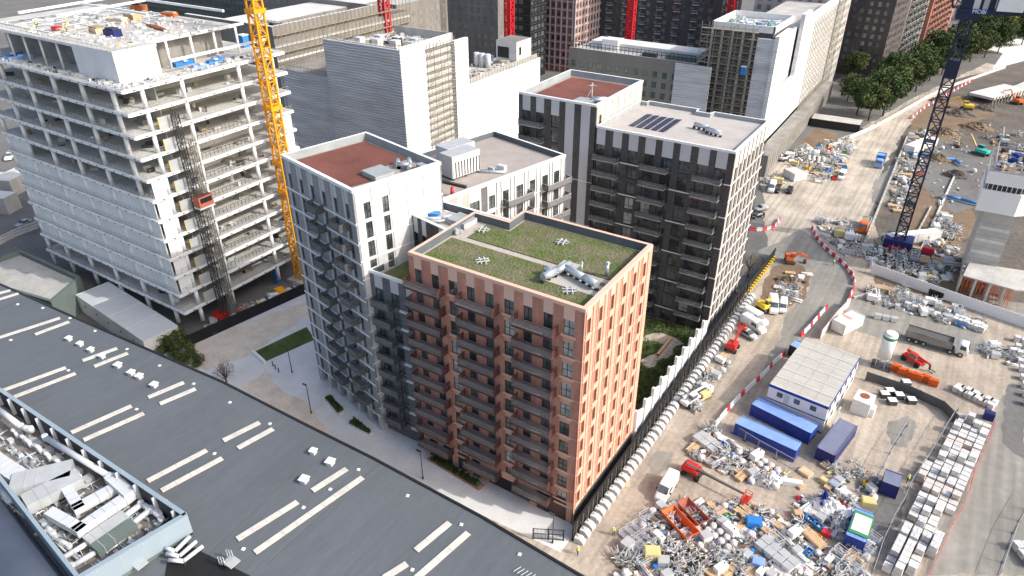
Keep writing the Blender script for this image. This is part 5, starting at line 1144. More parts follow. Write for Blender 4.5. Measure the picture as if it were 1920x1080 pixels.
def person_proto():
    T=thing('person','x','person'); me=bpy.data.meshes.new('body'); 
    V=[(0,0,.95),(0,0,1.2),(0,0,1.42),(0,0,1.52),(0,.02,1.64),(0,.02,1.74), (.1,0,.9),(.13,.05,.5),(.14,-.02,.08),(.14,.12,.04), (-.1,0,.9),(-.15,-.06,.5),(-.2,-.16,.08),(-.2,-.04,.04), (.2,0,1.38),(.27,.02,1.1),(.25,.16,.9), (-.2,0,1.38),(-.28,0,1.1),(-.26,.12,.88)]
    E=[(0,1),(1,2),(2,3),(3,4),(4,5),(0,6),(6,7),(7,8),(8,9),(0,10),(10,11),(11,12),(12,13),(2,14),(14,15),(15,16),(2,17),(17,18),(18,19)]
    Rr=[.15,.14,.16,.06,.1,.08,.1,.075,.055,.045,.1,.075,.055,.045,.07,.05,.04,.07,.05,.04]
    me.from_pydata(V,E,[]); o=bpy.data.objects.new('body',me); COL.objects.link(o); o.parent=T; me.materials.append(MATS['cloth_dark']); sk=o.modifiers.new('s','SKIN')
    for i,sv in enumerate(me.skin_vertices[0].data): sv.radius=(Rr[i],Rr[i]*.8); sv.use_root=(i==0)
    ss=o.modifiers.new('u','SUBSURF'); ss.levels=1; ss.render_levels=1
    m=MB(); m.cyl((0,0,.98),(0,0,1.44),.20,'hi_vis',10,.22); m.ob(W0,-.21,.21,-.17,.17,1.15,1.2,'white_paint'); m.build('vest',T)
    m=MB(); m.cyl((0,.02,1.71),(0,.02,1.80),.13,'white_paint',10,.07); m.cyl((0,.04,1.70),(0,.04,1.715),.16,'white_paint',10); m.build('helmet',T)
    m=MB(); m.cyl((0,.02,1.55),(0,.02,1.72),.095,'skin',10,.1); m.build('face',T)
    return Proto(T)
pp=person_proto()
for px,py,z,l in ((1150,1004,0,'person in yellow vest and helmet walking on the dusty yard'),(1083,1040,0,'person in yellow vest standing beside the end of the hoarding'),(71,54,ZR,'person in yellow vest on the left of the frame building roof'),(126,62,ZR,'person in vest working at the middle of the frame building roof'),(1562,498,0,'person in vest walking alone at the road junction'),(1668,925,0,'person in yellow vest behind the small grey roofed cabin'),(1700,905,0,'person in hi-vis vest near the block pallets')):
    g=G(px,py,z); pp.put(g[0],g[1],z,rnd.uniform(0,6),l)
# =============== vehicles ===============
def wheel(T,x,y,r=.34,w=.24,hub='metal_grey'):
    m=MB(); m.cyl((x,y-w/2,r),(x,y+w/2,r),r,'tyre',14); o=m.build('wheel',T); q=MB(); q.cyl((x,y-w/2-.01,r),(x,y+w/2+.01,r),r*.55,hub,10); q.build('rim',o)
def ring(x,zb,zm,zt,wb,wm,wt): return [(x,-wb,zb),(x,-wm,zm),(x,-wt,zt-.06),(x,-wt+.15,zt),(x,wt-.15,zt),(x,wt,zt-.06),(x,wm,zm),(x,wb,zb)]
def van_proto(paint='white_paint',L=5.8,H=2.45,name='van',car=False):
    T=thing(name,'x','van'); h=L/2; m=MB(); W=.98 if not car else .9
    if not car:
        st=[(-h,.35,1.3,H-.05,W-.05,W-.02,W-.12),(-h+.1,.35,1.3,H,W,W,W-.1),(h-2.1,.35,1.3,H,W,W,W-.1),(h-1.75,.35,1.3,H-.05,W,W,W-.14),(h-1.0,.35,1.15,1.42,W,W-.02,W-.1),(h-.25,.35,.9,1.15,W-.04,W-.06,W-.14),(h,.38,.7,.92,W-.15,W-.15,W-.25)]
    else:
        st=[(-h,.4,.75,.95,W-.1,W-.08,W-.15),(-h+.3,.3,.8,1.0,W,W,W-.08),(-h+1.0,.3,.85,H,W,W,W-.22),(h-2.2,.3,.85,H,W,W,W-.22),(h-1.25,.3,.8,.98,W,W,W-.08),(h-.2,.3,.7,.85,W-.05,W-.05,W-.12),(h,.35,.6,.7,W-.15,W-.15,W-.22)]
    m.loft([ring(*s) for s in st],paint,True); m.build('body',T)
    g=MB()
    if not car: g.add([(h-1.70,-.78,H-.12),(h-1.70,.78,H-.12),(h-.98,.84,1.47),(h-.98,-.84,1.47)],[(0,3,2,1)],'glass'); g.add([(p[0]+.02,p[1],p[2]+.03) for p in [(h-1.70,-.78,H-.12),(h-1.70,.78,H-.12),(h-.98,.84,1.47),(h-.98,-.84,1.47)]],[(0,3,2,1)],'glass')
    else: g.add([(h-2.14,-.62,H-.01),(h-2.14,.62,H-.01),(h-1.27,.78,1.02),(h-1.27,-.78,1.02)],[(0,3,2,1)],'glass'); g.add([(-h+.98,-.62,H-.01),(-h+.98,.62,H-.01),(-h+.35,.74,1.05),(-h+.35,-.74,1.05)],[(0,1,2,3)],'glass')
    g.build('windscreen',T)
    for s in(-1,1):
        g=MB(); yy=s*(W+.012); a=h-2.9 if not car else -h+1.0; b=h-1.6 if not car else h-1.7; zt=H-.4 if not car else H-.12; zb=1.4 if not car else .92; yt=s*(W-.07+.012) if not car else s*(W-.2)
        g.add([(a,yy,zb),(b+.3,yy,zb),(b,yt,zt),(a+.1,yt,zt)],[(0,1,2,3)],'glass'); g.build('side_window',T)
        g=MB(); g.bx(h-.12,s*.68,.78,.2,.3,.16,'glass_lit'); g.build('headlight',T)
        if not car: g=MB(); g.bx(h-1.5,s*(W+.15),1.35,.12,.2,.3,'frame_dark'); g.build('mirror',T)
    for x in(-h+1.15,h-1.0):
        for s in(-1,1): wheel(T,x,s*(W-.1))
    return Proto(T)
vw=van_proto(); cw=van_proto('white_paint',4.5,1.5,'car',True); cb=van_proto('black_board',4.6,1.5,'car',True); cs=van_proto('metal_grey',4.4,1.5,'car',True)
def putv(pr,fx,fy,bx_,by_,lab,cat='van',grp=None,sc=1):
    f=Vector(G(fx,fy));b=Vector(G(bx_,by_)); c=(f+b)/2; d=f-b; o=pr.put(c.x,c.y,0.03,atan2(d.y,d.x),lab,grp,sc); o['category']=cat; return o
putv(vw,1234,947,1262,899,'white panel van parked alone on the yard beside the orange skip')
putv(vw,1433,612,1398,592,'long white van at the far side of the parked vans by the hoarding'); putv(vw,1428,626,1395,606,'white van in the middle of the vehicles by the hoarding')
putv(cs,1416,639,1388,622,'grey car nearest the red boom among the vehicles by the hoarding','car'); putv(vw,1440,374,1452,340,'white van by the dark tower near two black cars'); 
putv(cb,1448,373,1464,345,'black car between the white van and another black car','car'); putv(cb,1474,373,1486,347,'black car on the right of the pair by the works road','car')
putv(vw,1450,592,1447,566,'silver white van beside the yellow dumper at the soil heap'); putv(vw,1466,592,1468,567,'small white van next to the red topped cabin by the soil heap',sc=.8)
putv(vw,1568,350,1585,318,'white van parked behind the barrier near the concrete wall',sc=.9); putv(cw,14,305,25,290,'white van half hidden at the left edge beyond frame building','van',sc=1.3)
for i,(a,b,c,d,p,l) in enumerate(((1402,412,1435,402,cb,'black car behind the red and white curved barrier'),(1412,398,1440,390,cs,'grey car behind the curved barrier by the dark tower'),(1575,340,1584,325,cw,'white car in the small car park by the concrete wall'),(30,430,60,415,cs,'grey car parked in the yard at the left edge'),(10,350,30,342,cb,'dark car parked at the far left edge'))): putv(p,a,b,c,d,l,'car')
def truck(T,L,cabm,bodym,bh,load='concrete_dk',axles=4):
    h=L/2; m=MB(); m.loft([ring(h-2.2,.6,1.6,2.9,1.2,1.22,1.1),ring(h-.4,.6,1.6,2.85,1.2,1.22,1.08),ring(h-.05,.6,1.4,1.9,1.15,1.18,1.1),ring(h,.5,.9,1.3,1.15,1.15,1.1)],cabm,True); m.build('cab',T)
    g=MB(); g.add([(h-.33,-.95,2.7),(h-.33,.95,2.7),(h,1.05,1.85),(h,-1.05,1.85)],[(0,3,2,1)],'glass'); g.build('windscreen',T)
    for s in(-1,1): g=MB(); g.add([(h-1.6,s*1.24,1.7),(h-.5,s*1.24,1.7),(h-.6,s*1.17,2.6),(h-1.6,s*1.17,2.6)],[(0,1,2,3)],'glass'); g.build('side_window',T)
    m=MB(); m.bx((-h+h-2.3)/2,0,.75,L-2.5,1.0,.3,'steel_dark'); m.build('chassis',T)
    b=MB(); x0=-h;x1=h-2.9; F=Fr(0,0,0); b.ob(F,x0,x1,-1.25,1.25,1.1,1.25,bodym); b.ob(F,x0,x1,1.17,1.25,1.25,bh,bodym); b.ob(F,x0,x1,-1.25,-1.17,1.25,bh,bodym); b.ob(F,x1-.1,x1,-1.17,1.17,1.25,bh+.4,bodym); b.ob(F,x0,x0+.1,-1.17,1.17,1.25,bh,bodym); b.ob(F,x0+.1,x1-.1,-1.17,1.17,1.25,bh-.25,load)
    for i in range(9): u=x0+.3+i*(x1-x0-.6)/8; b.ob(F,u,u+.1,1.25,1.32,1.2,bh,bodym); b.ob(F,u,u+.1,-1.32,-1.25,1.2,bh,bodym)
    b.build('tipper_body',T)
    xs=[h-1.2]+([h-3.0] if axles>3 else [])+[-h+1.0+i*1.35 for i in range(axles-2 if axles>3 else axles-1)]
    for x in xs:
        for s in(-1,1): wheel(T,x,s*1.08,.5,.32)
T=thing('tipper_truck','long grey tipper lorry with white cab on the wet concrete apron','truck'); truck(T,11.5,'white_paint','concrete_dk',2.7,'rubber_grey',5); pr=Proto(T); putv(pr,1815,669,1693,632,'long grey tipper lorry with white cab on the wet concrete apron','truck')
T=thing('tipper_truck','x','truck'); truck(T,8,'orange_paint','concrete_lt',2.0,'board',3); putv(Proto(T),1604,465,1632,395,'flat lorry with orange cab and pale empty bed beside the works road','truck')
T=thing('box_truck','x','truck'); truck(T,7.5,'blue_light','blue_bright',3.2,'blue_light',3); putv(Proto(T),1640,328,1655,293,'small bright blue box truck on the works road','truck')
def boomlift(paint,lab,px,py,ang,bl,be,cat='boom lift',name='boom_lift'):
    x,y=G(px,py); T=thing(name,lab,cat,(x,y,0),rz=0); F=Fr(x,y,ang); m=MB()
    m.ob(F,-1.5,1.5,-.7,.7,.45,.85,'steel_dark'); m.build('chassis',T)
    m=MB(); m.ob(F,-1.7,1.1,-1.0,1.0,.9,1.7,paint); m.ob(F,-1.4,.6,-.8,.8,1.7,2.0,paint); m.build('turret',T,bevel=.12)
    for u in(-1.1,1.1):
        for n in(-1.0,1.0):
            m=MB(); m.cyl(F.p(u,n-.18,.45),F.p(u,n+.18,.45),.45,'tyre',14); o=m.build('wheel',T)
    m=MB(); a=F.p(-1.2,.3,1.9); b=F.p(bl*cos(be),.3,1.9+bl*sin(be)); m.bar(a,b,.42,'rubber_grey' if paint!='red_paint' or cat=='boom lift' and be<.2 else paint,.26); m.build('boom',T)
    m=MB(); c=Vector(b); B=Fr(c.x,c.y,ang); z=c.z-.9
    m.ob(B,.1,1.1,-.9,.9,z,z+.08,paint)
    for u in(.1,1.1):
        for n in(-.9,0,.9): m.bar(B.p(u,n,z),B.p(u,n,z+1.1),.07,paint)
        for hh in(.55,1.1): m.bar(B.p(u,-.9,z+hh),B.p(u,.9,z+hh),.07,paint)
    for n in(-.9,.9):
        for hh in(.55,1.1): m.bar(B.p(.1,n,z+hh),B.p(1.1,n,z+hh),.07,paint)
    m.build('basket',T); return T
a=Vector(G(1298,888));b=Vector(G(1388,934))
boomlift('red_paint','red boom lift with long grey arm stretched across the yard',1298,890,atan2(b.y-a.y,b.x-a.x),8.5,-.02)
a=Vector(G(1372,655));b=Vector(G(1392,622)); boomlift('red_paint','red boom lift with raised red arm beside the parked vans',1372,655,atan2(b.y-a.y,b.x-a.x),4.5,.3)
def telehandler(px,py,ang,paint,lab,al=5,name='telehandler'):
    x,y=G(px,py); T=thing(name,lab,'telehandler',(x,y,0)); F=Fr(x,y,ang); m=MB(); m.ob(F,-2.2,1.8,-.9,.9,.6,1.3,paint); m.ob(F,-.9,.7,.1,1.0,1.3,1.5,paint); m.build('body',T,bevel=.1)
    m=MB(); m.ob(F,-.8,.6,.1,.95,1.5,2.4,'glass'); m.ob(F,-.85,.65,.05,1.0,2.4,2.5,paint); m.build('cab',T); m=MB(); m.bar(F.p(-2,-.3,2.0),F.p(al-2,-.3,1.5),.4,paint if al<6 else 'metal_white',.3); m.bar(F.p(al-2,-.3,1.5),F.p(al-1.8,-.3,.4),.3,'steel_dark'); m.build('boom',T); m=MB(); m.bar(F.p(al-1.8,-.7,.3),F.p(al-.8,-.7,.3),.12,'steel_dark'); m.bar(F.p(al-1.8,.2,.3),F.p(al-.8,.2,.3),.12,'steel_dark'); m.bar(F.p(al-1.8,-.8,.3),F.p(al-1.8,.3,.9),.12,'steel_dark'); m.build('fork',T)
    for u in(-1.6,1.2):
        for n in(-.9,.9): m=MB(); m.cyl(F.p(u,n-.2,.55),F.p(u,n+.2,.55),.55,'tyre',14); m.build('wheel',T)
telehandler(1294,755,1.25,'white_dirty','white telehandler by the concrete blocks along the hoarding',6.5); telehandler(1712,681,-.5,'red_paint','red telehandler between the silo and the orange barriers',5); telehandler(1470,300,1.3,'white_dirty','white handler machine at the far end of the brown yard',5)
def excavator(px,py,ang,paint,lab,arm='timber',s=1.):
    x,y=G(px,py); T=thing('excavator',lab,'excavator',(x,y,0)); F=Fr(x,y,ang)
    for n in(-1.1,1.1): m=MB(); m.ob(F,-1.9*s,1.9*s,n-.3,n+.3,.0,.85,'steel_dark'); m.build('track',T,bevel=.2)
    m=MB(); m.ob(F,-2.0*s,1.2*s,-1.25,1.25,1.0,2.1,paint); m.build('house',T,bevel=.15); m=MB(); m.ob(F,-.2,1.3*s,.35,1.25,2.1,3.0,'glass'); m.ob(F,-.25,1.35*s,.3,1.3,3.0,3.1,paint); m.build('cab',T)
    m=MB(); m.bar(F.p(1*s,-.2,1.6),F.p(3.8*s,-.2,4.4*s),.5,arm,.4); m.bar(F.p(3.8*s,-.2,4.4*s),F.p(6.6*s,-.2,3.2*s),.4,arm,.3); m.build('boom',T); m=MB(); m.bar(F.p(6.6*s,-.2,3.3*s),F.p(6.2*s,-.2,.8),.32,arm,.25); m.build('stick',T); m=MB(); m.ob(F,5.5*s,6.5*s,-.75,.35,.1,.9,'steel_dark'); m.build('bucket',T,bevel=.1)
excavator(1837,290,2.6,'teal_paint','teal excavator with tan arm on the dark excavation ground','timber',1.3); excavator(1812,205,3.4,'yellow_paint','dusty yellow excavator on the brown soil mounds','yellow_paint',1.1); excavator(1880,270,1.8,'metal_grey','grey excavator far out on the dark excavation','metal_grey',1.1)
excavator(1430,582,1.1,'yellow_paint','small yellow excavator beside the vans at the soil heap','yellow_paint',.55); excavator(1905,195,2.4,'orange_paint','orange excavator at the far right edge of the excavation','orange_paint',1.1); excavator(1480,492,.4,'orange_paint','orange mini excavator on the soil patch by the junction','orange_paint',.6)
# =============== cabins and containers ===============
def container(lab,a,b,c,d,H=2.6,side='blue_paint',top='blue_light',z0=0,roofz=None,rib=True,name='shipping_container',cat='container'):
    """a,b,c,d: pixel corners of the roof, a->b long/front side"""
    zz=z0+H; P=[Vector(G(*p,zz)) for p in (a,b,c,d)]; cx=sum(p.x for p in P)/4;cy=sum(p.y for p in P)/4; dv=(P[1]-P[0])+(P[2]-P[3]); an=atan2(dv.y,dv.x); L=((P[1]-P[0]).length+(P[2]-P[3]).length)/2; W=((P[2]-P[1]).length+(P[3]-P[0]).length)/2
    T=thing(name,lab,cat,(cx,cy,z0)); F=Fr(cx,cy,an); m=MB(); m.ob(F,-L/2,L/2,-W/2,W/2,z0+.12,zz-.1,side,top)
    for u in(-L/2,L/2-.12):
        for n in(-W/2,W/2-.12): m.ob(F,u-.02 if u<0 else u+.02,u+.10 if u<0 else u+.14,n-.02 if n<0 else n+.02,n+.1 if n<0 else n+.14,z0,zz,side)
    for n in(-W/2-.03,W/2-.09): m.ob(F,-L/2+.1,L/2-.1,n,n+.12,zz-.12,zz+.02,side,top)
    if rib:
        k=int(L/.28)
        for i in range(1,k):
            u=-L/2+i*L/k; m.ob(F,u-.05,u+.05,W/2,W/2+.035,z0+.25,zz-.15,side); m.ob(F,u-.05,u+.05,-W/2-.035,-W/2,z0+.25,zz-.15,side)
            m.ob(F,u-.05,u+.05,-W/2+.1,W/2-.1,zz-.1,zz-.05,top)
    m.build('body',T)
    g=MB(); E=Fr(*F.p(L/2,W/2,0)[:2],an+pi/2)
    for i in(0,1):
        g.ob(E,.12+i*(W/2-.1),W/2-.02+i*(W/2-.1),0,.03,z0+.2,zz-.15,side); g.bar(E.p(.5+i*(W/2-.1)+.3,.06,z0+.25),E.p(.5+i*(W/2-.1)+.3,.06,zz-.2),.05,'metal_grey')
    g.build('door',T); return T,F,L,W
container('blue shipping container nearest the camera in front of the site office',(1377,792),(1490,844),(1507,831),(1393,780))
container('blue shipping container squeezed between its twin and the white site office',(1408,757),(1520,812),(1535,797),(1425,743))
container('dark blue container with smooth grey blue roof right of the office',(1534,838),(1573,784),(1611,797),(1565,854),side='navy',top='blue_grey',rib=False)
container('small dark cabin with grey blue flat roof beside the wire fence',(1654,901),(1682,913),(1697,891),(1662,880),side='navy',top='blue_grey',rib=False)
T5,F5,L5,W5=container('blue container with green edged white sheet on its roof amid the scrap',(1583,999),(1618,1016),(1644,965),(1607,952))
m=MB(); m.ob(F5,-1.2,1.5,-2.3,2.3,2.62,2.72,'green_paint','green_paint'); m.ob(F5,-1.0,1.3,-1.7,1.8,2.72,2.78,'white_dirty'); tag(m.build('roof_sheet',loc=F5.p(0,0,2.62)),'white board with green edges lying on the blue container roof','board')
def office():
    Z=5.8; A=Vector(G(1443,720,Z));B=Vector(G(1554,764,Z));C=Vector(G(1626.5,674,Z)); an=atan2((B-A).y,(B-A).x); L=(B-A).length; W=(C-B).length
    T=thing('site_office','white two storey site office with blue trim and long grey ribbed roof','site cabin',(A.x,A.y,0)); f=Fr(A.x,A.y,an); r=Fr(B.x,B.y,an+pi/2); m=MB()
    m.ob(f,0,L,-W,0,0,Z,'white_paint','office_roof'); m.build('wall',T); m=MB(); m.ob(f,-.05,L+.05,0,.08,Z-.45,Z+.03,'blue_paint'); m.ob(r,0,W,0,.08,Z-.45,Z+.03,'blue_paint'); m.ob(f,0,L,0,.05,0,.25,'blue_paint'); m.ob(f,0,L,0,.04,2.75,2.95,'blue_paint'); m.ob(r,0,W,0,.04,2.75,2.95,'blue_paint'); m.build('trim',T)
    m=MB()
    n=int(W/3.0)
    for i in range(n+1): m.ob(f,.1,L-.1,-.2-i*(W-.4)/n,-.05-i*(W-.4)/n,Z,Z+.09,'white_dirty')
    for i in range(3): m.ob(f,(i+1)*L/4-.04,(i+1)*L/4+.04,-W+.1,-.1,Z,Z+.05,'concrete')
    m.build('roof_rib',T)
    w=window('w',1.0,.95,1,frame='frame_dark')
    for u in(1.6,4.6,7.4): part(w,T,f,u,.06,3.9)
    for k in range(int(W/3)):
        for z in(1.1,3.9): part(w,T,r,1+k*3.0,.06,z)
    m=MB(); m.ob(f,2.9,3.8,.0,.06,2.96,5.0,'metal_white'); m.build('door',T)
    m=MB(); 
    for i in range(12): m.bx(*r.p(2+i*.28,1.0,0)[:2],.1+i*.24,1.0,.28,.06,'metal_grey',None,an+pi/2)
    m.bar(r.p(2,1.5,1),r.p(5.3,1.5,3.9),.06,'metal_grey'); m.build('stair',T)
office()
T,F,L,W=container('white plant container with faded red marks on its roof on the apron',(1572,604),(1596,613),(1612,590),(1588,575),side='white_dirty',top='white_paint',rib=False)
m=MB()
for i in range(6): m.ob(F,-L/2+.3+i*.35,-L/2+.45+i*.35,-.5+.1*(i%2),.5,2.6,2.64,'red_brick_far')
m.build('roof_marking',T)
container('small blue canopy roof cabin behind the site office',(1481,646),(1499,655),(1512,645),(1494,637),H=2.6,side='frame_dark',top='blue_light',rib=False)
container('bright white cabin beside the blue crane base',(1700,452),(1712,460),(1727,418),(1717,412),H=2.8,side='white_dirty',top='white_paint',rib=False,name='site_cabin',cat='cabin')
container('white cabin row on the far side of the blue crane',(1716,275),(1735,280),(1742,255),(1724,250),H=2.8,side='white_dirty',top='white_paint',rib=False,name='site_cabin',cat='cabin')
container('long pale pink roofed shelter by the brown yard',(1478,318),(1500,330),(1506,320),(1485,310),H=2.6,side='white_dirty',top='block_pink',rib=False,name='site_cabin',cat='cabin')
def silo(px,py,lab):
    x,y=G(px,py); T=thing('cement_silo',lab,'silo',(x,y,0)); m=MB(); m.cyl((x,y,2.2),(x,y,7.6),1.25,'white_paint',24); m.cyl((x,y,.8),(x,y,2.2),.3,'white_paint',20,1.25); m.cyl((x,y,7.6),(x,y,7.9),1.25,'white_paint',24,.9); m.build('tank',T)
    m=MB(); m.cyl((x,y,6.6),(x,y,7.2),1.27,'green_paint',24,cap=False); m.build('green_band',T)
    for a in range(4): t=a*pi/2+.5; m=MB(); m.bar((x+1.15*cos(t),y+1.15*sin(t),0),(x+1.15*cos(t),y+1.15*sin(t),2.8),.16,'metal_white'); m.build('leg',T)
    m=MB(); m.bx(x,y,0,3.4,3.4,.12,'steel_dark'); m.build('base',T)
silo(1652,686,'white cement silo with green band standing at the office corner')
# generator and small white units
def boxt(nm,lab,cat,px,py,dims,mm,top=None,a=0,z=0,group=None,lid=None):
    x,y=G(px,py,z); m=MB(); m.bx(x,y,z+.08,dims[0],dims[1],dims[2]-.08,mm,top,a); m.bx(x,y,z,dims[0]*.9,dims[1]*.9,.08,'steel_dark',None,a); m.bx(x,y,z+dims[2],dims[0]*.85,dims[1]*.85,.06,lid or top or mm,None,a)
    return tag(m.build(nm,loc=(x,y,z)),lab,cat,group)
x,y=G(1614,768); m=MB(); m.bx(x,y,0,3.0,3.6,2.9,'white_dirty',None,-.1); m.cyl((x,y+.3,2.9),(x,y+.3,3.0),.8,'rust',14); m.bx(x+1.8,y-.5,0,.8,1.6,1.8,'white_paint',None,-.1); tag(m.build('water_tank',loc=(x,y,0)),'square white tank with rusty round lid behind the site office','tank')
for i,(a,b) in enumerate(((1657,744),(1671,757),(1684,746),(1707,755),(1667,738),(1697,722))):
    boxt('white_crate',['white topped crate, leftmost of the low crates behind the office','white topped crate nearest the camera behind the office','white topped crate in the middle behind the office','white topped crate at the right end behind the office','long white crate beside the dark screen','small white crate on the dark screen side'][i],'crate',a,b,(1.5,1.3,1.0),'steel_dark','white_paint',.5,group='white topped crates behind the office')
def line_thing(nm,lab,cat,pts,h,th,mm,seg=2.4,z=0,child='panel',top=None,gap=.02):
    P=[Vector(G(*p)) if len(p)==2 else Vector((p[0],p[1])) for p in pts]; T=thing(nm,lab,cat,(P[0].x,P[0].y,z)); c=0
    for a,b in zip(P,P[1:]):
        L=(b-a).length; n=max(1,round(L/seg)); F=Fr(a.x,a.y,atan2(b.y-a.y,b.x-a.x))
        for i in range(n): 
            m=MB(); m.ob(F,i*L/n+gap/2,(i+1)*L/n-gap/2,-th,0,z,z+h,mm,top); m.bar(F.p(i*L/n,-th/2,z),F.p(i*L/n,-th/2,z+h+.1),th*1.3,mm); m.build(child,T)
    return T
line_thing('site_hoarding','long white site hoarding between the excavation and the delivery yard','hoarding',[(1632,512),(1770,562),(1850,590),(1960,628)],2.6,.12,'panel_white',3.2,child='hoarding_panel')
line_thing('screen_fence','dark grey screen fence running behind the white topped crates','fence',[(1622,712),(1700,738),(1765,768),(1792,795)],1.9,.08,'rubber_grey',2.4,child='fence_panel')
line_thing('screen_fence','pale timber hoarding edge beside the concrete apron','fence',[(1538,636),(1568,598),(1592,574)],2.2,.12,'block_pink',2.4,child='fence_panel')
line_thing('road_wall','long pale wall separating the curving road from the trees','wall',[(1590,262),(1640,240),(1690,212),(1740,183),(1785,163),(1850,140),(1885,128)],1.3,.25,'concrete_lt',5,child='wall_panel')
def heras(nm,lab,pts,h=2.0):
    P=[Vector(G(*p)) for p in pts]; T=thing(nm,lab,'fence',(P[0].x,P[0].y,0))
    for a,b in zip(P,P[1:]):
        L=(b-a).length; n=max(1,round(L/3.4)); F=Fr(a.x,a.y,atan2(b.y-a.y,b.x-a.x))
        for i in range(n):
            u0=i*L/n+.03;u1=(i+1)*L/n-.03; m=MB()
            for u in(u0,u1): m.bar(F.p(u,0,0),F.p(u,0,h),.07,'metal_grey')
            for z in(.1,h): m.bar(F.p(u0,0,z),F.p(u1,0,z),.06,'metal_grey')
            for j in range(1,14): u=u0+(u1-u0)*j/14; m.bar(F.p(u,0,.1),F.p(u,0,h),.012,'metal_grey')
            m.ob(F,u0-.35,u0+.35,-.12,.12,0,.14,'rubber_grey'); m.build('fence_panel',T)
heras('wire_fence','steel mesh fence between the scrap yard and rows of block pallets',[(1795,770),(1770,810),(1740,862),(1705,915),(1690,950),(1670,985),(1650,1030),(1632,1085)])
heras('wire_fence','steel mesh fence crossing the lower right corner of the wet yard',[(1935,935),(1900,1000),(1870,1085)]); heras('wire_fence','steel mesh fence in front of the nearer blue container',[(1372,812),(1420,842),(1488,880)]); heras('wire_fence','mesh fence beside the car park by the concrete wall',[(1500,335),(1540,345),(1570,300),(1592,262)])
heras('wire_fence','mesh fence by the small grey roofed cabin',[(1700,800),(1668,850),(1640,905)])
# red/white barriers
def barrier(mm):
    t=thing('plastic_barrier','x','barrier'); m=MB(); sec=[(-.25,0),(.25,0),(.22,.25),(.10,.45),(.09,.95),(-.09,.95),(-.10,.45),(-.22,.25)]
    m.loft([[(x,y,z) for y,z in sec] for x in(-.72,-.7,.7,.72)],mm,False); m.build('shell',t); 
    f=MB(); f.bx(.73,0,.3,.08,.1,.4,mm); f.build('hinge',t); return Proto(t)
bR=barrier('red_plastic');bW=barrier('white_paint')
def barriers(pts,grp,red='bright red plastic road barrier in the ',white='white plastic road barrier in the ',step=1.5,pat=(1,0)):
    P=[Vector(G(*p)) for p in pts]; k=0; acc=0
    for a,b in zip(P,P[1:]):
        L=(b-a).length; n=max(1,round(L/step)); an=atan2(b.y-a.y,b.x-a.x)
        for i in range(n):
            c=a.lerp(b,(i+.5)/n); pr,lb=(bR,red) if pat[k%len(pat)] else (bW,white); pr.put(c.x,c.y,.02,an,lb+grp,'barriers in the '+grp); k+=1
barriers([(1522,428),(1530,448),(1548,468),(1566,484),(1585,500),(1598,518),(1602,536)],'curved line at the road junction')
barriers([(1600,540),(1592,560),(1580,585)],'short line below the road junction',pat=(1,1,0))
barriers([(1404,432),(1430,433),(1452,427),(1462,412)],'curved line by the dark tower car park')
barriers([(1551,576),(1535,594),(1518,614),(1500,632)],'line along the works road above the office',pat=(1,0,0))
barriers([(1470,665),(1452,680),(1430,705),(1402,730),(1380,752),(1355,780),(1340,800)],'line along the works road beside the office',pat=(1,0,0,0))
barriers([(1706,224),(1730,205),(1755,190),(1790,170),(1822,152)],'line along the curving road by the crane',pat=(1,0),step=2.6)
barriers([(1590,238),(1620,246),(1648,232)],'short white line beside the trees',pat=(0,0,0,1),step=2.2)
# red mesh line beside the pallets
P=[Vector(G(*p)) for p in ((1862,796),(1852,830),(1838,862),(1826,885),(1815,925),(1800,960),(1782,990),(1765,1030),(1738,1085))]
T=thing('barrier_mesh','red plastic mesh line along the block pallets','barrier mesh',(P[0].x,P[0].y,0))
for a,b in zip(P,P[1:]):
    n=max(1,int((b-a).length/2.2))
    for i in range(n):
        p=a.lerp(b,i/n);q=a.lerp(b,(i+1)/n); m=MB(); m.bar((*p,.85),(*q,.75),.05,'red_plastic'); m.bar((*p,.4),(*q,.35),.04,'red_plastic'); m.bar((*p,.6),(*q,.55),.04,'red_plastic'); m.bar((*p,0),(*p,1.0),.06,'red_plastic')
        m.bx((p.x+q.x)/2,(p.y+q.y)/2,.2,.03,(q-p).length,.03,'red_plastic',None,atan2((q-p).y,(q-p).x)-pi/2); m.build('mesh_section',T)
# pallets of blocks
def pallet(name,mm,h,wrap=None,layers=3):
    t=thing(name,'x','pallet'); m=MB()
    for i in range(3): m.bx(0,-.45+i*.45,0,1.15,.12,.1,'timber')
    m.bx(0,0,.1,1.2,1.0,.05,'timber'); m.build('pallet_base',t); m=MB()
    for k in range(layers):
        for i in range(3):
            for j in range(2): m.bx(-.4+i*.4,-.26+j*.52,.155+k*h/layers,.392,.51,h/layers-.012,mm)
    m.build('block_stack',t,bevel=.012); 
    return Proto(t)
pls=[pallet('block_pallet','block_grey',.85),pallet('block_pallet','white_dirty',1.0),pallet('block_pallet','block_pink',.8),pallet('block_pallet','plastic_wrap',1.1,layers=1)]
Lf=[(1798,778),(1775,815),(1752,850),(1725,895),(1712,935),(1696,965),(1678,1000),(1662,1040),(1645,1085)]; Rt=[(1850,800),(1842,832),(1824,860),(1808,895),(1798,920),(1785,948),(1768,985),(1752,1025),(1722,1085)]
rp=random.Random(21); labs=['pale grey concrete block pallet in the long rows beside the red mesh line','off-white block pallet in the long rows beside the red mesh line','pinkish brick pallet in the long rows beside the red mesh line','plastic wrapped pallet in the long rows beside the red mesh line']
POLY=[G(*p) for p in Lf]+[G(*p) for p in Rt[::-1]]
A0=Vector(G(1798,778));A1=Vector(G(1650,1075)); ax=(A1-A0).normalized(); nx_=Vector((-ax.y,ax.x)); an=atan2(ax.y,ax.x)
if (Vector(G(1850,800))-A0).dot(nx_)<0: nx_=-nx_
Ln=(A1-A0).length; row_=0; y_=-4.0; kind_=0; left=0
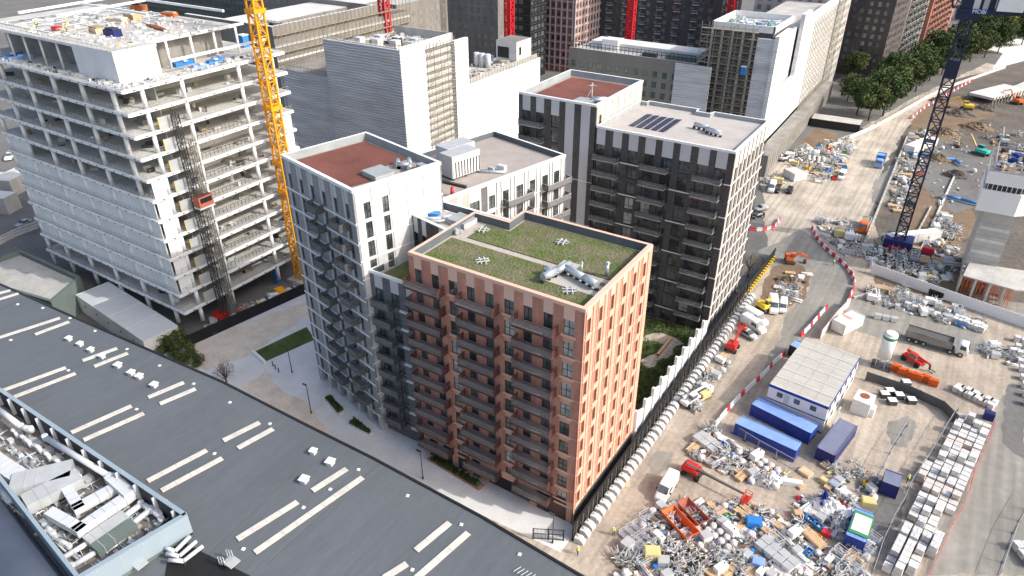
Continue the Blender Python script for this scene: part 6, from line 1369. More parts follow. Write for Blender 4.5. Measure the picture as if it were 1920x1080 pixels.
while y_<Ln+8:
    if left<=0: kind_=rp.choice([0,1,0,1,2,3,1,0]); left=rp.randint(2,5); y_+=.3
    left-=1; x_=-6.
    while x_<14:
        c=A0+ax*y_+nx_*x_
        if inpoly(c.x,c.y,POLY) and rp.random()>.04:
            kk=kind_ if rp.random()<.85 else rp.choice([0,1,3]); pls[kk].put(c.x,c.y,.03,an+pi/2+rp.uniform(-.05,.05),labs[kk],'block pallets beside the red mesh line',rp.uniform(.95,1.03))
            if rp.random()<.22 or y_>Ln*.75 and rp.random()<.5: pls[kk].put(c.x+.02,c.y,.03+1.0,an,['grey','off-white','pinkish','wrapped'][kk]+' pallet stacked on another in the rows by the red mesh line','block pallets beside the red mesh line')
        x_+=1.3
    y_+=1.24
def prow(a,b,n,rows,kinds,lab,grp,dy=(1.3)):
    A=Vector(G(*a));B=Vector(G(*b)); an=atan2((B-A).y,(B-A).x); nn=Vector((-sin(an),cos(an)))
    for r in range(rows):
        for i in range(n): c=A.lerp(B,i/max(1,n-1))+nn*r*dy; k=kinds[(i+r)%len(kinds)]; pls[k].put(c.x,c.y,.03,an,lab,grp)
prow((1792,735),(1855,765),8,2,[1,2,2,1],'white block pallet on the pink row beside the dark screen fence','pallets beside the dark screen fence')
prow((1790,604),(1838,622),6,2,[1,1,3],'white pallet in the double row near the white hoarding','pallets near the white hoarding'); prow((1700,576),(1770,598),6,1,[3,0,1],'mixed pallet along the foot of the white hoarding','pallets at the foot of the hoarding')
prow((1905,640),(1925,760),9,3,[3,0],'grey wrapped bundle pallet at the right edge of the wet yard','pallets at the right edge'); prow((1905,1030),(1930,1060),3,2,[3,0],'wrapped pallet in the lower right corner','pallets in the lower right corner')
# orange barrier stacks
T0=Vector(G(1678,695));T1=Vector(G(1748,722)); an=atan2((T1-T0).y,(T1-T0).x)
t=thing('barrier_stack','x','barrier stack'); 
for k in range(3): m=MB(); m.bx(0,0,.05+k*.5,1.7,.9,.42,'orange_paint'); m.bx(0,0,.47+k*.5,1.4,.3,.08,'orange_paint'); m.build('orange_barrier',t)
pr=Proto(t)
for i in range(6): c=T0.lerp(T1,i/5)+Vector((0,rp.uniform(-.5,.5))); pr.put(c.x,c.y,.02,an+rp.uniform(-.35,.35),'orange barrier stack in the row between silo and pallets','orange barrier stacks')
# =============== blue luffing crane and concrete core ===============
T=thing('luffing_crane','dark blue lattice crane mast with white ballast on its machinery deck','crane',(27.2,124.1,0)); x,y=27.2,124.1
m=MB(); lattice(m,(x,y,1),(x,y,57),2.3,2.6,'crane_blue',.26); m.build('mast',T)
for z in(6,43): m=MB(); m.bx(x,y,z,2.7,2.7,4.0,'crane_blue'); m.build('climbing_frame',T) if z==43 else None
m=MB(); m.bx(x,y,0,6.5,5.2,2.6,'navy'); m.bx(x,y-2.7,0,4,.8,1.2,'red_paint'); m.build('base',T)
for z in(12,20,28): 
    m=MB(); m.bx(x,y,z,2.5,2.5,.2,'crane_blue' if z!=20 else 'red_brick_far'); m.build('platform',T)
a=0.12; mat('lettering',(.6,.75,.85)); F=Fr(x,y,a); m=MB(); m.ob(F,-2.6,9.5,-1.7,1.7,57,57.8,'crane_blue'); m.ob(F,-2.6,2.0,-1.9,1.9,55.6,57,'crane_blue'); m.build('deck',T)
m=MB(); m.ob(F,4.6,9.4,-1.9,2.1,57.8,62,'white_paint'); m.build('ballast',T); m=MB(); m.ob(F,-2,4.2,-1.4,1.4,57.8,60.5,'crane_blue'); m.ob(F,2.0,3.0,1.4,1.5,57.8,60.3,'metal_grey'); m.ob(F,.2,1.4,1.4,1.5,57.8,60,'metal_white'); m.build('machinery',T)
m=MB(); m.ob(F,-.2,3.4,1.72,1.8,56.9,57.9,'navy'); o=m.build('sign_board',T)
cu=bpy.data.curves.new('sign_text','FONT'); cu.body='MOBI'; cu.size=1.1; cu.extrude=.02; cu.align_x='CENTER'; cu.align_y='CENTER'; to=bpy.data.objects.new('tmp_text',cu); COL.objects.link(to)
bpy.context.view_layer.update(); me_=bpy.data.meshes.new_from_object(to.evaluated_get(bpy.context.evaluated_depsgraph_get())); bpy.data.objects.remove(to); me_.materials.clear(); me_.materials.append(MATS['lettering']); to=bpy.data.objects.new('sign_text',me_); COL.objects.link(to)
to.parent=T; p=Vector(F.p(1.6,1.84,57.4))-Vector((x,y,0)); to.location=p; to.rotation_euler=(pi/2,0,a)
m=MB(); lattice(m,F.p(-2.5,0,58),F.p(-16,0,95),1.8,2.4,'crane_blue',.24); m.build('jib',T)
# core tower
T=thing('concrete_core','tall grey concrete lift core with white climbing form at its top','concrete core',(42,112,0)); m=MB(); m.ob(Fr(42,114.,.02),0,6.3,-12,0,0,18.5,'concrete','concrete')
for k in range(6): m.ob(Fr(42,114.,.02),0.0,6.3,0,.02,2.9+k*3,2.96+k*3,'concrete_dk')
for k in range(5): m.ob(Fr(42,114.,.02),.3,6.0,0,.012,1.3+k*3,2.0+k*3,'concrete_lt')
m.build('shaft',T)
m=MB(); q=[(40.2,112.4),(47.6,112.6),(49.8,114.5),(49.8,130),(40.2,130)]; m.poly(ccw(q),18.0,23.0,'panel_white'); m.build('lower_screen',T); m=MB(); q=[(40.7,113),(47.4,113.1),(49.3,114.8),(49.3,129),(40.7,129)]; m.poly(ccw(q),23.,24.4,'steel_dark'); m.build('window_band',T)
m=MB(); 
for i in range(8): m.bx(41.0+i*.9,112.85,23,.12,.2,1.4,'panel_white')
for i in range(12): m.bx(40.6,114+i*1.3,23,.2,.12,1.4,'panel_white')
q=[(40.3,112.5),(47.6,112.7),(49.8,114.5),(49.8,130),(40.3,130)]; m.poly(ccw(q),24.4,27.2,'panel_white','deck_dark'); m.build('upper_screen',T)
g=MB(); P=ccw([(41,113.2),(47.3,113.4),(49.2,115),(49.2,129),(41,129)])
for i in range(len(P)):
    a_=Vector(P[i-1]);b_=Vector(P[i]); n=max(1,int((b_-a_).length/1.1))
    for j in range(n): p=a_.lerp(b_,j/n); g.bar((*p,27.2),(*p,29.3),.09,'metal_grey')
    for z in(27.9,28.6,29.3): g.bar((*a_,z),(*b_,z),.08,'metal_white')
g.build('guard_rail',T)
rg=random.Random(31); m=MB()
for i in range(60): m.bx(rg.uniform(41.6,48),rg.uniform(114,128),27.22,rg.uniform(.3,1.6),rg.uniform(.2,.9),rg.uniform(.2,1.1),rg.choice(['blue_bright','metal_white','steel_dark','metal_grey','white_paint','timber','blue_paint']),None,rg.uniform(0,3))
stuff(m,'deck_equipment','tools, boxes and blue drums crowding the top of the core','deck equipment',(45,120,27.2))
# slab on props
T=thing('slab_on_props','new concrete slab standing on orange props below the core','concrete slab',(*G(1745,545),0)); c=[G(*p,5.) for p in ((1807,512-14),(1930,510),(1920,548),(1898,543),(1806,513))]; P=[G(*p,5.) for p in ((1806,516),(1818,492),(1925,508),(1935,545),(1902,543))]; m=MB(); m.poly(ccw(P),4.7,5.0,'concrete','slab_top')
m.build('slab',T); A=Vector(P[0]);B=Vector(P[4]); 
for r_ in range(3):
    for i in range(15):
        p=A.lerp(B,i/14)+Vector((-.1,.6+r_*2.5)); m=MB(); m.cyl((*p,0),(*p,4.7),.06,'orange_paint' if i%4 else 'concrete',6) if i%4 else m.bx(*p,0,.5,.5,4.7,'concrete'); m.build('prop' if i%4 else 'column',T)
# low walls, rails in the excavation
for i,(a,b,w,h,mm,lab) in enumerate((((1700,260),(1620,460),.5,1.0,'concrete','concrete guide wall running down beside the works road'),((1722,480),(1790,330),.5,.6,'concrete_lt','long pale guide wall across the excavation'),((1700,475),(1745,390),.4,.6,'concrete','short concrete guide wall right of the crane'),((1880,185),(1960,150),6,1.6,'concrete_lt','wide pale concrete deck at the top right'),((1650,545),(1600,560),.4,.5,'concrete','low kerb beside the delivery yard gate'))):
    A=Vector(G(*a));B=Vector(G(*b)); F=Fr(A.x,A.y,atan2((B-A).y,(B-A).x)); L=(B-A).length; m=MB(); m.ob(F,0,L,-w/2,w/2,0,h,mm); 
    for j in range(int(L/3)): m.ob(F,j*3,j*3+.15,-w/2-.05,w/2+.05,0,h+.05,'concrete_dk')
    tag(m.build('guide_wall',loc=(A.x,A.y,0)),lab,'concrete wall')
m=MB(); A=Vector(G(1835,192)); F=Fr(A.x,A.y,1.1); m.ob(F,0,26,-5,5,2.0,3.0,'concrete_lt'); 
for i in range(12): m.ob(F,i*2.2,i*2.2+.5,5.0,5.3,0,3,'scaffold'); m.ob(F,i*2.2,i*2.2+.5,-5.3,-5.0,0,3,'scaffold')
tag(m.build('concrete_deck',loc=(A.x,A.y,0)),'raised pale concrete deck on props at the upper right','concrete deck')
boxt('canopy','long grey flat canopy building at the end of the brown yard','canopy',1566,238,(17,7,3),'frame_dark','concrete',.05)
# skips
def skip(px,py,a,mm,lab,s=1):
    x,y=G(px,py); t=thing('skip',lab,'skip',(x,y,0)); F=Fr(x,y,a); m=MB(); L,W,H=2.9*s,1.25*s,1.7*s
    o=[F.p(-L*.62,-W*.8,0),F.p(L*.62,-W*.8,0),F.p(L*.62,W*.8,0),F.p(-L*.62,W*.8,0),F.p(-L,-W,H),F.p(L,-W,H),F.p(L,W,H),F.p(-L,W,H),F.p(-L+.15,-W+.12,H),F.p(L-.15,-W+.12,H),F.p(L-.15,W-.12,H),F.p(-L+.15,W-.12,H),F.p(-L*.6,-W*.74,.15),F.p(L*.6,-W*.74,.15),F.p(L*.6,W*.74,.15),F.p(-L*.6,W*.74,.15)]
    m.add(o,[(0,1,5,4),(1,2,6,5),(2,3,7,6),(3,0,4,7),(3,2,1,0),(4,5,9,8),(5,6,10,9),(6,7,11,10),(7,4,8,11),(8,9,13,12),(9,10,14,13),(10,11,15,14),(11,8,12,15)],mm); m.add([o[i] for i in(12,13,14,15)],[(0,1,2,3)],'rust'); m.build('body',t)
    m=MB()
    for n in(-W-.05,W+.05): m.bar(F.p(-L*.4,n,.9*s),F.p(L*.4,n,.9*s),.12,'steel_dark')
    m.build('lifting_bar',t); return t
d=Vector(G(1298,985))-Vector(G(1250,978)); skip(1273,992,-.5,'orange_paint','large orange skip standing open in the scrap yard',1.02); skip(1298,970,-.5,'red_brick_far','dark red skip full of offcuts behind the orange one',.88)
# tarpaulins, heaps
def heap(nm,lab,cat,px,py,rx,ry,h,mm,seed,n=22,jag=.35,a=0):
    x,y=G(px,py); rg=random.Random(seed); m=MB(); R_=9; vs=[];fs=[]
    for i in range(R_+1):
        t=i/R_
        for j in range(n):
            an=2*pi*j/n; k=t*(1+rg.uniform(-jag,jag)*.35); z=h*(1-t**1.7)*(1+rg.uniform(-jag,jag)) if i<R_ else 0; X=rx*k*cos(an);Y=ry*k*sin(an); vs.append((x+X*cos(a)-Y*sin(a),y+X*sin(a)+Y*cos(a),max(0.,z)))
    for i in range(R_):
        for j in range(n): fs.append((i*n+j,(i+1)*n+j,(i+1)*n+(j+1)%n,i*n+(j+1)%n))
    m.add(vs,fs,mm); return tag(m.build(nm,loc=(x,y,0)),lab,cat)
heap('tarpaulin','large white sheet draped over stacked materials left of the blue container','tarp',1553,955,3.2,2.0,1.8,'white_paint',1,a=.1); heap('tarpaulin','white crumpled sheet hanging beside the blue container','tarp',1574,985,1.3,3.0,1.7,'sheet_white',2); heap('tarpaulin','royal blue tarp bundle lying on the white sheet','tarp',1541,947,.9,1.6,2.4,'blue_paint',3,jag=.5)
heap('soil_heap','brown soil heap in the patch behind the parked dumper','soil heap',1480,530,3.5,2.2,1.4,'soil_brown',4); 
for i,(a,b,s) in enumerate(((1800,215,6),(1770,250,5),(1830,240,6),(1850,205,5),(1760,300,4),(1900,300,6),(1790,330,4),(1760,190,4))): heap('soil_heap',['large brown','low tan','wide dark','small brown','rounded','dark','brown','reddish'][i]+' soil mound '+['behind the yellow excavator','beside the crane mast','beneath the yellow excavator','right of the pale deck','close to the crane mast top','near the teal excavator','beyond the blue pipes','next to the curving barriers'][i],'soil heap',a,b,s,s*.7,1.8,'soil_brown' if i%3 else 'mud',10+i)
heap('rubble_heap','heap of white rubble sacks at the foot of the blue containers','rubble heap',1437,905,1.8,1.3,1.5,'white_dirty',40,jag=.6); heap('cable_heap','green and white plastic bundles heaped by the concrete podium wall','bundle heap',1508,285,3.6,2.6,2.2,'white_dirty',41,jag=.6)
m=MB(); 
for i,(a,b) in enumerate(((1750,553),(1762,556),(1785,561))):
    x,y=G(a,b); m=MB()
    for k in range(5): m.cyl((x,y,.2+k*.26),(x,y,.42+k*.26),1.1+.1*(k%2),'tyre',18)
    tag(m.build('cable_reel',loc=(x,y,0)),['leftmost black coil of pipe by the white hoarding','middle black coil of pipe by the white hoarding','rightmost black coil of pipe by the white hoarding'][i],'pipe coil','black pipe coils')
# blue pipes across the excavation
for i,(pts,lab) in enumerate((([(1772,372),(1800,378),(1838,388)],'bright blue pipe run across the excavation by the core'),([(1700,290),(1790,304),(1800,312)],'blue pipe trestle left of the dark excavation'))):
    P=[(*G(*p),.8) for p in pts]; m=MB(); m.path(P,.45,'blue_bright'); 
    for p in P: m.bx(p[0],p[1],0,.8,.8,.8,'concrete')
    tag(m.build('pipe_run',loc=P[0]),lab,'pipe')
# =============== scattered yard materials ===============
protos={}
def kind(nm,fn,cat): 
    t=thing(nm,'x',cat); fn(t); protos[nm]=Proto(t)
def one(name,fn):
    def g(t): m=MB(); fn(m); m.build(name,t)
    return g
def rs(m,n,sx,sy,h,mats,seed,lo=.2,hi=1.0,bars=0):
    rg=random.Random(seed)
    for i in range(n):
        x=rg.uniform(-sx,sx);y=rg.uniform(-sy,sy);z=rg.uniform(0,h)
        if rg.random()<bars: a=rg.uniform(0,3); l=rg.uniform(.5,1.3); m.bar((x,y,z+.1),(x+l*cos(a),y+l*sin(a),z+.1+rg.uniform(-.1,.3)),.07,rg.choice(mats))
        else: m.bx(x,y,z*.6,rg.uniform(lo,hi)*.8,rg.uniform(lo,hi)*.5,rg.uniform(.1,.4),rg.choice(mats),None,rg.uniform(0,3))
def k_crate(t): 
    m=MB(); m.bx(0,0,.1,1.3,1.1,.9,'white_dirty'); m.build('tub',t); m=MB(); m.bx(0,0,1.0,1.4,1.2,.08,'metal_grey'); m.build('lid',t)
def k_rack(t):
    m=MB()
    for x in(-.9,.9):
        for y in(-.5,.5): m.bar((x,y,0),(x,y,1.2),.07,'metal_white')
    for z in(.15,.65,1.15):
        for y in(-.5,.5): m.bar((-.9,y,z),(.9,y,z),.06,'metal_white')
        for x in(-.9,.9): m.bar((x,-.5,z),(x,.5,z),.06,'metal_white')
    m.build('frame',t); m=MB()
    for i in range(7): m.bar((-1.1,-.4+i*.13,.25+.08*(i%3)),(1.1,-.4+i*.13,.3+.08*(i%3)),.08,'galv')
    m.build('tube_bundle',t)
def k_tub(mat_):
    def g(t):
        m=MB(); m.ob(W0,-.6,.6,-.45,.45,0,.1,mat_)
        for a in((-.6,.6,.39,.45),(-.6,.6,-.45,-.39)): m.ob(W0,a[0],a[1],a[2],a[3],.1,.75,mat_)
        m.ob(W0,-.6,-.54,-.39,.39,.1,.75,mat_); m.ob(W0,.54,.6,-.39,.39,.1,.75,mat_); m.build('tub',t)
        q=MB(); rs(q,9,.4,.28,.5,['white_dirty','steel_dark','metal_grey','timber'],5,.15,.5); q.build('contents',t)
    return g
def k_timber(t):
    m=MB()
    for k in range(3):
        for i in range(5): m.bx(0,-.45+i*.22,.1+k*.13,2.4,.18,.11,'timber' if (i+k)%3 else 'ply',None,.02*i-.03)
    m.build('plank_stack',t); m=MB()
    for x in(-.8,.8): m.bx(x,0,0,.12,1.1,.1,'board')
    m.build('bearer',t)
def k_sack(t):
    m=MB(); m.loft([[(.5*c*cos(2*pi*i/10),.5*c*sin(2*pi*i/10),z) for i in range(10)] for c,z in((.75,0),(1.05,.15),(1.08,.5),(.95,.75),(.5,.85))],'plastic_wrap'); m.build('sack',t); m=MB()
    for s in(-1,1): m.bar((s*.3,0,.8),(s*.15,0,1.0),.05,'white_paint'); 
    m.build('lifting_loop',t)
def k_pipes(t):
    for k,(y,z) in enumerate(((-.3,.16),(0,.16),(.3,.16),(-.15,.42),(.15,.42))): m=MB(); m.cyl((-1.3,y,z),(1.3,y,z),.14,'metal_grey' if k%2 else 'white_dirty',10); m.build('pipe',t)
def k_board(t):
    m=MB()
    for i in range(5): m.bx(.03*i,.02*i,.05+i*.05,2.2,1.2,.04,'ply' if i%2 else 'white_dirty',None,.04*i)
    m.build('sheet_stack',t)
def k_gen(mm):
    def g(t):
        m=MB(); m.bx(0,0,.15,1.9,1.0,1.1,mm); m.build('casing',t,bevel=.08); m=MB(); m.bx(0,0,0,2.0,1.05,.15,'steel_dark'); m.build('skid',t); m=MB(); m.cyl((.6,0,1.25),(.6,0,1.5),.07,'steel_dark',8); m.build('exhaust',t)
    return g
def k_stillage(t):
    m=MB(); m.bx(0,0,0,1.4,1.1,.12,'steel_dark')
    for x in(-.66,.66):
        for y in(-.5,.5): m.bar((x,y,.1),(x,y,1.0),.08,'steel_dark')
    m.build('frame',t); q=MB(); rs(q,26,.5,.4,1.0,['white_dirty','metal_grey','steel_dark','scaffold','white_paint'],9,.2,.6,.5); q.build('contents',t)
def k_clips(t): q=MB(); rs(q,60,.8,.6,.9,['metal_white','galv','white_dirty','metal_grey','scaffold'],11,.15,.45,.55); q.build('loose_fittings',t); m=MB(); m.bx(0,0,0,1.9,1.5,.1,'board'); m.build('base_board',t)
kind('plastic_tub',k_crate,'tub'); kind('tube_rack',k_rack,'rack'); kind('timber_stack',k_timber,'timber'); kind('bulk_bag',k_sack,'bulk bag'); kind('pipe_bundle',k_pipes,'pipes'); kind('sheet_stack',k_board,'sheets'); kind('steel_stillage',k_stillage,'stillage'); kind('fittings_heap',k_clips,'fittings')
protos['blue_tub']=None
def mk(nm,fn,cat,key): t=thing(nm,'x',cat); fn(t); protos[key]=Proto(t)
mk('tool_bin',k_tub('blue_bright'),'bin','blue_tub'); mk('tool_bin',k_tub('yellow_paint'),'bin','yellow_tub'); mk('tool_bin',k_tub('green_paint'),'bin','green_tub'); mk('tool_bin',k_tub('red_paint'),'bin','red_tub'); mk('generator',k_gen('white_paint'),'generator','gen_w'); mk('generator',k_gen('pale_yellow'),'generator','gen_y'); mk('generator',k_gen('red_plastic'),'generator','gen_r')
LAB={'plastic_tub':'grey lidded white tub','tube_rack':'metal rack of scaffold tubes','timber_stack':'stack of pale timber planks','bulk_bag':'white bulk bag with loops','pipe_bundle':'bundle of grey and white pipes','sheet_stack':'pile of plywood and white sheets','steel_stillage':'dark steel stillage of fittings','fittings_heap':'silvery heap of loose scaffold fittings','blue_tub':'bright blue open bin','yellow_tub':'yellow open bin','green_tub':'green open bin','red_tub':'red open bin','gen_w':'white boxed generator','gen_y':'pale yellow boxed generator','gen_r':'red boxed generator'}
areas=[('in the scrap yard around the orange skip',[(1160,1035),(1215,965),(1245,950),(1300,938),(1420,952),(1500,985),(1545,1020),(1560,1085),(1150,1085)],95),
('in the material piles in front of the blue containers',[(1292,840),(1325,805),(1375,835),(1478,892),(1455,918),(1400,905),(1340,880),(1300,862)],34),
('beside the white sheets and blue container',[(1488,945),(1500,930),(1600,940),(1590,1010),(1560,1015),(1500,975)],18),
('at the bottom edge between scrap and fence',[(1560,1030),(1640,1010),(1620,1085),(1555,1085)],16),
('along the concrete blocks of the hoarding',[(1300,738),(1325,690),(1352,672),(1368,680),(1350,705),(1330,735),(1302,775)],16),
('beside the cabins and the wire fence',[(1540,870),(1600,865),(1660,905),(1640,940),(1560,925)],10),
('in the pen along the white hoarding',[(1635,530),(1700,550),(1800,585),(1860,612),(1840,625),(1740,600),(1620,565)],34),
('in the soil patch by the junction',[(1440,560),(1480,510),(1515,512),(1500,560),(1460,585)],16),
('beside the junction barriers',[(1532,415),(1590,410),(1600,440),(1620,490),(1590,485),(1545,450)],26),
('at the foot of the blue crane',[(1600,470),(1660,440),(1720,470),(1770,400),(1800,440),(1790,520),(1740,540),(1640,505)],70),
('in the brown yard by the podium wall',[(1470,290),(1560,262),(1610,262),(1580,330),(1545,345),(1490,330)],60),
('beside the black cars by the dark tower',[(1432,335),(1470,330),(1480,345),(1436,350)],8),
('along the works road by the crane',[(1680,330),(1700,260),(1730,240),(1745,262),(1715,330),(1690,400),(1665,395)],50),
('across the excavation',[(1730,330),(1760,250),(1850,230),(1920,260),(1920,280),(1840,350),(1760,400)],12),
('beside the tipper lorry',[(1838,640),(1880,650),(1915,670),(1900,690),(1850,672)],10),
('under the frame building by the black hoarding',[(385,612),(470,575),(560,530),(565,545),(470,590),(390,628)],22)]
rg=random.Random(77); keys=list(LAB); wts=[5,5,4,7,4,4,6,8,1.4,.4,.3,.5,2.4,.4,.4]
def sample(P):
    xs=[p[0] for p in P];ys=[p[1] for p in P]
    while True:
        x=rg.uniform(min(xs),max(xs));y=rg.uniform(min(ys),max(ys))
        if inpoly(x,y,P): return x,y
scr=MB(); sc2=MB(); CL=[]
for (px_c,py_c,k,nx_,ny_,sp,lab) in ((1195,1010,'tube_rack',2,3,(2.3,1.3),'metal rack of scaffold tubes in the neat block left of the orange skip'),(1350,1010,'bulk_bag',4,2,(1.25,1.25),'white bulk bag with loops in the tight cluster right of the skips'),(1300,1050,'steel_stillage',3,2,(1.7,1.4),'dark steel stillage in the block at the bottom of the yard'),(1455,1045,'plastic_tub',4,2,(1.5,1.3),'grey lidded white tub in the double row at the bottom of the yard'),(1400,958,'timber_stack',1,3,(2.6,1.3),'stack of pale timber planks in the trio above the blue bins'),(1325,835,'plastic_tub',3,2,(1.5,1.3),'grey lidded white tub in the block beside the nearer blue container'),(1440,880,'bulk_bag',3,2,(1.25,1.25),'white bulk bag with loops in the cluster at the container corner'),(1525,985,'blue_tub',4,1,(1.4,1.2),'bright blue open bin in the row below the white sheets'),(1500,1055,'sheet_stack',2,2,(2.5,1.5),'pile of plywood and white sheets in the block near the mesh fence'),(1585,1055,'tube_rack',2,2,(2.3,1.4),'metal rack of scaffold tubes beside the mesh fence at the bottom'),(1660,600,'plastic_tub',3,1,(1.6,1.3),'grey lidded white tub in the row by the white hoarding'),(1690,500,'steel_stillage',4,2,(1.9,1.6),'dark steel stillage in the block at the crane foot'),(1745,490,'timber_stack',2,3,(2.8,1.4),'stack of pale timber planks right of the crane foot'),(1530,300,'bulk_bag',4,3,(1.5,1.5),'white bulk bag with loops in the big cluster of the brown yard')):
    c=Vector(G(px_c,py_c)); an_=-.38 if c.y<70 else .2
    for i in range(nx_):
        for j in range(ny_):
            u=(i-(nx_-1)/2)*sp[0]; v=(j-(ny_-1)/2)*sp[1]; x=c.x+u*cos(an_)-v*sin(an_); y=c.y+u*sin(an_)+v*cos(an_); CL.append((x,y))
            protos[k].put(x,y,.05,an_+rg.gauss(0,.04),lab,lab.split(' in the ')[-1] if ' in the ' in lab else 'racks and stacks',rg.uniform(.95,1.05))
SM=['white_dirty','white_dirty','white_paint','white_paint','white_paint','metal_grey','metal_white','concrete_lt','galv','steel_dark','steel_dark','scaffold','scaffold','timber','board','concrete_dk','concrete_dk','sheet_grey','concrete','concrete','blue_light','rust','rubber_grey','rubber_grey','steel_dark','metal_grey','plastic_wrap','sack_grey','blue_bright','red_plastic','pale_yellow']
for where,px,n in areas:
    P=[G(*p) for p in px]; done=list(CL)
    A=abs(sum(P[i-1][0]*P[i][1]-P[i][0]*P[i-1][1] for i in range(len(P))))/2
    for i in range(n):
        for tr in range(12):
            x,y=sample(P)
            if all((x-a)**2+(y-b)**2>1.5 for a,b in done): break
        done.append((x,y)); k=rg.choices(keys,wts)[0]; far=y>95
        o=protos[k].put(x,y,.05,(-.38 if y<70 else .2)+rg.choice([0,pi/2])+rg.gauss(0,.13),LAB[k]+' '+where,'yard materials '+where,rg.uniform(.8,1.25)*(1.3 if far else 1))
    for i in range(int(min(1500,A*(3.3 if 'scrap' in where or 'piles' in where or 'white sheets' in where else (.07 if 'excavation' in where else 1.1))))):
        x,y=sample(P); s=rg.uniform(.6,1.2); z=rg.uniform(0,.45)**1.5; mm=rg.choice(SM if y<70 else SM[:16]); tgt=scr if y<70 else sc2
        if rg.random()<.4: a=(rg.choice([0,pi/2])-.38+rg.gauss(0,.18)) if rg.random()<.65 else rg.uniform(0,pi); l=rg.uniform(.4,1.9); tgt.bar((x,y,.08+z),(x+l*cos(a),y+l*sin(a),.08+z+rg.uniform(-.02,.5)),rg.uniform(.03,.10),mm)
        else: tgt.bx(x,y,.03+z,rg.uniform(.15,.9),rg.uniform(.1,.6),rg.uniform(.08,.45),mm,None,-.38+rg.choice([0,pi/2])+rg.gauss(0,.25))
stuff(scr,'scrap_litter','loose tubes, fittings, boards and wrapping strewn between the yard stacks','site litter',(15,20,0)); stuff(sc2,'site_litter','small loose materials strewn over the far works area','site litter',(20,120,0))
# special larger items
def flat(nm,lab,cat,px,py,w,d,h,mm,a=0): x,y=G(px,py); m=MB(); m.bx(x,y,.03,w,d,h,mm,None,a); m.bx(x,y,.03+h,w*.9,d*.8,.05,mm,None,a); tag(m.build(nm,loc=(x,y,0)),lab,cat)
flat('plywood_sheet','square pale plywood sheet lying by the concrete blocks','plywood',1170,903,1.9,2.4,.06,'ply',.4)
flat('timber_crate','long tan timber crate at the edge of the scrap near the tarps','crate',1523,1014,3.6,1.6,.9,'timber',-.55); flat('timber_crate','pale timber crate on the yard beside the containers','crate',1510,888,2,1.5,.5,'ply',-.4); flat('timber_crate','open timber frame crate below the container corner','crate',1495,907,2.4,1.5,.35,'timber',-.5)
flat('pale_cabinet','pale yellow double cabinet standing in the scrap yard','cabinet',1222,1045,2.2,1.7,1.5,'pale_yellow',.5); flat('grey_cabinet','grey metal cabinet beside the pale yellow one','cabinet',1243,1058,1.7,1.4,1.1,'metal_grey',.5); flat('display_board','long white panel leaning near the mesh fence','panel',1483,908,3.2,.9,.8,'white_paint',.3)
flat('blue_machine','blue covered machine near the bottom of the scrap yard','machine',1420,1062,1.7,1.4,1.2,'blue_light',.2); flat('blue_machine','blue box machine in the middle of the scrap yard','machine',1412,985,2.2,1.6,1.2,'blue_bright',.4); flat('cardboard_box','brown cardboard box stack left of the white tarps','box',1495,968,1.3,1.1,.9,'timber',.5)
flat('work_table','cream topped work table right of the white tarps','table',1627,945,2.0,1.5,.9,'pale_yellow',.3); flat('work_table','white work table with blue bins above the tarps','table',1585,932,3.2,1.4,.9,'white_dirty',-.45); flat('yellow_box','yellow tool box left of the white table','box',1545,905,1.5,.9,.7,'pale_yellow',-.4); flat('steel_tray','grey wire tray next to the yellow tool box','tray',1565,915,2.0,1.3,.9,'galv',-.4)
flat('red_barrel_crate','red round based crate below the white sheets','crate',1548,1003,1.3,1.1,.7,'red_plastic',0); flat('blue_box','small navy box at the end of the pallet rows','box',1852,785,1.6,1.3,1.4,'navy',0)
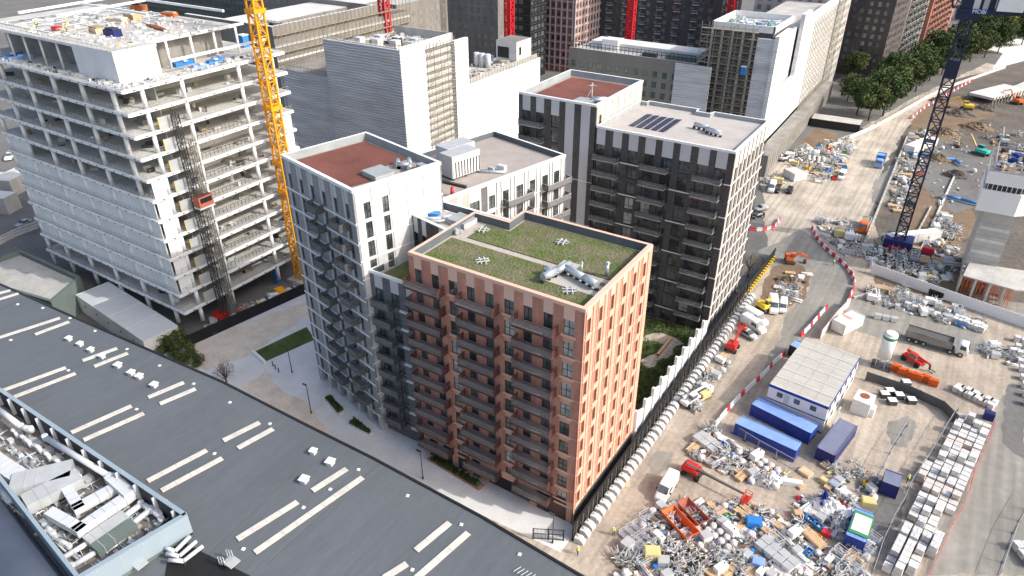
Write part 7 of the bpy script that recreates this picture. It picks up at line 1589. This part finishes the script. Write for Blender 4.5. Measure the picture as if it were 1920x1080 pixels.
flat('machine_block','red machinery block under the frame building beside the black hoarding','machine',416,600,2.6,2.6,1.8,'red_paint',.1); flat('formwork_panel','red steel parts heap beside the red machine','machine',458,586,2.6,1.4,.8,'red_brick_far',.5); flat('fuel_tank','orange yellow tank at the foot of the yellow crane','tank',529,556,4.2,1.9,1.5,'crane_yellow',-.35)
flat('blue_column_form','blue cylinder form standing left of the yellow crane base','formwork',521,528,1.0,1.0,4.2,'blue_bright',0)
# the sheeted temporary building and neighbours on the left
T=thing('temporary_building','long white sheeted temporary building between shed and frame building','building',(-104,-3,0)); a=Vector(G(142,553,4.2));b=Vector(G(268,640,4.2));c=Vector(G(325,606,4.2)); an=atan2((b-a).y,(b-a).x); L=(b-a).length; W=(c-b).length; F=Fr(a.x,a.y,an); m=MB(); m.ob(F,0,L,-W,0,0,4.2,'mesh_panel','metal_white'); m.build('wrap',T)
m=MB(); w_=[]
for i in range(5): m.ob(F,3+i*5.2,3.5+i*5.2,0,.03,2.2,2.7,'frame_dark')
m.build('vent_hole',T); m=MB()
for i in range(4): m.ob(F,i*L/4-.06,i*L/4+.06,-W,.03,4.2,4.24,'white_dirty')
m.build('roof_seam',T)
T=thing('flat_roof_building','low green grey building with gravel roof and parapet at left edge','building',(-128,2,0)); Z=7.; P=[Vector(G(*p,Z)) for p in ((38,468),(150,518),(95,565),(-60,520),(-60,500))]; m=MB(); Q=ccw([(p.x,p.y) for p in P]); m.poly(Q,0,Z-1.1,'green_grey','concrete'); parapet(m,Q,Z,1.1,.6,'','green_grey','green_grey'); 
for i in range(len(Q)): A=Vector(Q[i-1]);B=Vector(Q[i]); F=Fr(A.x,A.y,atan2((B-A).y,(B-A).x)); m.ob(F,0,(B-A).length,-.04,0.01,Z-1.12,Z-.01,'green_grey')
m.build('wall',T)
for i,(x,y,dx,dy,h,lab) in enumerate(((20,360,8,6,5,'grey box building at the far left beyond the frame building'),(45,345,6,5,4.5,'white roofed box building left of the frame building'),(10,395,7,5,5,'low white building at the left edge below the others'))):
    boxt('outbuilding',lab,'building',x,y,(dx,dy,h),'concrete','concrete_lt',.4)
line_thing('printed_hoarding','grey patterned hoarding along the road at the left edge','hoarding',[(-20,470),(30,445),(80,425)],2.2,.15,'sheet_grey',3,child='hoarding_panel')
